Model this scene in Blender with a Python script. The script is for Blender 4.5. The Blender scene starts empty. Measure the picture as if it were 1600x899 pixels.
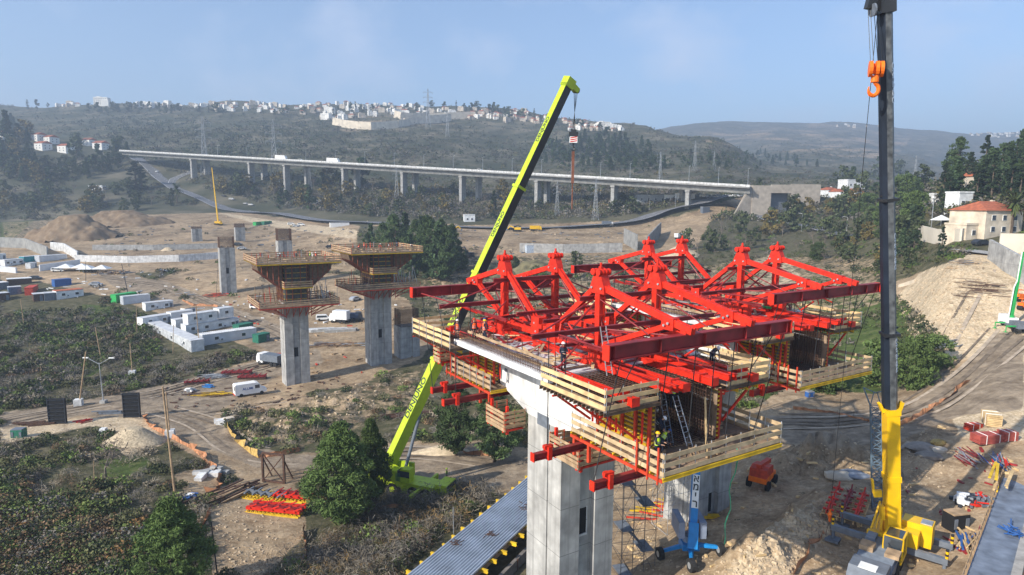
import bpy, bmesh, math, random
import numpy as np
from mathutils import Vector, Matrix
random.seed(7); RNG = np.random.default_rng(11)
C = bpy.context.scene
# ---------------------------------------------------------------- camera
H = 40.0; F = 1000.0; PITCH = 0.1313; ROLL = 0.0083
_fw = np.array([0, math.cos(PITCH), -math.sin(PITCH)]); _up = np.array([0, math.sin(PITCH), math.cos(PITCH)]); _rt = np.array([1.0, 0, 0])
RT = _rt*math.cos(ROLL)+_up*math.sin(ROLL); UP = -_rt*math.sin(ROLL)+_up*math.cos(ROLL)
cam = bpy.data.objects.new('camera', bpy.data.cameras.new('camera')); C.collection.objects.link(cam)
cam.data.sensor_fit = 'HORIZONTAL'; cam.data.sensor_width = 36; cam.data.lens = 36*F/1600
cam.data.clip_start = 0.5; cam.data.clip_end = 20000
_m = Matrix.Identity(4)
for i in range(3):
    _m[i][0] = RT[i]; _m[i][1] = UP[i]; _m[i][2] = -_fw[i]
_m[2][3] = H
cam.matrix_world = _m; C.camera = cam
# ---------------------------------------------------------------- sky, sun, exposure
SUN_EL = math.radians(31); SUN_DIR = Vector((-0.80, -0.60, 0)).normalized()*math.cos(SUN_EL)+Vector((0, 0, math.sin(SUN_EL)))
W = bpy.data.worlds.new('World'); C.world = W; W.use_nodes = True
nt = W.node_tree; bg = nt.nodes['Background']
sky = nt.nodes.new('ShaderNodeTexSky'); sky.sky_type = 'NISHITA'; sky.sun_disc = False
sky.sun_elevation = SUN_EL; sky.sun_rotation = math.atan2(SUN_DIR.x, SUN_DIR.y)
sky.altitude = 600; sky.air_density = 1.0; sky.dust_density = 1.0; sky.ozone_density = 3.5
# thin winter cloud wisps, part of the sky itself
tc = nt.nodes.new('ShaderNodeTexCoord'); mp = nt.nodes.new('ShaderNodeMapping'); mp.inputs['Scale'].default_value = (3.6, 3.6, 5.5)
mp.inputs['Location'].default_value = (0.35, 0.1, 0.2)
n1 = nt.nodes.new('ShaderNodeTexNoise'); n1.inputs['Scale'].default_value = 1.5; n1.inputs['Detail'].default_value = 8; n1.inputs['Roughness'].default_value = .55
rp = nt.nodes.new('ShaderNodeValToRGB'); rp.color_ramp.elements[0].position = .47; rp.color_ramp.elements[1].position = .72
rp.color_ramp.elements[1].color = (.5, .5, .5, 1)
mx = nt.nodes.new('ShaderNodeMix'); mx.data_type = 'RGBA'; mx.inputs[7].default_value = (4.6, 4.9, 5.9, 1)
nt.links.new(tc.outputs['Generated'], mp.inputs['Vector']); nt.links.new(mp.outputs[0], n1.inputs['Vector']); nt.links.new(n1.outputs['Fac'], rp.inputs[0])
nt.links.new(rp.outputs[0], mx.inputs[0]); nt.links.new(sky.outputs[0], mx.inputs[6])
nt.links.new(mx.outputs[2], bg.inputs['Color']); bg.inputs['Strength'].default_value = 0.15
sun = bpy.data.objects.new('sun', bpy.data.lights.new('sun', 'SUN')); C.collection.objects.link(sun)
sun.data.energy = 4.6; sun.data.angle = math.radians(0.6); sun.data.color = (1.0, .93, .82)
sun.rotation_euler = SUN_DIR.to_track_quat('Z', 'Y').to_euler()
C.view_settings.view_transform = 'Standard'; C.view_settings.look = 'None'; C.view_settings.exposure = 0.5; C.view_settings.gamma = 1
# ---------------------------------------------------------------- pixels of the 1600 wide picture <-> world
def rays(px, py):
    px = np.asarray(px, float); py = np.asarray(py, float)
    a = (px-800)/F; b = (449.5-py)/F
    d = a[..., None]*RT+b[..., None]*UP+_fw
    return d/d[..., 1:2]
def at(px, py, d):
    r = rays(px, py); return Vector((r[0]*d, d, H+r[2]*d))
def atz(px, py, z):
    r = rays(px, py); d = (z-H)/r[2]; return Vector((r[0]*d, d, z))
def topix(P):
    P = np.asarray(P, float)-np.array([0, 0, H]); dd = P@_fw
    dd = np.where(np.abs(dd) < 1e-6, 1e-6, dd)
    return 800+F*(P@RT)/dd, 449.5-F*(P@UP)/dd
# ---------------------------------------------------------------- terrain heights
COLS = {   # column -> (picture row, depth or None, height or None) from near to far
 -420: [(899,0,7),(750,0,5),(650,0,3),(600,0,3),(560,0,4),(520,0,5),(480,0,7),(440,0,10),(400,0,15),(380,0,18),(360,0,22),(345,520,0),(330,540,0),(300,590,0),(250,680,0),(205,780,0),(182,830,0),(0,1000,120),(165,1500,0),(0,2200,230)],
 0: [(899,0,6),(750,0,4),(650,0,2),(600,0,1.5),(560,0,2),(520,0,3),(480,0,5),(440,0,9),(400,0,14),(380,0,16),(360,0,20),(345,545,0),(330,560,0),(300,620,0),(260,690,0),(222,780,0),(203,830,0),(0,960,115),(166,1550,0),(0,2200,240)],
 200: [(899,0,6),(750,0,4),(650,0,2),(600,0,1),(560,0,2),(520,0,3),(480,0,5),(440,0,9),(400,0,14),(380,0,17),(360,0,21),(345,480,0),(330,530,0),(300,610,0),(270,680,0),(244,760,0),(200,1100,0),(164,1550,0),(0,2200,250)],
 400: [(899,0,5),(750,0,3),(650,0,1.5),(600,0,.5),(560,0,1.5),(520,0,3),(480,0,5.5),(440,0,9.5),(400,0,14),(380,0,17),(360,0,21),(340,0,28),(330,560,0),(300,600,0),(278,625,0),(250,760,0),(205,1050,0),(170,1400,0),(156,1550,0),(0,2200,240)],
 600: [(899,0,5),(750,0,2.5),(650,0,1),(570,0,2),(520,0,3),(480,0,6),(440,0,10),(420,0,13),(400,0,16),(380,0,20),(360,0,24.5),(345,420,0),(330,470,0),(300,545,0),(280,620,0),(250,760,0),(205,1080,0),(190,1200,0),(162,1550,0),(0,2200,220)],
 800: [(899,0,5),(750,0,3),(650,0,2),(570,0,3),(500,0,5),(450,0,9),(420,0,13),(395,0,17),(377,0,21),(357,390,0),(345,435,0),(330,468,0),(300,560,0),(250,820,0),(220,1000,0),(195,1230,0),(167,1450,0),(0,2200,200)],
 1000: [(899,0,7),(750,0,5),(650,0,5),(570,0,6),(500,0,7),(440,0,13),(420,0,15),(393,0,18),(378,0,20.5),(360,0,24),(340,410,0),(322,440,0),(305,475,0),(290,570,0),(250,780,0),(212,1050,0),(194,1300,0),(0,1900,120),(203,3300,0)],
 1100: [(899,0,9),(800,0,8),(700,0,7),(600,0,7),(540,0,8),(480,0,10),(440,0,13),(400,0,18),(370,0,23),(340,395,0),(312,420,0),(300,460,0),(290,520,0),(250,740,0),(226,930,0),(215,1050,0),(0,1450,95),(0,2000,170),(189,3300,0)],
 1200: [(899,0,10),(800,0,9.5),(700,0,9),(600,0,9),(560,0,9),(520,0,10),(480,0,12),(440,0,15),(400,0,19),(380,0,22),(360,0,26),(340,0,31),(325,420,0),(310,450,0),(290,560,0),(272,800,0),(262,1150,0),(232,1900,0),(202,2900,0),(189,3400,0)],
 1300: [(899,0,10.5),(800,0,10.5),(700,0,9.5),(600,0,9.5),(560,0,9.5),(520,0,11),(480,0,14),(440,0,17),(400,0,21.5),(380,0,24.5),(360,0,28),(340,0,33),(325,370,0),(310,400,0),(295,480,0),(275,850,0),(262,1150,0),(232,2000,0),(202,2900,0),(190,3400,0)],
 1400: [(899,0,10.5),(700,0,11),(650,0,11),(600,0,11),(560,0,11),(520,0,13),(480,0,16),(440,0,20),(400,0,25),(380,0,28),(360,0,31),(340,0,34),(320,320,0),(300,350,0),(286,420,0),(0,700,58),(277,1100,0),(242,2100,0),(212,2900,0),(198,3400,0)],
 1500: [(899,0,11),(700,0,12),(620,0,13),(560,0,15.5),(520,0,18.5),(480,0,21.5),(440,0,25.5),(405,0,29),(395,0,29.5),(380,0,31),(360,0,33.5),(330,0,37.7),(300,215,0),(270,250,0),(255,290,0),(0,420,56),(0,1100,75),(0,2000,150),(215,2800,0),(209,3400,0)],
 1600: [(899,0,12),(750,0,13),(650,0,15),(560,0,17),(520,0,19),(480,0,22),(440,0,26),(400,0,29.5),(380,0,31.5),(360,0,34),(330,0,37.8),(300,190,0),(270,225,0),(245,270,0),(238,300,0),(0,420,58),(0,1100,80),(0,2000,150),(207,3400,0)],
 2000: [(899,0,14),(750,0,16),(650,0,19),(560,0,23),(500,0,26),(440,0,30),(400,0,33),(380,0,34),(330,0,38),(300,190,0),(270,225,0),(240,270,0),(0,500,70),(0,2000,150),(207,3400,0)],
}
_cx = np.array(sorted(COLS)); LD = np.linspace(math.log(6), math.log(5200), 700)
_tab = []
for X in _cx:
    ds, zs = [], []
    rws = COLS[X]; cap = min([d for r, d, z in rws if d]+[900])
    for row, d, z in rws:
        e = rays(X, row)[2] if row else 0
        if row and d: z = H+e*d
        elif row:
            d = (z-H)/e if e < -1e-4 else 9e9
            if d > cap*.97: continue
        if ds and math.log(d) <= ds[-1]+.03: continue
        ds.append(math.log(d)); zs.append(z)
    zz = np.interp(LD, ds, zs)
    k = np.ones(9)/9; zp = np.pad(zz, 4, mode='edge'); zz = np.convolve(zp, k, 'valid')
    far = LD > math.log(3400); zz[far] = zz[far]-(np.exp(LD[far])-3400)*.12
    _tab.append(zz)
TAB = np.array(_tab)
def _hash(ix, iy, s): 
    h = np.sin(ix*127.1+iy*311.7+s*74.7)*43758.5453; return h-np.floor(h)
def vnoise(x, y, s=0):
    ix = np.floor(x); iy = np.floor(y); fx = x-ix; fy = y-iy
    fx = fx*fx*(3-2*fx); fy = fy*fy*(3-2*fy)
    a = _hash(ix, iy, s); b = _hash(ix+1, iy, s); c = _hash(ix, iy+1, s); d = _hash(ix+1, iy+1, s)
    return (a*(1-fx)+b*fx)*(1-fy)+(c*(1-fx)+d*fx)*fy-.5
BUMPS = []
def hgt(x, y):
    x = np.asarray(x, float); y = np.maximum(np.asarray(y, float), 6.0)
    X = np.clip(800+F*x/y, _cx[0], _cx[-1]-1e-3); ld = np.clip(np.log(y), LD[0], LD[-1]-1e-6)
    j = np.clip(np.searchsorted(_cx, X, 'right')-1, 0, len(_cx)-2); t = (X-_cx[j])/(_cx[j+1]-_cx[j]); t = t*t*(3-2*t)*.6+t*.4
    q = (ld-LD[0])/(LD[1]-LD[0]); i = np.clip(np.floor(q).astype(int), 0, len(LD)-2); f = q-i
    z = (TAB[j, i]*(1-f)+TAB[j, i+1]*f)*(1-t)+(TAB[j+1, i]*(1-f)+TAB[j+1, i+1]*f)*t
    amp = np.clip((y-250)/900, 0, 1)
    z = z+vnoise(x/9, y/9, 1)*.35+vnoise(x/3.1, y/3.1, 2)*.12+amp*(vnoise(x/110, y/110, 3)*16+vnoise(x/45, y/45, 4)*5)
    if BUMPS:
        z = np.atleast_1d(np.array(z)); x1 = np.broadcast_to(x, z.shape); y1 = np.broadcast_to(y, z.shape)
        for bx_, by_, rx, ry, h in BUMPS:
            k = (np.abs(x1-bx_) < rx*1.3) & (np.abs(y1-by_) < ry*1.3)
            if k.any():
                xs, ys = x1[k], y1[k]; d = np.sqrt(((xs-bx_)/rx)**2+((ys-by_)/ry)**2)+.5*vnoise(xs/1.6, ys/1.6, 7); z[k] += h*np.clip(1-d, 0, 1)*(1+.6*vnoise(xs/.7, ys/.7, 8))
        z = z.reshape(np.broadcast(x, y).shape)
    return z
def G(x, y): return float(hgt(x, y))
_DM = np.exp(np.linspace(math.log(20), math.log(4600), 900))
def ghits(px, py):
    r = rays(px, py); out = np.full(len(r), np.nan)
    for s in range(0, len(r), 2000):
        q = r[s:s+2000]; D = _DM[None, :]
        zr = H+q[:, 2:3]*D; zt = hgt(q[:, 0:1]*D, np.broadcast_to(D, zr.shape)); below = zt > zr
        k = below.argmax(1); ok = below.any(1); k1 = np.maximum(k, 1); ii = np.arange(len(q))
        g1 = (zr-zt)[ii, k1-1]; g2 = (zt-zr)[ii, k1]; t = np.clip(g1/(g1+g2+1e-9), 0, 1)
        out[s:s+2000] = np.where(ok, _DM[k1-1]+(_DM[k1]-_DM[k1-1])*t, np.nan)
    P = r*out[:, None]; P[:, 2] = hgt(P[:, 0], np.nan_to_num(out, nan=50)); return P
def gp(px, py):
    p = ghits(np.array([px]), np.array([py]))[0]
    if np.isnan(p).any(): raise ValueError('no ground at %s %s' % (px, py))
    return Vector(p)
def inpoly(px, py, poly):
    c = np.zeros(np.shape(px), bool); n = len(poly); j = n-1
    for i in range(n):
        xi, yi = poly[i]; xj, yj = poly[j]
        c ^= ((yi > py) != (yj > py)) & (px < (xj-xi)*(py-yi)/((yj-yi)+1e-9)+xi); j = i
    return c
_bl = []
for k in range(9): f = k/8; _bl.append((gp(1165+f*165, 893-f*130), 2.6, 1.9, 1.1+.5*math.sin(k*2.1)))
_bl += [(gp(1250, 725), 6, 3, 1.6), (gp(1300, 722), 6, 3, 1.8), (gp(1345, 730), 5, 2.5, 1.2), (gp(1500, 700), 3, 2, .8), (gp(1440, 730), 3.5, 2.5, 1.0), (gp(1460, 690), 4, 2.5, 1.2), (gp(430, 670), 10, 4, 1.6), (gp(540, 632), 12, 5, 1.8), (gp(500, 660), 8, 4, 1.2)]
_r2 = random.Random(5)
for k in range(34): _bl.append((gp(*_r2.choice(((_r2.uniform(420, 1000), _r2.uniform(352, 425)), (_r2.uniform(200, 560), _r2.uniform(350, 400)), (_r2.uniform(690, 1000), _r2.uniform(400, 470))))), _r2.uniform(4, 10), _r2.uniform(3, 6), _r2.uniform(.6, 2.2)))
BUMPS += [(p.x, p.y, rx*1.4, ry*1.4, h) for p, rx, ry, h in _bl]
# ---------------------------------------------------------------- materials
MATS = {}
def mat(name, col, rough=.8, metal=0, var=.25, scale=2.0, bump=0, spec=.3, attr=None, col2=None, detail=5):
    if name in MATS: return MATS[name]
    m = bpy.data.materials.new(name); m.use_nodes = True; t = m.node_tree; b = t.nodes['Principled BSDF']
    b.inputs['Roughness'].default_value = rough; b.inputs['Metallic'].default_value = metal; b.inputs['Specular IOR Level'].default_value = spec
    g = t.nodes.new('ShaderNodeNewGeometry'); n = t.nodes.new('ShaderNodeTexNoise'); n.inputs['Scale'].default_value = scale; n.inputs['Detail'].default_value = detail
    t.links.new(g.outputs['Position'], n.inputs['Vector'])
    r = t.nodes.new('ShaderNodeMapRange'); r.inputs[1].default_value = .3; r.inputs[2].default_value = .7; t.links.new(n.outputs['Fac'], r.inputs[0])
    mx = t.nodes.new('ShaderNodeMix'); mx.data_type = 'RGBA'; t.links.new(r.outputs[0], mx.inputs[0])
    c2 = col2 or tuple(min(1, c*(1+var)) for c in col); c1 = col if col2 else tuple(c*(1-var) for c in col)
    mx.inputs[6].default_value = (*c1, 1); mx.inputs[7].default_value = (*c2, 1); out = mx.outputs[2]
    if attr:
        a = t.nodes.new('ShaderNodeAttribute'); a.attribute_name = attr
        m2 = t.nodes.new('ShaderNodeMix'); m2.data_type = 'RGBA'; m2.blend_type = 'MULTIPLY'; m2.inputs[0].default_value = 1
        t.links.new(out, m2.inputs[6]); t.links.new(a.outputs['Color'], m2.inputs[7]); out = m2.outputs[2]
    t.links.new(out, b.inputs['Base Color'])
    if bump:
        bp = t.nodes.new('ShaderNodeBump'); bp.inputs['Strength'].default_value = bump; bp.inputs['Distance'].default_value = .1
        t.links.new(n.outputs['Fac'], bp.inputs['Height']); t.links.new(bp.outputs[0], b.inputs['Normal'])
    MATS[name] = m; return m
def concrete(name, c, joint=3.6, line=.05):
    """cast concrete: blotches, faint vertical board marks and dark lift joints"""
    m = mat(name, c, .85, var=.30, scale=.8, bump=.2, spec=.2, detail=8); t = m.node_tree; b = t.nodes['Principled BSDF']
    g = t.nodes['Geometry'] if 'Geometry' in t.nodes else [n for n in t.nodes if n.type == 'NEW_GEOMETRY'][0]
    s = t.nodes.new('ShaderNodeSeparateXYZ'); t.links.new(g.outputs['Position'], s.inputs[0])
    def M(op, a, v):
        n = t.nodes.new('ShaderNodeMath'); n.operation = op; t.links.new(a, n.inputs[0])
        if isinstance(v, (int, float)): n.inputs[1].default_value = v
        else: t.links.new(v, n.inputs[1])
        return n.outputs[0]
    fr = M('FRACT', M('DIVIDE', s.outputs['Z'], joint), 0); lz = M('LESS_THAN', fr, line/joint)
    ad = M('ADD', s.outputs['X'], s.outputs['Y']); fr2 = M('FRACT', M('MULTIPLY', ad, .62), 0); lv = M('MULTIPLY', M('LESS_THAN', fr2, .05), .45)
    st = t.nodes.new('ShaderNodeTexNoise'); mpn = t.nodes.new('ShaderNodeMapping'); mpn.inputs['Scale'].default_value = (2.5, 2.5, .18)
    t.links.new(g.outputs['Position'], mpn.inputs[0]); t.links.new(mpn.outputs[0], st.inputs['Vector']); st.inputs['Scale'].default_value = 1; st.inputs['Detail'].default_value = 5
    sr = t.nodes.new('ShaderNodeMapRange'); sr.inputs[1].default_value = .45; sr.inputs[2].default_value = .75; sr.inputs[4].default_value = .55; t.links.new(st.outputs['Fac'], sr.inputs[0])
    fac = M('MAXIMUM', M('MAXIMUM', lz, lv), sr.outputs[0])
    mx = t.nodes.new('ShaderNodeMix'); mx.data_type = 'RGBA'; t.links.new(fac, mx.inputs[0])
    src = b.inputs['Base Color'].links[0].from_socket; t.links.new(src, mx.inputs[6]); mx.inputs[7].default_value = (*(x*.52 for x in c), 1)
    t.links.new(mx.outputs[2], b.inputs['Base Color']); return m
CONC = concrete('concrete', (.36, .355, .34)); CONC_W = concrete('pale_concrete', (.62, .62, .61), 4.1)
CONC_D = mat('old_concrete', (.26, .26, .25), .9, var=.3, scale=.4)
RED = mat('red_paint', (.58, .023, .008), .5, var=.30, scale=2.2, spec=.35, detail=9); RED_D = mat('dark_red_paint_and_shade', (.22, .018, .020), .5, var=.35, scale=1.2, spec=.4)  # dark red is also the shade on the traveller beams, put into the colour
RED_O = mat('orange_red_paint', (.50, .05, .02), .55, var=.25)
YEL = mat('formwork_yellow', (.62, .40, .02), .6, var=.25, scale=1.5); CRY = mat('crane_yellow', (.78, .46, .004), .42, var=.12, scale=1.0, spec=.45)
LIME = mat('lime_paint', (.40, .52, .018), .4, var=.12, spec=.45); BLUE = mat('lift_blue', (.01, .20, .52), .42, var=.15, spec=.45)
WOOD = mat('board_timber', (.60, .43, .22), .8, var=.28, scale=1.6); WOOD_O = mat('old_timber', (.36, .25, .15), .85, var=.35, scale=1.6)
PLY = mat('plywood_deck', (.24, .17, .115), .8, var=.4, scale=1.1); BLACK = mat('black_boom', (.022, .023, .026), .42, var=.4, scale=.8, spec=.5)
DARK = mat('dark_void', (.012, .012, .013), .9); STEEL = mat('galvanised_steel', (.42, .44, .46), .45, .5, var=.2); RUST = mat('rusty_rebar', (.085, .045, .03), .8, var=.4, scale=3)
GREY = mat('grey_paint', (.13, .15, .18), .5, var=.2, spec=.4); WHITE = mat('white_paint', (.78, .78, .76), .55, var=.08, scale=.8); TYRE = mat('tyre_rubber', (.02, .02, .021), .85, var=.3)
GLASS = mat('dark_glass', (.03, .04, .05), .08, var=.2, spec=.8); OFFW = mat('cabin_white', (.68, .69, .69), .55, var=.2, scale=.9, detail=8)
ORANGE = mat('orange_paint', (.85, .16, .008), .5, var=.15); GREEN = mat('green_paint', (.03, .36, .09), .45, var=.15); DGREEN = mat('container_green', (.02, .14, .09), .6, var=.2)
STONE = mat('limestone', (.58, .50, .39), .9, var=.25, scale=.5); TILE = mat('roof_tile', (.36, .11, .055), .8, var=.3, scale=1.0)
HVIS = mat('hivis_yellow', (.55, .75, .03), .7, var=.1); HVO = mat('hivis_orange', (.85, .12, .02), .7, var=.1); NAVY = mat('navy_cloth', (.02, .025, .045), .9); SKIN = mat('skin', (.42, .24, .16), .6, var=.1)
ORMESH = mat('orange_mesh', (.42, .20, .10), .85, var=.4, scale=1.6); BLUEP = mat('blue_paint', (.03, .10, .30), .5, var=.2)
# ---------------------------------------------------------------- objects
ORG = {}
def link(o): C.collection.objects.link(o); return o
def tag(o, label=None, cat=None, group=None, kind=None):
    if label: o['label'] = label
    if cat: o['category'] = cat
    if group: o['group'] = group
    if kind: o['kind'] = kind
    return o
def thing(name, label, cat, loc=(0, 0, 0), rz=0, group=None):
    o = bpy.data.objects.new(name, None); link(o); o.location = loc; o.rotation_euler = (0, 0, rz); o.empty_display_size = .3
    return tag(o, label, cat, group)
class MB:
    def __init__(s): s.v = []; s.f = []; s.mi = []; s.m = 0
    def add(s, vs, fs):
        k = len(s.v); s.v += [tuple(p) for p in vs]; s.f += [tuple(k+i for i in f) for f in fs]; s.mi += [s.m]*len(fs); return s
    def box(s, c, d, R=None):
        x, y, z = d[0]/2, d[1]/2, d[2]/2; c = Vector(c)
        vs = [Vector((a*x, b*y, e*z)) for e in (-1, 1) for b in (-1, 1) for a in (-1, 1)]
        if R is not None: vs = [R @ p for p in vs]
        return s.add([c+p for p in vs], [(0, 2, 3, 1), (4, 5, 7, 6), (0, 1, 5, 4), (2, 6, 7, 3), (0, 4, 6, 2), (1, 3, 7, 5)])
    def span(s, a, b): return s.box([(a[i]+b[i])/2 for i in range(3)], [abs(a[i]-b[i]) for i in range(3)])
    def frame(s, p0, p1, up=(0, 0, 1)):
        p0 = Vector(p0); p1 = Vector(p1); x = (p1-p0); L = x.length; x.normalize(); u = Vector(up)
        if abs(x.dot(u)) > .99: u = Vector((0, 1, 0)) if abs(x.y) < .9 else Vector((1, 0, 0))
        y = u.cross(x).normalized(); z = x.cross(y); return p0, x, y, z, L
    def beam(s, p0, p1, w, h, up=(0, 0, 1), w1=None, h1=None):
        p, x, y, z, L = s.frame(p0, p1, up); w1 = w if w1 is None else w1; h1 = h if h1 is None else h1; vs = []
        for q, a, b in ((p, w/2, h/2), (p+x*L, w1/2, h1/2)): vs += [q-y*a-z*b, q+y*a-z*b, q+y*a+z*b, q-y*a+z*b]
        return s.add(vs, [(3, 2, 1, 0), (4, 5, 6, 7), (0, 1, 5, 4), (1, 2, 6, 5), (2, 3, 7, 6), (3, 0, 4, 7)])
    def prism(s, p0, p1, prof, up=(0, 0, 1)):
        p, x, y, z, L = s.frame(p0, p1, up); n = len(prof)
        vs = [p+y*a+z*b for a, b in prof]+[p+x*L+y*a+z*b for a, b in prof]
        return s.add(vs, [tuple(range(n))[::-1], tuple(range(n, 2*n))]+[(i, (i+1) % n, n+(i+1) % n, n+i) for i in range(n)])
    def ibeam(s, p0, p1, w, h, tf=.06, tw=.04, up=(0, 0, 1)):
        a, b = w/2, h/2
        return s.prism(p0, p1, [(-a, -b), (a, -b), (a, -b+tf), (tw/2, -b+tf), (tw/2, b-tf), (a, b-tf), (a, b), (-a, b), (-a, b-tf), (-tw/2, b-tf), (-tw/2, -b+tf), (-a, -b+tf)], up)
    def tube(s, p0, p1, r, r1=None, n=8):
        p, x, y, z, L = s.frame(p0, p1); r1 = r if r1 is None else r1; vs = []
        for q, rr in ((p, r), (p+x*L, r1)): vs += [q+(y*math.cos(2*math.pi*i/n)+z*math.sin(2*math.pi*i/n))*rr for i in range(n)]
        return s.add(vs, [tuple(range(n))[::-1], tuple(range(n, 2*n))]+[(i, (i+1) % n, n+(i+1) % n, n+i) for i in range(n)])
    def path(s, pts, r, n=5):
        for a, b in zip(pts, pts[1:]): s.tube(a, b, r, n=n)
        return s
    def extr(s, poly, z0, z1):
        n = len(poly); return s.add([(x, y, z0) for x, y in poly]+[(x, y, z1) for x, y in poly], [tuple(range(n))[::-1], tuple(range(n, 2*n))]+[(i, (i+1) % n, n+(i+1) % n, n+i) for i in range(n)])
    def wheel(s, c, ax, r, w, n=18):
        c = Vector(c); ax = Vector(ax).normalized(); s.tube(c-ax*w/2, c+ax*w/2, r, n=n); return s
    def xf(s, M):
        s.v = [tuple(M @ Vector(p)) for p in s.v]; return s
    def build(s, name, m, parent=None, off=None, smooth=False):
        me = bpy.data.meshes.new(name); vs = s.v
        if off is not None: vs = [(x-off[0], y-off[1], z-off[2]) for x, y, z in vs]
        me.from_pydata(vs, [], s.f)
        for k in (m if isinstance(m, (list, tuple)) else [m]): me.materials.append(k)
        if any(s.mi): me.polygons.foreach_set('material_index', s.mi)
        if smooth: me.polygons.foreach_set('use_smooth', [True]*len(s.f))
        me.update(); o = bpy.data.objects.new(name, me); link(o)
        if parent is not None: o.parent = parent
        return o
def kids(o): return [c for c in bpy.data.objects if c.parent == o] if o.name not in KID else KID[o.name]
KID = {}
def dup(root, loc, rz=None, scale=None, label=None, group=None):
    r = root.copy(); link(r); r.location = loc
    if rz is not None: r.rotation_euler = (0, 0, rz)
    if scale is not None: r.scale = (scale,)*3 if isinstance(scale, (int, float)) else scale
    if label: r['label'] = label
    if group: r['group'] = group
    if root.name not in KID: KID[root.name] = list(root.children)
    for ch in KID[root.name]:
        c = ch.copy(); link(c); c.parent = r
        if ch.name not in KID: KID[ch.name] = list(ch.children)
        for g in KID[ch.name]: d = g.copy(); link(d); d.parent = c
    return r
def quads(name, V, tint, m, kind=None, label=None, cat=None):
    """one mesh from an (n*4,3) array of separate quads"""
    n = len(V)//4; me = bpy.data.meshes.new(name); me.vertices.add(n*4); me.vertices.foreach_set('co', np.asarray(V, np.float32).ravel())
    me.loops.add(n*4); me.loops.foreach_set('vertex_index', np.arange(n*4, dtype=np.int32)); me.polygons.add(n)
    me.polygons.foreach_set('loop_start', np.arange(0, n*4, 4, dtype=np.int32))
    if tint is not None:
        a = me.attributes.new('tint', 'FLOAT_COLOR', 'POINT'); c = np.ones((n*4, 4), np.float32); c[:, :3] = tint; a.data.foreach_set('color', c.ravel())
    me.materials.append(m); me.update(); me.validate(); o = bpy.data.objects.new(name, me); return tag(link(o), label, cat, None, kind)
def arrmesh(name, V, Fq, m, smooth=True):
    me = bpy.data.meshes.new(name); n = len(V); k = len(Fq); me.vertices.add(n); me.vertices.foreach_set('co', np.asarray(V, np.float32).ravel())
    me.loops.add(k*4); me.loops.foreach_set('vertex_index', np.asarray(Fq, np.int32).ravel()); me.polygons.add(k)
    me.polygons.foreach_set('loop_start', np.arange(0, k*4, 4, dtype=np.int32)); me.polygons.foreach_set('use_smooth', [smooth]*k); me.materials.append(m); me.update(); me.validate()
    return link(bpy.data.objects.new(name, me))
def text_mesh(txt, size, name, m, parent, M, extrude=.01):
    cu = bpy.data.curves.new('t', 'FONT'); cu.body = txt; cu.size = size; cu.extrude = extrude; cu.align_x = 'CENTER'; cu.align_y = 'CENTER'; cu.offset = size*.022
    o = bpy.data.objects.new('t', cu); link(o); dg = bpy.context.evaluated_depsgraph_get(); me = bpy.data.meshes.new_from_object(o.evaluated_get(dg)); bpy.data.objects.remove(o); bpy.data.curves.remove(cu)
    me.name = name; me.transform(M); me.materials.clear(); me.materials.append(m); q = bpy.data.objects.new(name, me); link(q); q.parent = parent; return q
# ---------------------------------------------------------------- ground
DIRT = [
 [(60,352),(110,335),(210,318),(330,322),(420,338),(560,352),(640,356),(740,352),(1000,346),(1060,338),(1180,300),(1180,312),(1110,345),(1085,395),(1000,405),(900,415),(720,425),(715,350),(560,352),(560,425),(380,420),(240,425),(150,430),(0,440),(0,385),(60,372)],
 [(0,440),(150,405),(240,440),(330,400),(390,420),(560,430),(640,470),(672,545),(560,600),(470,615),(560,640),(430,640),(350,640),(340,660),(300,665),(240,660),(240,640),(430,560),(330,520),(190,470),(60,440)],
 [(0,648),(200,622),(420,555),(440,585),(300,660),(250,700),(150,665),(0,695)],
 [(215,640),(345,640),(350,690),(400,715),(480,708),(640,690),(760,690),(830,700),(830,780),(700,760),(640,760),(500,740),(430,770),(350,735),(260,690)],
 [(330,770),(390,740),(470,765),(480,830),(420,899),(330,899)],
 [(640,505),(700,490),(660,560),(560,600),(610,560)],
 [(960,640),(1180,640),(1230,600),(1390,620),(1480,565),(1470,520),(1390,450),(1400,440),(1530,392),(1660,395),(1700,420),(1800,950),(880,960),(950,800),(960,720)],
 [(1000,420),(1070,420),(1130,450),(1200,440),(1170,410),(1210,395),(1260,430),(1270,450),(1180,470),(1050,440)],
 [(100,290),(170,270),(205,262),(210,300),(180,320),(130,318)],
 [(270,740),(340,725),(345,770),(300,790)],
 [(170,690),(240,650),(245,690),(200,715)],
]
TRACK = [
 [(0,645),(100,632),(260,600),(420,560),(500,545),(505,570),(440,585),(330,650),(400,700),(480,712),(640,695),(760,700),(830,720),(830,770),(650,745),(480,735),(400,730),(300,690),(230,655),(120,650),(0,672)],
 [(1180,650),(1300,645),(1420,635),(1500,575),(1560,520),(1600,520),(1600,640),(1500,650),(1400,690),(1300,700),(1200,690)],
 [(150,425),(260,440),(440,510),(480,540),(440,560),(330,500),(180,450)],
]
GRASS = [[(60,520),(120,525),(180,560),(140,590),(60,600)],[(120,475),(190,480),(215,500),(150,505)],[(150,718),(230,712),(240,735),(170,745)],[(1050,600),(1200,470),(1390,440),(1450,580),(1300,640)],[(1130,300),(1200,300),(1190,318),(1110,318)],[(0,390),(60,340),(0,345)]]
HALF = [[(690, 400), (1000, 395), (1050, 430), (940, 480), (760, 500), (690, 500), (650, 450)], [(1000, 430), (1200, 400), (1400, 400), (1400, 470), (1150, 540), (1000, 600)], [(350, 660), (560, 600), (660, 575), (650, 640), (480, 700), (400, 700)], [(0, 335), (120, 330), (60, 380), (0, 385)]]
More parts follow.
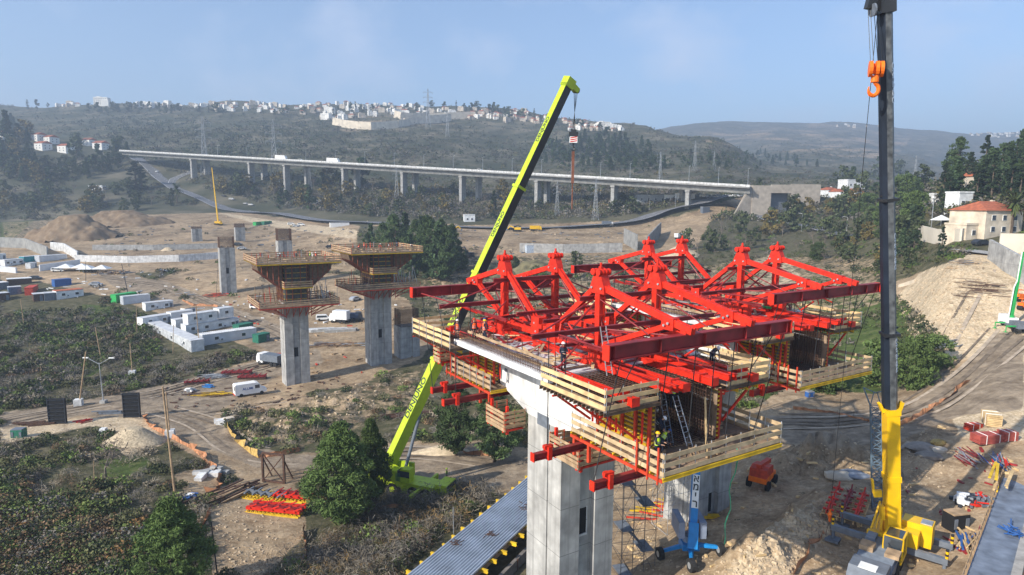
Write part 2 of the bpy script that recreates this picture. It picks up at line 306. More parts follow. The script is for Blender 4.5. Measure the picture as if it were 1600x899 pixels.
PALE = [[(1395, 470), (1440, 425), (1535, 390), (1680, 392), (1700, 520), (1600, 560), (1480, 560), (1420, 535)], [(0, 662), (240, 648), (250, 700), (190, 720), (150, 690), (0, 695)], [(1130, 899), (1190, 830), (1325, 755), (1345, 785), (1260, 870), (1230, 899)], [(1480, 640), (1600, 560), (1640, 560), (1620, 690), (1500, 680)], [(330, 330), (430, 345), (560, 360), (560, 375), (400, 350)], [(1160, 405), (1215, 395), (1260, 440), (1200, 470)]]
SCAR = [[(500,195),(560,182),(700,170),(790,175),(720,195),(600,204),(540,208)],[(1080,205),(1290,190),(1430,215),(1400,250),(1230,240),(1100,225)]]
def ground():
    xs = np.arange(-420, 2001, 4.0); ds = np.exp(np.concatenate([np.linspace(math.log(9), math.log(700), 430), np.linspace(math.log(700), math.log(5100), 170)[1:]]))
    Xg, Dg = np.meshgrid(xs, ds); x = (Xg-800)/F*Dg; z = hgt(x, Dg); V = np.stack([x, Dg, z], -1).reshape(-1, 3)
    n, m_ = Xg.shape; I = np.arange(n*m_).reshape(n, m_); Fq = np.stack([I[:-1, :-1], I[:-1, 1:], I[1:, 1:], I[1:, :-1]], -1).reshape(-1, 4)
    m = bpy.data.materials.new('soil'); m.use_nodes = True; t = m.node_tree; b = t.nodes['Principled BSDF']; b.inputs['Roughness'].default_value = .95; b.inputs['Specular IOR Level'].default_value = .1
    L = t.links.new; g = t.nodes.new('ShaderNodeNewGeometry')
    def noise(sc, det=6, ro=.6):
        q = t.nodes.new('ShaderNodeTexNoise'); q.inputs['Scale'].default_value = sc; q.inputs['Detail'].default_value = det; q.inputs['Roughness'].default_value = ro; L(g.outputs['Position'], q.inputs['Vector']); return q.outputs['Fac']
    def ramp(f, els):
        r = t.nodes.new('ShaderNodeValToRGB'); cr = r.color_ramp
        while len(cr.elements) < len(els): cr.elements.new(.5)
        for e, (p, c) in zip(cr.elements, els): e.position = p; e.color = (*c, 1)
        L(f, r.inputs[0]); return r.outputs[0]
    def mixc(f, a, c):
        q = t.nodes.new('ShaderNodeMix'); q.data_type = 'RGBA'; L(f, q.inputs[0]); L(a, q.inputs[6]); L(c, q.inputs[7]); return q.outputs[2]
    def edge(ch, f, amt=.55):
        a = t.nodes.new('ShaderNodeMath'); a.operation = 'MULTIPLY_ADD'; L(f, a.inputs[0]); a.inputs[1].default_value = amt*2; a.inputs[2].default_value = -amt
        c = t.nodes.new('ShaderNodeMath'); c.operation = 'ADD'; L(ch, c.inputs[0]); L(a.outputs[0], c.inputs[1])
        r = t.nodes.new('ShaderNodeMapRange'); r.interpolation_type = 'SMOOTHSTEP'; r.inputs[1].default_value = .38; r.inputs[2].default_value = .62; L(c.outputs[0], r.inputs[0]); return r.outputs[0]
    at_ = t.nodes.new('ShaderNodeAttribute'); at_.attribute_name = 'zone'; sp = t.nodes.new('ShaderNodeSeparateColor'); L(at_.outputs['Color'], sp.inputs[0])
    nb = noise(.12, 8); nm = noise(.55, 8, .68); nf = noise(2.6, 6, .7); nl = noise(.02, 6)
    scrub = ramp(nm, [(.28, (.04, .042, .022)), (.48, (.085, .080, .042)), (.62, (.145, .125, .075)), (.78, (.25, .21, .145))])
    farv = ramp(nl, [(.35, (.050, .058, .034)), (.52, (.095, .092, .058)), (.66, (.19, .165, .115))]); scrub = mixc(at_.outputs['Alpha'], scrub, farv)
    dirt = ramp(nm, [(.22, (.15, .105, .07)), (.42, (.30, .225, .15)), (.58, (.43, .335, .23)), (.78, (.60, .50, .38))])
    stones = ramp(nf, [(.30, (.16, .115, .075)), (.52, (.33, .25, .16)), (.66, (.50, .42, .31)), (.78, (.62, .56, .46))]); dirt = mixc(nb, dirt, stones); big = ramp(noise(.055, 7, .62), [(.36, (.62, .58, .54)), (.5, (.95, .93, .9)), (.66, (1.25, 1.18, 1.1))]); q = t.nodes.new('ShaderNodeMix'); q.data_type = 'RGBA'; q.blend_type = 'MULTIPLY'; q.inputs[0].default_value = 1; L(dirt, q.inputs[6]); L(big, q.inputs[7]); dirt = q.outputs[2]; tuft = ramp(noise(.9, 9, .7), [(.60, (0, 0, 0)), (.66, (1, 1, 1))]); sh = t.nodes.new('ShaderNodeSeparateColor'); L(tuft, sh.inputs[0]); mm = t.nodes.new('ShaderNodeMath'); mm.operation = 'MULTIPLY'; L(sh.outputs[0], mm.inputs[0]); L(ramp(noise(.07, 5), [(.48, (0, 0, 0)), (.6, (1, 1, 1))]), mm.inputs[1]); dirt = mixc(mm.outputs[0], dirt, scrub)
    trk = ramp(nm, [(.30, (.16, .125, .092)), (.52, (.27, .215, .155)), (.75, (.41, .335, .25))]); gr = ramp(nm, [(.3, (.035, .05, .014)), (.52, (.075, .105, .028)), (.66, (.13, .13, .055)), (.8, (.22, .19, .11))])
    pa = t.nodes.new('ShaderNodeAttribute'); pa.attribute_name = 'pale'; lime = ramp(nf, [(.28, (.30, .22, .135)), (.48, (.50, .395, .26)), (.62, (.64, .53, .38)), (.78, (.72, .63, .49))]); dirt = mixc(edge(pa.outputs['Fac'], nm, .45), dirt, lime)
    for_ = []
    def mul(a, c):
        q = t.nodes.new('ShaderNodeMix'); q.data_type = 'RGBA'; q.blend_type = 'MULTIPLY'; q.inputs[0].default_value = 1; L(a, q.inputs[6]); L(c, q.inputs[7]); return q.outputs[2]
    big2 = ramp(noise(.33, 8, .7), [(.34, (.66, .63, .60)), (.5, (1, 1, 1)), (.64, (1.18, 1.15, 1.1))]); trk = mul(trk, big2); dirt = mul(dirt, big2)
    col = mixc(edge(sp.outputs[2], nb, .5), scrub, gr); col = mixc(edge(sp.outputs[0], nm), col, dirt); col = mixc(edge(sp.outputs[1], nm, .4), col, trk)
    L(col, b.inputs['Base Color'])
    bp = t.nodes.new('ShaderNodeBump'); bp.inputs['Strength'].default_value = .7; bp.inputs['Distance'].default_value = .35; L(nm, bp.inputs['Height']); bp2 = t.nodes.new('ShaderNodeBump'); bp2.inputs['Strength'].default_value = .5; bp2.inputs['Distance'].default_value = .12
    L(nf, bp2.inputs['Height']); L(bp.outputs[0], bp2.inputs['Normal']); L(bp2.outputs[0], b.inputs['Normal'])
    o = arrmesh('ground', V, Fq, m); o['kind'] = 'structure'
    px, py = topix(V); zone = np.zeros((len(V), 4), np.float32); near = V[:, 1] < 520
    for p in DIRT: zone[inpoly(px, py, p) & near, 0] = 1
    for p in SCAR: zone[inpoly(px, py, p) & ~near, 0] = .42+.75*vnoise(V[:, 0]/90, V[:, 2]/7)[inpoly(px, py, p) & ~near]
    for p in HALF: zone[inpoly(px, py, p) & near, 0] = .5
    for p in TRACK: zone[inpoly(px, py, p) & near, 1] = 1
    for p in GRASS: zone[inpoly(px, py, p) & near, 2] = 1
    Z = zone.reshape(n, m_, 4); Zp = np.pad(Z, ((1, 1), (1, 1), (0, 0)), mode='edge'); Z = sum(Zp[i:i+n, j:j+m_] for i in range(3) for j in range(3))/9
    Z[..., 3] = np.clip((Dg-250)/300, 0, 1); a = o.data.attributes.new('zone', 'FLOAT_COLOR', 'POINT'); a.data.foreach_set('color', Z.astype(np.float32).ravel())
    pl = np.zeros(len(V), np.float32)
    for p in PALE: pl[inpoly(px, py, p) & near] = 1
    Zp = np.pad(pl.reshape(n, m_), 1, mode='edge'); pl = sum(Zp[i:i+n, j:j+m_] for i in range(3) for j in range(3))/9
    a = o.data.attributes.new('pale', 'FLOAT', 'POINT'); a.data.foreach_set('value', pl.astype(np.float32).ravel()); return o
ground()
def ribbon(name, pts, width, m, lift=.12, zoff=None, sub=6, kind='structure'):
    """a road sheet draped along world points (x,y)"""
    P = [Vector((p[0], p[1])) for p in pts]; L = []
    for a, b in zip(P, P[1:]):
        k = max(1, int((b-a).length/2.5)); L += [a.lerp(b, i/k) for i in range(k)]
    L.append(P[-1])
    for _ in range(3*2): L = [L[0]]+[(L[i-1]+L[i]*2+L[i+1])/4 for i in range(1, len(L)-1)]+[L[-1]]
    V = []; Fq = []; z0 = None
    cz = [max(G(p.x+dx*.3*width, p.y) for dx in (-1, 0, 1)) for p in L]
    for _ in range(8): cz = [cz[0]]+[(cz[i-1]+cz[i]+cz[i+1])/3 for i in range(1, len(cz)-1)]+[cz[-1]]
    for i, p in enumerate(L):
        t = (L[min(i+1, len(L)-1)]-L[max(i-1, 0)]).normalized(); nn = Vector((-t.y, t.x))
        for k in range(sub+1):
            q = p+nn*(k/sub-.5)*width; V.append((q.x, q.y, cz[i]+lift))
    for i in range(len(L)-1):
        for k in range(sub): a = i*(sub+1)+k; Fq.append((a, a+1, a+sub+2, a+sub+1))
    o = arrmesh(name, np.array(V), np.array(Fq), m); o['kind'] = kind; return L, cz
# ---------------------------------------------------------------- haze over the valley
def haze():
    b = MB(); b.span((-5200, -60, -12), (5200, 5400, 640)); m = bpy.data.materials.new('haze_air'); m.use_nodes = True; t = m.node_tree
    t.nodes.remove(t.nodes['Principled BSDF']); v = t.nodes.new('ShaderNodeVolumePrincipled'); v.inputs['Color'].default_value = (.64, .79, 1, 1); v.inputs['Density'].default_value = .00034; v.inputs['Anisotropy'].default_value = .1
    t.links.new(v.outputs[0], t.nodes['Material Output'].inputs['Volume']); o = b.build('haze', m); o['kind'] = 'stuff'
haze()
# ---------------------------------------------------------------- roads
ASPH = mat('asphalt', (.17, .172, .18), .85, var=.2, scale=.3); LINE = mat('road_line', (.7, .7, .68), .7, var=.1); DTRK = mat('dirt_track_soil', (.27, .215, .155), .95, var=.3, scale=.5, bump=.5, spec=.1, col2=(.36, .29, .21))
def road(name, px, width, lines=True, m=None):
    pts = [gp(*p) for p in px]; L, cz = ribbon(name, pts, width, m or ASPH, .35)
    if lines:
        V = []; Fq = []
        for i in range(len(L)-1):
            t = (L[i+1]-L[i]).normalized(); nn = Vector((-t.y, t.x))
            for o_, w in ((-.46, .35), (.46, .35), (0, .25)):
                if o_ == 0 and i % 3: continue
                k = len(V)
                for p, zz in ((L[i], cz[i]), (L[i+1], cz[i+1])):
                    for s in (-.5, .5): q = p+nn*(o_*width+s*w); V.append((q.x, q.y, zz+.36))
                Fq.append((k, k+1, k+3, k+2))
        o = arrmesh(name+'_marking', np.array(V), np.array(Fq), LINE); o['kind'] = 'structure'
    return L, cz
road('road', [(214, 247), (245, 270), (280, 297), (330, 315), (400, 333), (500, 345), (620, 351), (740, 356), (860, 356), (960, 350), (1030, 334), (1085, 322), (1120, 308)], 17)
road('road', [(300, 268), (272, 280), (268, 292)], 8)
road('road', [(1075, 326), (1150, 322), (1185, 336), (1230, 352), (1290, 362), (1340, 374)], 8)
# wheel ruts pressed into the dirt tracks
RUT = mat('rut_soil', (.17, .135, .10), .95, var=.35, scale=.8, spec=.1); RUTL = mat('rut_pale', (.38, .31, .235), .95, var=.3, scale=.8, spec=.1)
def ruts(px, offs, w=.5):
    pts = [gp(*p) for p in px]
    for i, o_ in enumerate(offs):
        q = []
        for k, p_ in enumerate(pts):
            t_ = (pts[min(k+1, len(pts)-1)]-pts[max(k-1, 0)]); t_.z = 0; t_.normalize(); j = random.uniform(-.4, .4); q.append((p_.x-t_.y*(o_+j), p_.y+t_.x*(o_+j)))
        ribbon('wheel_rut', q, w*random.uniform(.6, 1.3), RUT if i % 3 else RUTL, .05, sub=1)
ruts([(5, 660), (110, 640), (240, 618), (330, 590), (420, 568)], (-2.6, -1, .9, 2.4)); ruts([(250, 640), (320, 660), (380, 710), (460, 722), (560, 712), (640, 705), (760, 722)], (-2.4, -.8, 1, 2.6)); ruts([(155, 432), (260, 446), (340, 480), (430, 520), (480, 545)], (-3, -1.2, .8, 2.6)); ruts([(300, 652), (380, 636), (460, 622), (560, 610)], (-1, .9)); ruts([(1220, 660), (1320, 660), (1420, 650), (1500, 600), (1560, 540), (1585, 520)], (-3.2, -1.6, .2, 1.9, 3.4)); ruts([(1440, 690), (1400, 720), (1390, 760)], (-1, 1)); ruts([(240, 440), (360, 420), (480, 400), (560, 385)], (-2, 0, 2), .8); ruts([(560, 372), (700, 372), (860, 366), (990, 366)], (-3, 0, 3), 1.0); ruts([(700, 400), (800, 412), (920, 408), (1000, 404)], (-2, 1), .9); ruts([(420, 345), (380, 360), (300, 362), (200, 368)], (-2, 1), 1.0); ruts([(1480, 540), (1520, 470), (1545, 420)], (-1, 1), .5)
# ---------------------------------------------------------------- existing motorway viaduct
VA = at(206, 235, 725); VB = at(1178, 289, 400); VA.z -= 1.5; VB.z -= 1.5
VD = (VB-VA); VN = Vector((-VD.y, VD.x, 0)).normalized()
def vpt(px):   # point of the deck axis seen at picture column px
    lo, hi = 0., 1.
    for _ in range(40):
        m_ = (lo+hi)/2; q = VA+VD*m_; x, y = topix([q])
        if x[0] < px: lo = m_
        else: hi = m_
    return VA+VD*lo
def viaduct(off, label, pxs, rx):
    o = VN*off; t = thing('viaduct', label, 'viaduct', VA+o, 0, 'twin decks of the motorway viaduct'); a, b_ = VA+o, VB+o
    d = MB(); d.prism(a, b_, [(-3.2, -4.2), (3.2, -4.2), (4.0, -1.6), (6.6, -1.0), (6.6, 0), (-6.6, 0), (-6.6, -1.0), (-4.0, -1.6)]); d.build('deck', CONC_D, t, VA+o)
    for s in (-1, 1):
        p = MB(); k = VN*s*6.45; p.beam(a+k+Vector((0, 0, .45)), b_+k+Vector((0, 0, .45)), .4, 1.3); p.build('parapet', CONC_W, t, VA+o)
    r = MB(); r.beam(a+Vector((0, 0, .03)), b_+Vector((0, 0, .03)), 12.2, .05); r.build('road_surface', ASPH, t, VA+o)
    for px in pxs:
        q = vpt(px+rx); z1 = q.z-4.2; c = q+o; g = G(c.x, c.y)
        p = MB(); x = VD.normalized(); R = Matrix.Rotation(math.atan2(VD.y, VD.x), 3, 'Z'); p.box((c.x, c.y, (z1+g-2)/2), (2.4, 6.0, z1-g+2), R); p.box((c.x, c.y, z1-.6), (3.0, 7.0, 1.2), R); p.build('pier', CONC, t, VA+o)
viaduct(-7.4, 'long grey concrete viaduct crossing the valley, the nearer deck with white vehicles', (312, 402, 457, 548, 640, 731, 848, 966, 1081), 0)
viaduct(7.4, 'long grey concrete viaduct deck just behind the nearer deck, mostly hidden by it', (312, 402, 470, 548, 640, 740, 848, 955, 1062), 0)
def abutment():
    base = VB; t = thing('bridge_abutment', 'tan stone abutment with dark portal at the right end of the viaduct', 'abutment', (VB.x, VB.y, VB.z-12))
    x = Vector((1, .12, 0)).normalized(); a = VB+Vector((-3, -6, 0)); g = VB.z-14
    b = MB(); y = Vector((-x.y, x.x, 0)); TAN = mat('tan_stone_wall', (.40, .35, .29), .9, var=.2, scale=.4)
    def wall(s0, s1, z0, z1, yo=0, th=1.2): b.prism(a+x*s0+y*yo+Vector((0, 0, 0)), a+x*s1+y*yo, [(-th/2, z0-a.z), (th/2, z0-a.z), (th/2, z1-a.z), (-th/2, z1-a.z)])
    wall(0, 12, g-8, a.z+1); wall(25, 44, g-8, a.z+2); wall(12, 25, a.z-3.5, a.z+1.6); b.build('wall', TAN, t, t.location)
    w = MB(); p0 = a-x*14-y*3; vs = [p0+Vector((0, 0, g-6-p0.z)), a+Vector((0, 0, g-6-a.z)), a+Vector((0, 0, 1)), a-x*1.5+Vector((0, 0, 1))]; w.add(vs+[v+y*1.2 for v in vs], [(0, 1, 2, 3), (7, 6, 5, 4), (0, 4, 5, 1), (1, 5, 6, 2), (2, 6, 7, 3), (3, 7, 4, 0)]); w.build('wing_wall', TAN, t, t.location)
    v = MB(); v.prism(a+x*12+y*4, a+x*25+y*4, [(-.2, g-8-a.z), (.2, g-8-a.z), (.2, -3), (-.2, -3)]); v.build('portal', GREY, t, t.location)
    c = MB(); c.prism(a+y*8+x*0, a+x*44+y*8, [(-7, -1), (7, -1), (7, .5), (-7, .5)]); c.build('approach_slab', CONC_D, t, t.location)
abutment()
# ---------------------------------------------------------------- vehicles
def car_proto(name, col, label, kind='car'):
    t = thing(name, label, 'car')
    b = MB(); prof = [(-2.15, .35), (2.15, .35), (2.2, .75), (1.25, .95), (.65, 1.45), (-1.2, 1.48), (-2.0, .98), (-2.2, .9)] if kind == 'car' else [(-2.3, .4), (2.3, .4), (2.35, .9), (1.3, 1.05), (.75, 1.75), (-2.1, 1.75), (-2.3, 1.1)]
    b.add([(x, -.85, z) for x, z in prof]+[(x, .85, z) for x, z in prof], [tuple(range(len(prof))), tuple(range(len(prof), 2*len(prof)))[::-1]]+[(i, len(prof)+i, len(prof)+(i+1) % len(prof), (i+1) % len(prof)) for i in range(len(prof))])
    b.build('body', col, t)
    g = MB(); zt = 1.36 if kind == 'car' else 1.62; x1 = .6 if kind == 'car' else .72; x0 = -1.15 if kind == 'car' else -2.0
    for s in (-1, 1): g.add([(x0, s*.86, 1.0), (x1+.42, s*.86, 1.0), (x1, s*.86, zt), (x0+.05, s*.86, zt)], [(0, 1, 2, 3)])
    xa, xb = (1.22, .72) if kind == 'car' else (1.28, .82); g.add([(xa+.02, -.75, .98), (xa+.02, .75, .98), (xb, .7, zt), (xb, -.7, zt)], [(0, 1, 2, 3)]); g.build('window', GLASS, t)
    for sx in (-1.35, 1.35):
        for s in (-.8, .8): w = MB(); w.wheel((sx, s, .34), (0, 1, 0), .34, .22, 12); w.build('wheel', TYRE, t)
    return t
SILVER = mat('silver_paint', (.45, .47, .50), .35, .4, var=.1); CARBLK = mat('dark_car_paint', (.03, .035, .045), .35, var=.2)
def lorry_proto(name, cab, box, label, L=8.5, h=2.7):
    t = thing(name, label, 'truck'); b = MB(); b.box((-1.0, 0, 1.1+h/2), (L-2.4, 2.45, h)); b.build('box_body', box, t)
    c = MB(); c.prism((L/2-2.0, -1.15, 0), (L/2-2.0, 1.15, 0), [(-1.0, .6), (1.0, .6), (1.0, 2.8), (-.6, 2.8), (-1.0, 1.8)]); c.build('cab', cab, t)
    g = MB(); g.add([(L/2-1.02, -1.0, 1.85), (L/2-1.02, 1.0, 1.85), (L/2-1.38, 1.0, 2.7), (L/2-1.38, -1.0, 2.7)], [(0, 1, 2, 3)]); g.build('windscreen', GLASS, t)
    f = MB(); f.box((-.2, 0, .85), (L-1, 1.0, .3)); f.build('chassis', GREY, t)
    for sx in (-L/2+1.2, -L/2+2.4, L/2-2):
        for s in (-1.0, 1.0): w = MB(); w.wheel((sx, s, .5), (0, 1, 0), .5, .3, 14); w.build('wheel', TYRE, t)
    return t
cw = car_proto('car', WHITE, 'white estate car parked on the dirt beside the near tall pier', 'suv'); cw.location = gp(402, 483); cw.rotation_euler.z = -.25
cs = car_proto('car', SILVER, 'silver car parked on dirt between the two left formwork piers'); cs.location = gp(555, 470); cs.rotation_euler.z = 1.1
ck = car_proto('car', CARBLK, 'dark car parked on the yard between white van and blue sheds'); ck.location = gp(55, 437); ck.rotation_euler.z = .1
_vdz = math.atan2(VD.y, VD.x)
def onvia(px, src, label, lane=-9, flip=0, group=None):
    q = vpt(px)+VN*lane; e = math.asin(VD.normalized().z); r = dup(src, (q.x, q.y, q.z+.05), _vdz+flip, None, label, group); r.rotation_euler = (0, -e if not flip else e, _vdz+flip); return r
lw = lorry_proto('truck', WHITE, WHITE, 'white box lorry on the viaduct, leftmost of the two white lorries', 15, 3.0); onv = vpt(452)+VN*-9; lw.location = (onv.x, onv.y, onv.z+.05); lw.rotation_euler = (0, -math.asin(VD.normalized().z), _vdz)
onvia(533, lw, 'white lorry on the viaduct just right of the tall pine crown, followed by a car')
for px, s, lb in ((482, cw, 'white car on the viaduct between the two white lorries'), (553, cs, 'silver car just ahead of the right-hand white lorry on the viaduct'), (760, cw, 'pale vehicle on the viaduct left of the lime crane boom'), (232, cs, 'silver car at the far left end of the viaduct')): onvia(px, s, lb)
for i, (px, py, s, rz, lb) in enumerate((
  (91, 425, cw, .2, 'white car parked on the yard in front of the white tents'), (150, 447, cs, .2, 'silver car parked at the right end of the tile-roofed shed'),
  (516, 388, ck, .3, 'dark car on the dirt road behind the second formwork head'), (378, 391, cs, .2, 'grey car on the dirt just right of the bare left pier, nearest the viewer'), (372, 384, ck, .1, 'dark car on the dirt right of the bare left pier, farther of the two'),
  (455, 352, cw, 0, 'white car by the dirt heap below the curving road, leftmost of three'), (463, 355, cs, 0, 'silver car by the dirt heap below the curving road, middle of three'), (471, 353, cw, 0, 'white car by the dirt heap below the curving road, rightmost of three'),
  (245, 270, cw, -.7, 'white car driving on the curving asphalt road at far left'), (350, 308, ck, -.3, 'dark car parked beside the curving road'), (362, 313, cw, -.3, 'white car parked beside the curving road next to the dark one'), (384, 320, cs, -.3, 'silver car parked beside the curving road, first of the line by the green hoarding'), (392, 322, cw, -.3, 'white car parked beside the curving road, last of the line by the green hoarding'),
  (506, 501, cw, .3, 'white pick-up like car between the two formwork piers, left of the white lorry'), (1540, 366, ck, .1, 'black car parked in the walled yard below the stone villa'), (1533, 384, ck, .2, 'dark green car parked lower in the walled yard below the stone villa'),
  (1074, 366, cw, .8, 'white car beside the concrete mixer on the slope behind the red towers'), (430, 338, ck, -.2, 'dark car on the asphalt road above the dirt yard'))):
    dup(s, gp(px, py)+Vector((0, 0, .05 if py > 330 else .4)), rz, None, lb)
for i in range(11):
    px = 1100+i*8+random.uniform(-2, 2); py = 310-i*.35+random.uniform(-1, 1); dup((cw, cs, cw)[i % 3], gp(px, py)+Vector((0, 0, .4)), random.uniform(-.3, .3), None, 'small pale car in the row parked under the right end of the viaduct', 'cars parked under the viaduct')
# ---------------------------------------------------------------- pylons, lamps
PYL = mat('pylon_steel', (.30, .32, .34), .6, .3)
def pylon():
    t = thing('pylon', '', 'pylon'); b = MB(); hs = [0, 8, 15, 21, 26, 30, 36, 40]; w = [3.4, 2.5, 1.9, 1.4, 1.1, .9, .7, .2]
    for i in range(7):
        q0 = [(sx*w[i], sy*w[i], hs[i]) for sx, sy in ((-1, -1), (1, -1), (1, 1), (-1, 1))]; q1 = [(sx*w[i+1], sy*w[i+1], hs[i+1]) for sx, sy in ((-1, -1), (1, -1), (1, 1), (-1, 1))]
        for k in range(4): b.tube(q0[k], q1[k], .16, n=4); b.tube(q0[k], q1[(k+1) % 4], .09, n=4); b.tube(q0[(k+1) % 4], q1[k], .09, n=4); b.tube(q1[k], q1[(k+1) % 4], .09, n=4)
    b.build('mast', PYL, t)
    for z in (26, 31, 36):
        a = MB(); a.tube((-6.5, 0, z), (6.5, 0, z), .14, n=4)
        for s in (-1, 1): a.tube((s*6.5, 0, z), (0, 0, z+2), .10, n=4); a.tube((s*6.2, 0, z), (s*6.2, 0, z-1.6), .12, n=4)
        a.build('cross_arm', PYL, t)
    return t
P0 = pylon()
for i, (px, yb, yt, lb) in enumerate(((321, 275, 186, 'tall lattice pylon standing left, in front of the viaduct and the dark left hill'), (430, 285, 190, 'tall lattice pylon crossing the viaduct line right of the first one'), (485, 305, 255, 'shorter lattice pylon in trees below the white lorry'), (669, 200, 142, 'lattice mast on the hilltop above the pale terrace'), (699, 215, 172, 'lattice pylon on the slope just below the pale terrace'), (620, 312, 262, 'lattice pylon in the scrub below the middle of the viaduct'), (870, 338, 285, 'lattice pylon between the lime boom and the viaduct pier'), (1031, 282, 238, 'lattice pylon behind the viaduct in front of the dark pine slope'), (930, 345, 280, 'thin lattice pylon right of the hanging hook below the viaduct'), (1428, 290, 245, 'faint lattice pylon right of the black boom in the far valley'), (1085, 268, 222, 'faint lattice pylon behind the right part of the viaduct'), (1115, 265, 236, 'small faint lattice pylon farthest right behind the viaduct'))):
    p = gp(px, yb); s = (yb-yt)*p.y/1000/40; o = P0 if i == 0 else dup(P0, p); o.location = p; o.scale = (s*.8, s*.8, s); o.rotation_euler.z = .3; o['label'] = lb; o['group'] = 'lattice pylons in the valley'
def lamp_proto(h, arms, label, pole=STEEL, rad=.1):
    t = thing('street_lamp', label, 'street lamp'); b = MB(); b.tube((0, 0, 0), (0, 0, h), rad, rad*.6, 6)
    b.build('pole', pole, t); L = MB(); 
    for s in arms: L.tube((0, 0, h-.1), (s*h*.16, 0, h+.25), rad*.5, n=5); L.box((s*h*.2, 0, h+.3), (h*.1, .3, .14))
    L.build('lamp_head', WHITE, t); return t
LP = lamp_proto(11, (1,), 'grey street lamp standing on the far side of the viaduct', rad=.16)
for i, px in enumerate(range(340, 1170, 46)):
    q = vpt(px)+VN*.2; o = LP if i == 0 else dup(LP, q); o.location = q; o.rotation_euler.z = _vdz+1.57; o['group'] = 'street lamps along the viaduct'; o['label'] = 'thin grey street lamp rising from the viaduct deck'
for px, py, hh, lb in ((1252, 362, 9, 'tall street lamp beside the right-hand road below the red-roofed houses'), (1322, 373, 9, 'street lamp at the far end of the right-hand road'), (1455, 356, 9, 'blue-grey street lamp left of the pale retaining wall on the right hillside'), (1055, 325, 9, 'street lamp beside the junction under the viaduct'), (1172, 315, 9, 'street lamp near the palm at the viaduct abutment'), (1015, 328, 9, 'street lamp left of the junction under the viaduct')):
    dup(LP, gp(px, py), random.uniform(0, 6), hh/11, lb)
# ---------------------------------------------------------------- houses
PANE = mat('house_window', (.05, .06, .075), .25, var=.3); HW = mat('house_white', (.78, .76, .71), .85, var=.08, scale=.3); HC = mat('house_cream', (.54, .47, .38), .85, var=.15, scale=.3)
def far_house(w, d, h, red, wallm, parts=False):
    o = None; b = MB(); b.box((0, 0, h/2-2), (w, d, h+4)); b.box((w*.36, -d*.25, h*.35-2), (w*.5, d*.9, h*.7+4))
    if red:
        b.m = 1; e = .5
        b.add([(-w/2-e, -d/2-e, h), (w/2+e, -d/2-e, h), (w/2+e, d/2+e, h), (-w/2-e, d/2+e, h), (-w*.3, 0, h+d*.28), (w*.3, 0, h+d*.28)], [(0, 1, 5, 4), (1, 2, 5), (2, 3, 4, 5), (3, 0, 4), (3, 2, 1, 0)])
    else: b.box((0, 0, h+.4), (w*.96, d*.96, .8)); b.box((-w*.2, 0, h+1.2), (w*.3, d*.4, 2)); b.m = 0
    b.m = 2
    for k in range(int(w/3)):
        for z in np.arange(1.6, h-1, 3.0): b.box((-w/2+1.6+k*3, -d/2, z), (1.3, .16, 1.3))
    return b, [wallm, TILE, PANE]
HP = []
for i, (w, d, h, red, mm) in enumerate(((11, 9, 7, 0, HW), (14, 9, 9, 0, HC), (10, 9, 6, 1, HW), (13, 10, 6.5, 1, HC), (22, 11, 12, 0, HW), (9, 8, 10, 0, HW))): HP.append(far_house(w, d, h, red, mm))
_hm = []
for b, mm in HP: o = b.build('hill_house', mm); _hm.append(o.data); bpy.data.objects.remove(o)
KNAME = ['white flat-roofed house', 'cream flat-roofed block', 'white house with red tiled roof', 'cream house with red tiled roof', 'long white apartment block', 'tall white house']
def hh(px, py, k, rz, where, group, s=1.0):
    try: p = gp(px, py)
    except ValueError: return
    o = bpy.data.objects.new('hill_house', _hm[k]); link(o); o.location = p; o.rotation_euler.z = rz; o.scale = (s,)*3; tag(o, KNAME[k]+' '+where, 'house', KNAME[k]+' '+group)
def row_houses(poly, n, where, group, mix, s=(.8, 1.15)):
    n = int(n*1.35); s = (s[0]*.72, s[1]*.78); xs = [p[0] for p in poly]; ys = [p[1] for p in poly]; k = 0; got = []
    while k < n:
        x, y = random.uniform(min(xs), max(xs)), random.uniform(min(ys), max(ys))
        if not inpoly(np.array([x]), np.array([y]), poly)[0] or any(abs(x-a) < 3.6 and abs(y-b_) < 2.5 for a, b_ in got) and random.random() < .9: continue
        got.append((x, y)); hh(x, y, random.choice(mix), random.uniform(-.5, .9), where, group, random.uniform(*s)); k += 1
row_houses([(70, 158), (140, 156), (140, 166), (75, 167)], 12, 'in the leftmost cluster on the hilltop', 'at the left end of the hilltop', (0, 1, 2))
hh(160, 165, 4, .1, 'standing alone, the biggest on the left part of the hilltop', 'alone on the left hilltop', 1.35)
row_houses([(205, 163), (315, 162), (320, 170), (210, 172)], 16, 'in the row along the left hilltop', 'along the left hilltop', (0, 4, 0, 1), (.7, 1.0))
row_houses([(315, 164), (410, 162), (410, 173), (330, 175)], 16, 'among trees on the hilltop saddle', 'on the hilltop saddle', (0, 1, 2, 5))
row_houses([(400, 162), (520, 162), (510, 180), (450, 178), (405, 178)], 26, 'on the hilltop left of the pale terrace', 'left of the pale terrace', (0, 1, 2, 3, 5, 0))
row_houses([(520, 162), (720, 158), (725, 180), (620, 180), (540, 188), (500, 190)], 54, 'on the hilltop above the pale terrace', 'above the pale terrace', (0, 0, 1, 5, 3, 4, 0, 2))
row_houses([(720, 165), (870, 180), (870, 198), (720, 188)], 30, 'on the crest left of the lime boom tip', 'on the crest behind the lime boom', (2, 3, 3, 1, 2, 0))
row_houses([(880, 188), (965, 198), (975, 206), (890, 204)], 22, 'on the crest right of the lime boom tip', 'on the crest right of the lime boom', (0, 1, 3, 0, 2), (.7, 1))
